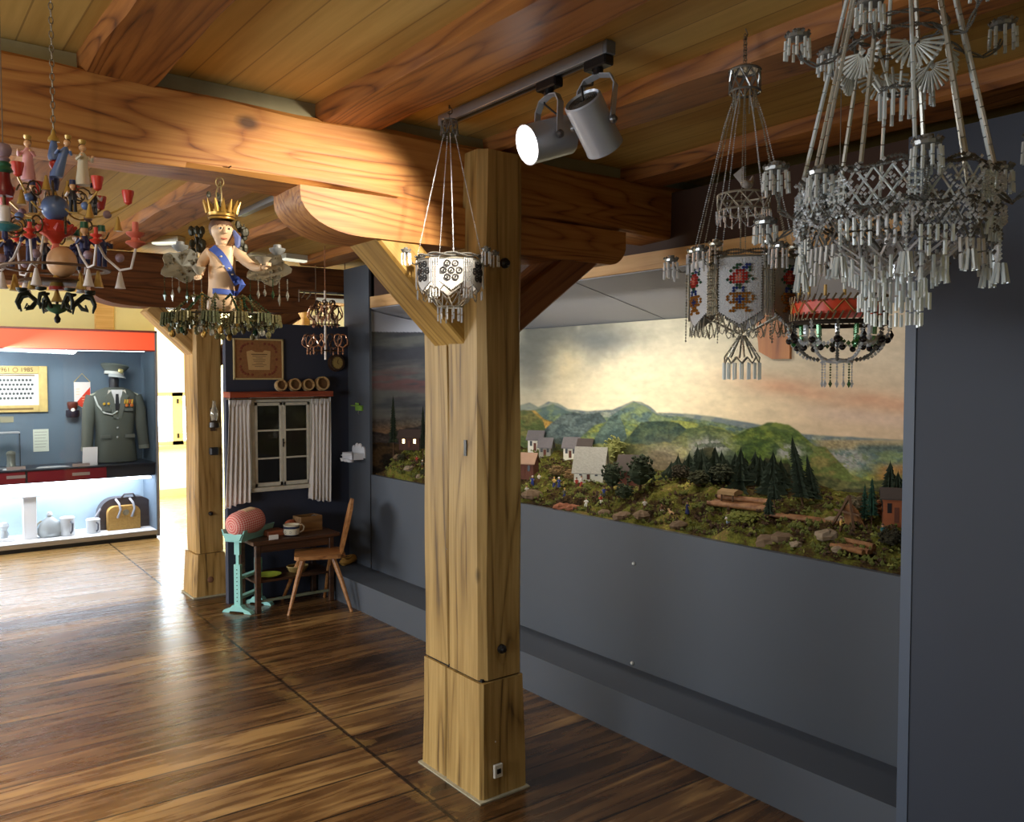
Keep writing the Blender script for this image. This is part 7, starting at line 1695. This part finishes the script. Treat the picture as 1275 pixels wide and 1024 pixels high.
# face
EYE_M = plain('eye_dark', (40,30,28), 0.3, var=0); 
for s in (-1, 1):
    e = OB(277+s*6.0, 287, -0.002); MB().ball(e, 0.0062, 10, 6, (1,1,0.7)).build('eye', plain('eye_white', (230,220,205), 0.3, var=0), body, True); MB().ball(e+fo*0.0045, 0.0032, 8, 5).build('iris', EYE_M, body, True)
    MB().tube([OB(277+s*2.5,283.0,0.001), OB(277+s*6,281.2,0.001), OB(277+s*10,283.2,0.001)], 0.0016, 5).build('eyebrow', plain('brow_brown', (120,80,50), 0.7, var=0), body)
MB().tube([OB(277,285,-0.001), OB(277,290,0.004), OB(277,293,0.007)], [0.0035,0.0050,0.0060], 8).build('nose', SK2, body, True)
MB().tube([OB(272.5,298.5,0.0), OB(277,299.3,0.001), OB(281.5,298.5,0.0)], [0.0015,0.0032,0.0015], 6).build('mouth', plain('lip_red', (178,90,74), 0.5, var=0), body, True)
MB().ball(OB(277,303,-0.008), 0.011, 8, 6, (1.2,1,0.8)).build('chin', SK2, body, True)
b = MB()
HB = K(277,284,-0.016)
b.ball(HB, 0.040, 14, 8, (0.95,0.95,0.95)); b.build('hair', plain('hair_chestnut', (96,66,46), 0.6, var=0.2), kg, True)
b = MB(); b.tube([K(291,288,0.0),K(296,297,0.004),K(295,306,0.010),K(291,313,0.018)], [0.006,0.011,0.009,0.003], 8); b.build('blue_ribbon', plain('ribbon_blue', (96,108,160), 0.6), kg, True)
# hands with fingers holding small things
for s, wv, hv in ((1, K(318,337,0.075), K(322,336,0.09)), (-1, K(243,345,0.055), K(240,349,0.07))):
    b = MB(); dd = (hv-wv).normalized(); b.ball(wv+dd*0.010, 0.011, 8, 6, (1,1,0.8))
    sd = dd.cross(Vector((0,0,1))).normalized()
    for q in range(4): o0 = wv+dd*0.018+sd*(q-1.5)*0.0052; b.tube([o0, o0+dd*(0.010+0.002*(q in (1,2)))+Vector((0,0,0.003)), o0+dd*0.010+Vector((0,0,0.012))], [0.0028,0.0025,0.002], 6)
    b.tube([wv+sd*s*0.009, wv+sd*s*0.014+dd*0.010+Vector((0,0,0.008))], [0.003,0.0022], 6); b.build('hand', SK2, body, True)
MB().lathe([(0.004,-0.01),(0.012,0.0),(0.026,0.016),(0.023,0.016),(0.008,0.0)], K(318,331,0.085), 14).build('held_cup', plain('cup_stone', (150,140,120), 0.4), kg, True)
MB().lathe([(0.004,-0.01),(0.012,0.0),(0.022,0.016),(0.019,0.016),(0.008,0.0)], K(241,342,0.07), 14).build('held_cup', plain('cup_stone', (150,140,120), 0.4), kg, True)
# crown
GOLD = plain('crown_gold', (176,136,62), 0.35, 0.6, var=0.25, scale=30); cc0 = K(277,271,0.0)
o = MB().lathe([(0.038,-0.010),(0.041,-0.008),(0.040,0.006),(0.045,0.018),(0.043,0.020),(0.036,0.008),(0.036,-0.008)], cc0, 28).build('crown', GOLD, kg, True)
for k in range(14):
    a = 2*PI*k/14; MB().tube([cc0+Vector(cyl(0.043,a,0.012)), cc0+Vector(cyl(0.050,a,0.032)), cc0+Vector(cyl(0.058,a,0.050))], [0.008,0.006,0.0015], 6).build('crown_spike', GOLD, o, True)
MB().lathe([(0.0415,-0.004),(0.044,-0.002),(0.0415,0.001)], cc0, 28).build('crown_band', plain('crown_band', (120,84,44), 0.4, 0.4), o, True)
# sash and belt
BL2 = plain('sash_blue', (72,98,178), 0.6, var=0.08, scale=40)
def ribbon(pts, w, m, nm, par, up=(0,0,1)):
    b = MB()
    for p0_, p1_ in zip(pts, pts[1:]): b.obox(p0_, p1_, w, 0.004, up)
    return b.build(nm, m, par)
def wrapline(pA, pB, f0, bulge, n=9): return [pA.lerp(pB, t/n)+fo*(f0+bulge*math.sin(PI*t/n)) for t in range(n+1)]
def drape(pa, pb, hw, nm, n=16):
    d_ = Vector((pb[0]-pa[0], pb[1]-pa[1])); nn = Vector((-d_.y, d_.x)).normalized()*hw; b = MB(); vs = []; fs = []
    for i in range(n+1):
        for q in (-1, 0, 1): c_ = Vector(pa)+d_*(i/n)+nn*q; vs.append(OB(c_.x, c_.y, 0.0035))
    m_ = len(vs); vs += [v-fo*0.004 for v in vs]
    for i in range(n):
        for q in (0, 1): k = i*3+q; fs += [(k,k+1,k+4,k+3),(k+m_,k+3+m_,k+4+m_,k+1+m_)]
        fs += [(i*3,i*3+3,i*3+3+m_,i*3+m_),(i*3+2,i*3+2+m_,i*3+5+m_,i*3+5)]
    return b.add(vs, fs).build(nm, BL2, kg, True)
sa_ = drape((262,309), (295,354), 5.0, 'sash'); drape((259,364), (295,366), 3.2, 'belt')
b = MB().tube([K(294,350,0.034), K(298,356,0.036), K(294,364,0.03)], [0.009,0.010,0.004], 8); b.build('sash_bow', BL2, kg, True)
def torus_band(zpy, rx, ry, w, m, nm, tilt=0.0):
    b = MB(); c_ = K(275.5, zpy, 0.004); n = 28; vs = []; fs = []
    for k in range(n):
        a = 2*PI*k/n; r3 = ri*math.cos(a)*rx+fo*math.sin(a)*ry; zt_ = tilt*math.cos(a)
        for rr_, zz_ in ((1,-w/2),(1.05,-w/2),(1.05,w/2),(1,w/2)): vs.append(c_+r3*rr_+Vector((0,0,zz_+zt_)))
    for k in range(n):
        for q in range(4): fs.append((k*4+q, ((k+1)%n)*4+q, ((k+1)%n)*4+(q+1)%4, k*4+(q+1)%4))
    return b.add(vs, fs).build(nm, m, kg, True)
0 and torus_band(366, 0.0455, 0.0475, 0.014, BL2, 'belt', 0.004)
for px, py in ((270,322),(281,336),(272,334),(286,343)):
    p_ = OB(px, py, 0.004); MB().ball(p_, 0.005, 6, 4, (1,1,0.6)).build('sash_star', plain('star_pale', (240,224,190), 0.4, var=0), sa_)
# wings of pierced silver leaf, with drops
PEW = plain('pewter_leaf', (122,112,90), 0.35, 0.5, var=0.3, scale=40); GRN_G = crystal('bottle_green_glass', (30,62,40), 0.05, 0.1); SMK = crystal('smoky_glass', (150,146,132), 0.2, 0.12)
for s, cx, cy in ((-1, 225, 332), (1, 331, 336)):
    c_ = K(cx, cy, 0.02); out = []
    for k in range(26):
        a = 2*PI*k/26; r_ = (1+0.16*math.cos(5*a+0.5)); out.append((26*S*math.cos(a)*r_, 19*S*math.sin(a)*r_))
    n = len(out); b = MB(); vs = [c_+ri*x+Vector((0,0,z)) for x, z in out]; vs2 = [v+fo*0.004 for v in vs]; md_ = c_-fo*0.010
    b.add(vs+vs2+[md_, md_+fo*0.006], [(i,(i+1)%n,2*n) for i in range(n)]+[(n+i,2*n+1,n+(i+1)%n) for i in range(n)]+[(i,i+n,(i+1)%n+n,(i+1)%n) for i in range(n)])
    o = b.build('silver_wing', PEW, kg); b = MB()
    for k in range(30): a = rnd.uniform(0, 6.28); q = math.sqrt(rnd.random()); b.gem(c_+ri*24*S*q*math.cos(a)+Vector((0,0,17*S*q*math.sin(a)))+fo*0.006, rnd.uniform(0.003,0.007))
    b.build('embossed_leaf', plain('leaf_emboss', (104,96,76), 0.5, 0.3, var=0.3), o)  # embossed leaves in a darker pewter tone
    p_ = K(cx+ (-2 if s < 0 else 12), cy-22, 0.02); MB().lathe([(0.010,-0.012),(0.024,0.0),(0.026,0.008),(0.014,0.008),(0.012,0.02),(0,0.02)], p_, 12).build('candle_socket', plain('socket_grey', (120,122,120), 0.4), kg, True)
    for k in range(6):
        q_ = K(cx-22+k*9, cy+14, 0.02+0.008*(k % 2)); l_ = rnd.uniform(0.05, 0.085); b = MB(); b.beads([q_, q_-Vector((0,0,l_*0.5))], 0.0028); b.gem(q_-Vector((0,0,l_*0.78)), 0.0058, l_*0.28); b.build('crystal_drop', SMK if k % 3 else GRN_G, kg)
for s, cx, cy in ((-1, 248, 300), (1, 304, 296)):
    b = MB(); r0_ = random.Random(5+s)
    for k in range(16):
        p_ = K(cx+r0_.uniform(-9,9), cy+r0_.uniform(-17,18), -0.03+r0_.uniform(-0.015,0.015)); b.ball(p_, 0.010, 6, 4, (1.0,0.5,1.5))
    b.tube([K(cx,cy+24,-0.03), K(cx,cy,-0.03), K(cx+s*4,cy-18,-0.03)], 0.002, 5); b.build('leaf_spray', plain('leaf_dark_metal', (62,60,46), 0.35, 0.4, var=0.4, scale=40), kg)
# ring of green-brown garlands
R1 = 62*S; zg = PYz(398)-base_z; DG = plain('garland_glass_dark', (98,92,60), 0.2, 0.3, var=0.6, scale=60)
for k in range(12):
    a = 2*PI*k/12; e_ = Vector((0,0,0))+Vector(cyl(R1, a, zg)); b = MB()
    for q in range(16): t = 2*PI*q/16; b.bugle(e_+Vector(cyl(0.022, t, 0.016)), e_+Vector(cyl(0.027, t, -0.012-0.016*rnd.random())), 0.0042, 0.020, 0.1, 5)
    b.lathe([(0.004,-0.01),(0.012,0.0),(0.026,0.014),(0.022,0.016),(0.006,0.004)], e_, 10); b.gem(e_+Vector((0,0,-0.034)), 0.007, 0.012); b.build('garland_cup', DG if k % 2 else plain('garland_glass_green', (84,88,62), 0.2, 0.3, var=0.6, scale=60), kg)
    b = MB(); b.beads([Vector(cyl(R1*(1-0.0*t), a+2*PI/12*t/6, zg+0.01-0.022*math.sin(PI*t/6))) for t in range(7)], 0.0065); b.build('garland', DG, kg)
    b = MB(); b.beads([Vector(cyl(R1*0.96, a, zg+0.018)), Vector(cyl(R1*0.55, a, zg+0.075)), Vector(cyl(0.03, a, zg+0.06))], 0.005); b.build('garland_strand', GRN_G if k % 2 else DG, kg)
for k in range(46):
    a = 2*PI*k/46+0.13; r_ = R1*rnd.choice((0.4,0.6,0.8,0.95)); z_ = zg+rnd.uniform(0.03,0.12)*(1.15-r_/R1); b = MB(); b.beads([Vector(cyl(r_, a, z_)), Vector(cyl(r_, a, z_-0.05))], 0.0055, 0.8); b.ball(Vector(cyl(r_, a, z_-0.06)), 0.009, 7, 5, (1,1,1.3)); b.build('glass_cluster', (DG, GRN_G, SMK, GOLD)[k % 4 if k % 3 else 0], kg)
b = MB(); b.tube([Vector(cyl(R1, a, zg+0.012)) for a in np.linspace(0, 2*PI, 40)[:-1]], 0.003, 5, closed=True)
for k in range(6): b.tube([(0,0,zg+0.03), Vector(cyl(R1, k*PI/3, zg+0.012))], 0.0025, 5)
b.tube([(0,0,zg+0.03), K(275,372)], 0.006, 6); b.build('wire_hoop', plain('iron_wire', (50,46,38), 0.4, 0.5), kg)
# ring and cord at the top
zt_ = PYz(226)-base_z
b = MB(); b.tube([K(275,262,-0.03), K(272,240,-0.02), K(275,227,0)], 0.0022, 5); b.tube([K(280,262,-0.03), K(279,240,-0.02), K(276,227,0)], 0.0022, 5); b.tube([K(275+5*math.sin(a), 228-6*math.cos(a)) for a in np.linspace(0,2*PI,13)[:-1]], 0.0018, 5, closed=True); b.build('hanging_loop', plain('loop_brass', (150,130,84), 0.4, 0.5), kg)
b = MB(); hk = Vector((0, GY0-kc_.y, GZ0+0.02-base_z)); b.tube([K(275,222), K(275,218,-0.02), hk+Vector((0,-0.02,0)), hk+Vector((0,0.003,0))], 0.002, 6); b.build('ceiling_hook', MATS['dark_iron'], kg)
b = MB()
for k in range(12): p_ = K(275+rnd.uniform(-14,14), 250+rnd.uniform(-12,10), -0.05); b.ball(p_, 0.008, 6, 4, (1,0.5,1.4))
b.build('leaf_spray', MATS['leaf_dark_metal'], kg)

# ---- A: turned wooden chandelier with angels and miners at the left
wA = 1.95; ca_ = at(70, 330, w=wA); PA = lambda py: at(70, py, w=wA).z
bz = PA(402); wo = thing('wooden_candle_chandelier', 'painted turned-wood chandelier with candle arms, angels and miners around blue and peach balls', 'chandelier', (ca_.x, ca_.y, bz)); SA = wA/F
zA_ = lambda py: PA(py)-bz
WR = plain('paint_red', (206,62,46), 0.35, var=0.05); WBL = plain('paint_blue', (96,120,168), 0.35, var=0.06); WNV = plain('paint_navy', (42,48,92), 0.4, var=0.05); WGD = plain('paint_gold', (196,160,84), 0.35, 0.3, var=0.1); WPE = plain('paint_peach', (226,178,132), 0.4, var=0.05); WGR = plain('paint_green', (40,96,70), 0.4, var=0.06); WSA = plain('paint_salmon', (226,120,100), 0.4, var=0.05); WWH = plain('paint_white', (226,218,214), 0.45, var=0.03); WIR = plain('wire_bronze', (92,74,52), 0.4, 0.5, var=0.1); WPU = plain('paint_mauve', (150,128,142), 0.4, var=0.05)
b = MB(); h_ = ZC-bz; z0_ = zA_(172); nlk = int((h_-z0_)/0.016)
for k in range(nlk):
    z = z0_+0.008+k*0.016; q = k % 2; b.tube([(0.0045*math.cos(a)*(1-q), 0.0045*math.cos(a)*q, z+0.0095*math.sin(a)) for a in np.linspace(0, 2*PI, 9)[:-1]], 0.0013, 4, closed=True)
b.build('hanging_chain', plain('chain_steel', (140,130,112), 0.35, 0.7, var=0), wo)
def L_(nm, prof, m, par=wo): return MB().lathe([(r*SA, zA_(py)) for r, py in prof], (0,0,0), 20).build(nm, m, par, True)
L_('gold_finial', [(7,178),(6,174),(3,170),(1,162),(0,160)], WGD); L_('blue_spindle', [(6,201),(7,197),(6,190),(3.5,179),(3,177)], WBL); L_('red_bead', [(2,213),(5.5,208),(5.5,204),(2,201)], WR)
L_('blue_core', [(4,238),(6,228),(5,216),(3,213)], WNV); MB().ball((0,0,zA_(260)), 16*SA, 24, 16).build('blue_ball', WBL, wo, True); L_('ball_cap', [(1,238),(3,243),(5.5,247)][::-1], WGD)
L_('red_calyx', [(4,304),(10,296),(20,290),(17,284),(13,276),(6,276)], WR); L_('neck', [(6,312),(4,306),(4,303)], WSA)
b = MB(); 
for k in range(8): a = 2*PI*k/8; b.tube([cyl(8*SA,a,zA_(284)), cyl(18*SA,a,zA_(287)), cyl(24*SA,a,zA_(281))], [0.008,0.010,0.003], 7)
b.build('red_petal_ring', WR, wo, True)
MB().ball((0.012,0,zA_(326)), 17.5*SA, 24, 14, (1,1,1.12)).build('peach_ball', WPE, wo, True)
L_('lower_cone', [(9,358),(7,352),(3,343),(2,340)], WGD); L_('red_collar', [(9,361),(9,357)], WR); L_('cone_bell', [(7,376),(4,369),(2,362)], WGD)
L_('green_dish', [(2,391),(9,388),(15,382),(17,380),(14,381),(0,383)], WGR); L_('bottom_knob', [(0,403),(3,401),(4,397),(2,393),(2,390)], MATS['dark_iron']); 
L_('wooden_plate', [(0,352),(40,352.5),(42,351),(40,349.5),(0,349)], plain('plate_dark_wood', (88,60,40), 0.5))
MB().tube([(0,0,zA_(395)),(0,0,zA_(176))], 0.0035, 8).build('central_rod', WIR, wo)
# ornate iron arms under the plate
for k in range(8):
    a = 2*PI*k/8+0.2; b = MB(); pts = [(15,384),(24,376),(33,368),(42,370),(46,379),(43,388)]
    b.tube([cyl(r*SA, a, zA_(py)) for r, py in pts], [0.004,0.005,0.005,0.005,0.004,0.002], 6); b.tube([cyl(r*SA, a, zA_(py)) for r, py in ((24,376),(30,384),(37,386),(34,380))], [0.003,0.004,0.003,0.002], 6); b.lathe([(0.004,0),(0.011,0.003),(0.012,0.008),(0.004,0.006)], cyl(40*SA,a,zA_(366)), 10); b.build('scroll_arm', plain('iron_green_black', (34,40,32), 0.5, 0.3, var=0.3, scale=40), wo, True)
def cone_bell(p, s=1.0, m=None): return MB().lathe([(0.011*s,-0.0),(0.009*s,0.006*s),(0.005*s,0.024*s),(0.003*s,0.034*s),(0.0,0.036*s)], p, 12).build('cone_bell', m or WGD, wo, True)
def cup(p, s=1.0, m=None): return MB().lathe([(0.002*s,0),(0.008*s,0.004*s),(0.0095*s,0.012*s),(0.0125*s,0.026*s),(0.0125*s,0.031*s),(0.010*s,0.031*s),(0.008*s,0.014*s),(0,0.012*s)], p, 16).build('candle_cup', m or WR, wo, True)
def warm(p0, p1, sag, name='wire_arm'):
    p0, p1 = Vector(p0), Vector(p1); pts = [p0.lerp(p1, t/10)+Vector((0,0,-sag*math.sin(PI*(t/10)**0.8))) for t in range(11)]; return MB().tube(pts, 0.0022, 6).build(name, WGD, wo, True)
fd = CAMV(ca_); vr = math.atan2(RT.y, RT.x)   # picture right as an angle
def PP(px, py, f=0.0): # a spot given in picture terms around the axis
    v = Vector((RT.x, RT.y, 0)).normalized()*((px-70)*SA); v2 = Vector((math.cos(fd), math.sin(fd), 0))*f; return v+v2+Vector((0,0,zA_(py)))
# upper ring of arms with red cups and beads
ups = [(26,228,0.06),(122,244,0.05),(160,258,0.02),(48,236,-0.08),(95,240,-0.08),(8,262,0.03),(128,258,-0.05),(12,246,-0.05)]
for px, py, f in ups:
    e = PP(px, py, f); st_ = Vector((e.x*0.25, e.y*0.25, zA_(262))); warm(st_, e, 0.022); cup(e, 1.05); MB().ball(st_.lerp(e, 0.62)+Vector((0,0,-0.018)), 0.0095, 12, 8).build('painted_bead', WPU if f < 0.03 else WBL, wo, True)
for px, py, f in ((147,290,0.02),(112,277,0.05),(30,262,0.07),(60,243,0.05),(86,246,0.02),(120,250,-0.02)): cone_bell(PP(px, py, f), 0.95)
# lower big arms with salmon lobed cups and candles
for k, (px, py, f) in enumerate(((168,312,0.03),(-14,312,0.03),(40,308,0.13),(110,306,-0.12),(20,300,-0.11),(118,312,0.10))):
    sc_ = 1.0 if k < 2 else 0.62; e = PP(px, py, f); st_ = Vector((e.x*0.50, e.y*0.50, zA_(300))); pts = [st_, Vector((e.x*0.62, e.y*0.62, zA_(322))), Vector((e.x*0.80, e.y*0.80, zA_(338))), Vector((e.x*0.94, e.y*0.94, zA_(336))), e]
    MB().tube([pts[0].lerp(pts[1], .5)]+pts, 0.0028, 6).build('wire_arm', WWH, wo, True) if False else MB().tube(pts, 0.0030, 6).build('wire_arm', WWH, wo, True)
    b = MB(); b.lathe([(r_*sc_, z_*sc_) for r_, z_ in [(0.003,0),(0.010,0.004),(0.022,0.012),(0.020,0.016),(0.010,0.018),(0.009,0.024),(0.020,0.032),(0.021,0.036),(0.010,0.037),(0.007,0.038),(0.007,0.06),(0,0.06)]], e, 14); b.build('lobed_candle_cup', WSA if k == 0 else WR, wo, True)
    mid = pts[2]; MB().ball(mid+Vector((0,0,0.028)), 0.010, 12, 8).build('painted_bead', WPU, wo, True); cone_bell(mid+Vector((0,0,-0.042)), 1.1, WWH)
# figures: angels above, miners round the plate
def wfig(p, kind, s, rot, lean=(0,0)):
    """turned figure: skirted angel, or miner with two legs"""
    p = Vector(p); b = MB(); ca, sa2 = math.cos(rot), math.sin(rot)
    def Q(x, y, z): return p+Vector(((x*ca-y*sa2)+lean[0]*z, (x*sa2+y*ca)+lean[1]*z, z))*1.0 if False else p+Vector((x*ca-y*sa2+lean[0]*z, x*sa2+y*ca+lean[1]*z, z))
    hC, hD = {'angel_pink': (plain('fig_pink', (220,160,160), 0.45, var=0), WPU), 'angel_blue': (WBL, WNV), 'angel_white': (plain('fig_cream', (206,196,172), 0.45, var=0), WWH), 'miner': (WNV, WNV), 'miner_dark': (plain('fig_black', (34,34,42), 0.4, var=0), WWH), 'miner_red': (WR, WNV)}[kind]
    if kind.startswith('angel'):
        vs = MB(); prof = [(0.013,0),(0.0135,0.006),(0.0105,0.03),(0.009,0.045),(0.010,0.055),(0.004,0.064)]
        o = MB(); 
        for i in range(len(prof)): pass
        o.lathe([(r*s, z*s) for r, z in prof], (0,0,0), 14); o.v = [tuple(Vector(v)+Vector((lean[0]*v[2], lean[1]*v[2], 0))+p) for v in o.v]; body_ = o.build('angel_figure', hC, wo, True); hz = 0.064
    else:
        o = MB()
        for q in (-1, 1): o.tube([Q(0,q*0.005*s,0), Q(0.001*s,q*0.0045*s,0.016*s), Q(0,q*0.003*s,0.030*s)], [0.0042*s,0.0040*s,0.0050*s], 7)
        o.tube([Q(0,0,0.027*s), Q(0,0,0.040*s), Q(0,0,0.050*s)], [0.0088*s,0.0090*s,0.0050*s], 10); body_ = o.build('miner_figure', hC, wo, True); hz = 0.052
    b = MB()
    for q in (-1, 1): b.tube([Q(0,q*0.009*s,(hz-0.008)*s), Q(0.008*s,q*0.015*s,(hz-0.016)*s), Q(0.018*s,q*0.011*s,(hz-0.010)*s)], [0.0034*s,0.0030*s,0.0024*s], 6)
    b.build('sleeve', hC if kind != 'miner_dark' else hD, body_, True)
    b = MB(); b.tube([Q(0,0,(hz-0.004)*s), Q(0,0,(hz+0.004)*s)], 0.0028*s, 6); b.ball(Q(0.0,0,(hz+0.009)*s), 0.0068*s, 10, 7, (1,1,1.1)); b.gem(Q(0.0072*s,0,(hz+0.009)*s), 0.0014*s)
    for q in (-1, 1): b.ball(Q(0.019*s,q*0.011*s,(hz-0.009)*s), 0.0026*s, 6, 4)
    b.build('face_and_hands', WPE, body_, True)
    if kind.startswith('angel'): MB().ball(Q(-0.002*s,0,(hz+0.0115)*s), 0.0066*s, 8, 6).build('hair', plain('fig_hair', (90,60,36), 0.6, var=0), body_, True); MB().lathe([(0.0045*s,0),(0.0065*s,0.003*s),(0.0075*s,0.008*s),(0.006*s,0.008*s)], Q(0,0,(hz+0.0165)*s), 10).build('little_crown', WGD, body_, True)
    else: MB().lathe([(0.0075*s,0),(0.0072*s,0.003*s),(0.0066*s,0.011*s),(0,0.012*s)], Q(0,0,(hz+0.0125)*s), 10).build('miner_hat', WR if kind == 'miner_red' else (WGR if s > 1 else WNV), body_, True)
    return body_
wfig(PP(72,226,0.04), 'angel_blue', 1.05, fd, (0.35*RT.x, 0.35*RT.y)); wfig(PP(105,235,0.03), 'angel_white', 1.15, fd+0.4); wfig(PP(38,228,0.02), 'angel_pink', 1.15, fd-0.3); wfig(PP(92,268,0.04), 'miner_dark', 0.95, fd); wfig(PP(118,268,0.0), 'miner_dark', 0.95, fd+0.5); wfig(PP(43,268,0.03), 'miner_dark', 0.95, fd-0.3)
wfig(PP(80,292,-0.05), 'miner', 0.9, fd); wfig(PP(60,290,-0.06), 'miner_red', 0.9, fd)
for k, (px, f, kd) in enumerate(((40,0.05,'miner'),(105,0.05,'miner'),(127,0.0,'miner'),(12,0.0,'miner'),(58,-0.06,'miner_dark'),(96,-0.07,'miner'))): wfig(PP(px, 332 if px not in (40,) else 329, f), kd, 1.25, fd+rnd.uniform(-0.6, 0.6))
for px, f in ((40,0.03),(100,0.03),(122,0.0),(18,0.0)): cone_bell(PP(px, 362 if px != 122 else 358, f), 1.1)
MB().lathe([(54*SA,0),(61*SA,0),(62*SA,0.003),(60*SA,0.005),(54*SA,0.004)], (0,0,zA_(336)), 36).build('figure_ring_plate', plain('plate_ring_wood', (110,80,52), 0.5), wo, True)
# bronze scroll wires
for k in range(9):
    a = 2*PI*k/9+0.3; b = MB(); c_ = Vector(cyl(0.055, a, zA_(243))); rd = Vector(cyl(1,a,0))
    b.tube([c_+rd*(0.022*(1-t/16)*math.cos(t*0.62))+Vector((0,0,0.022*(1-t/16)*math.sin(t*0.62))) for t in range(15)], 0.0020, 5); b.build('scroll_wire', WIR, wo)
    b = MB(); c_ = Vector(cyl(0.085, a+0.3, zA_(285))); b.tube([c_+rd*(0.028*(1-t/16)*math.cos(-t*0.6))+Vector((0,0,0.028*(1-t/16)*math.sin(-t*0.6))) for t in range(15)], 0.0020, 5); b.build('scroll_wire', WIR, wo)
# neighbour hanging figure cut by the left edge
e_ = at(5, 245, w=1.85); lf = thing('turned_candle_ornament', 'large turned ornament with mauve top, green collar and dark red body at the left edge', 'ornament', (e_.x, e_.y, at(5,300,w=1.85).z)); LZ = lambda py: at(5,py,w=1.85).z-at(5,300,w=1.85).z; sl = 1.85/F
def LL(nm, prof, m): MB().lathe([(r*sl, LZ(py)) for r, py in prof], (0,0,0), 20).build(nm, m, lf, True)
LL('mauve_top', [(6,202),(8,199),(6,196),(9,192),(10,186),(8,181),(3,179),(0,178.5)], WPU); LL('green_collar', [(7,216),(11,213),(8,208),(9,205),(5,201)], WGR); LL('red_body', [(10,244),(12,238),(8,226),(7,216)], plain('paint_dark_red', (120,30,34), 0.35, var=0.05)); LL('white_block', [(6,276),(7,272),(7,258),(5,256)], WWH); LL('teal_star', [(4,288),(15,284),(18,281),(8,277),(3,275)], plain('paint_teal', (60,140,150), 0.4)); LL('lower_spindle', [(0,300),(4,296),(3,288)], WNV); LL('rod', [(2,257),(2,243)], WIR)
h2 = ZC-lf.location.z; MB().tube([(0,0,LZ(180)),(0,0,h2)], 0.0012, 5).build('hanging_wire', WIRE, lf)
# ------------------------------------------------------------------ light
def area(name, loc, target, sx, sy, power, color=(1,1,1), spread=180):
    l = bpy.data.lights.new(name, 'AREA'); l.shape = 'RECTANGLE'; l.size = sx; l.size_y = sy; l.energy = power; l.color = color; l.spread = math.radians(spread)
    o = bpy.data.objects.new(name, l); COL.objects.link(o); o.location = loc
    o.rotation_euler = (Vector(target)-Vector(loc)).to_track_quat('-Z', 'Y').to_euler(); return o
def spot(name, loc, target, power, angle, blend=0.5, color=(1,1,1), size=0.04):
    l = bpy.data.lights.new(name, 'SPOT'); l.energy = power; l.spot_size = math.radians(angle); l.spot_blend = blend; l.color = color; l.shadow_soft_size = size
    o = bpy.data.objects.new(name, l); COL.objects.link(o); o.location = loc
    o.rotation_euler = (Vector(target)-Vector(loc)).to_track_quat('-Z', 'Y').to_euler(); return o
wd = bpy.data.worlds.new('world'); scene.world = wd; wd.use_nodes = True
bg = wd.node_tree.nodes['Background']; bg.inputs[0].default_value = (0.62, 0.78, 1.0, 1); bg.inputs[1].default_value = 22.0
DAY = (0.86, 0.93, 1.0); WARM = (1.0, 0.78, 0.52)
area('daylight_window_left', (XL+0.05, 3.0, 1.25), (0, 3.2, 0.6), 3.4, 1.1, 150, DAY)
area('daylight_window_left_far', (XL+0.05, 7.4, 1.35), (0.6, 7.2, 0.3), 2.6, 1.3, 330, DAY)
area('daylight_window_rear', (0.4, YB+0.05, 1.0), (1.2, 0, 0.3), 2.2, 0.9, 6, DAY)
area('daylight_far_window', (2.6, YF-0.05, 1.2), (2.4, 9, 0.6), 0.9, 0.9, 110, (0.7,0.82,1.0))
area('far_hall_daylight', (0.0, 11.0, 1.6), (2.8, 10.8, 1.2), 0.8, 1.6, 420, (0.78,0.88,1.0))
spot('floor_fill_near', (-0.1, 3.1, 2.45), (0.15, 2.9, 0), 150, 100, 1.0, (1,0.93,0.82), 0.2)  # unseen fill added to brighten the floor at the near left
spot('floor_fill', (0.1, 4.6, 2.45), (0.75, 4.6, 0), 110, 100, 1.0, (1,0.93,0.82), 0.2)  # second unseen fill, added to warm the floor further back
area('case_front_fill', (0.6, KY0-1.6, 2.35), (0.8, KY0, 1.5), 2.0, 0.3, 26, (1,0.95,0.88), 120)  # added fill in front of the case to lift its header band
area('case_tube', (0.8, KY0+0.16, 1.85), (1.2, KY1, 1.1), 2.6, 0.06, 30, (0.9,0.97,1.0))
# track spotlights, and an added fill for the girder
spot('track_spot_lamp_right', SPOT_B, SPOT_B+dirv(0.30,-0.80,0.60), 30, 75, 1.0, (0.93,0.96,1.0), 0.04)
spot('track_spot_lamp', SPOT_A, at(378, 335, w=2.9), 75, 74, 0.45, (1,0.88,0.72), 0.04)
spot('girder_fill', (-0.3, 0.6, 2.42), at(150, 140, Y=GY0), 22, 60, 1.0, (1,0.8,0.58))  # unseen spot added to light the girder, not on the track
# showcase lamps behind the fascia
area('showcase_lamp', (SX+0.10, 3.45, 2.02), (BD, 3.5, 1.1), 1.3, 0.06, 8.6, (1,0.93,0.84), 130)
area('showcase_lamp_right', (SX+0.12, 2.0, 2.03), (BD, 2.0, 1.35), 0.8, 0.06, 1.4, (1,0.88,0.76), 130)
area('showcase_lamp_evening', (SX+0.12, 5.0, 2.03), (BD, 5.2, 1.3), 0.5, 0.06, 1.6, (0.9,0.9,0.9), 130)
vs = scene.view_settings; scene.display_settings.display_device = 'sRGB'
vs.view_transform = 'Standard'; vs.look = 'None'; vs.exposure = 0.0; vs.gamma = 1.0; vs.use_curve_mapping = False
scene.cycles.max_bounces = 7; scene.cycles.diffuse_bounces = 4; scene.cycles.glossy_bounces = 3; scene.cycles.transparent_max_bounces = 24
scene.cycles.caustics_reflective = False; scene.cycles.caustics_refractive = False
scene.cycles.sample_clamp_indirect = 6
scene.cycles.use_denoising = True
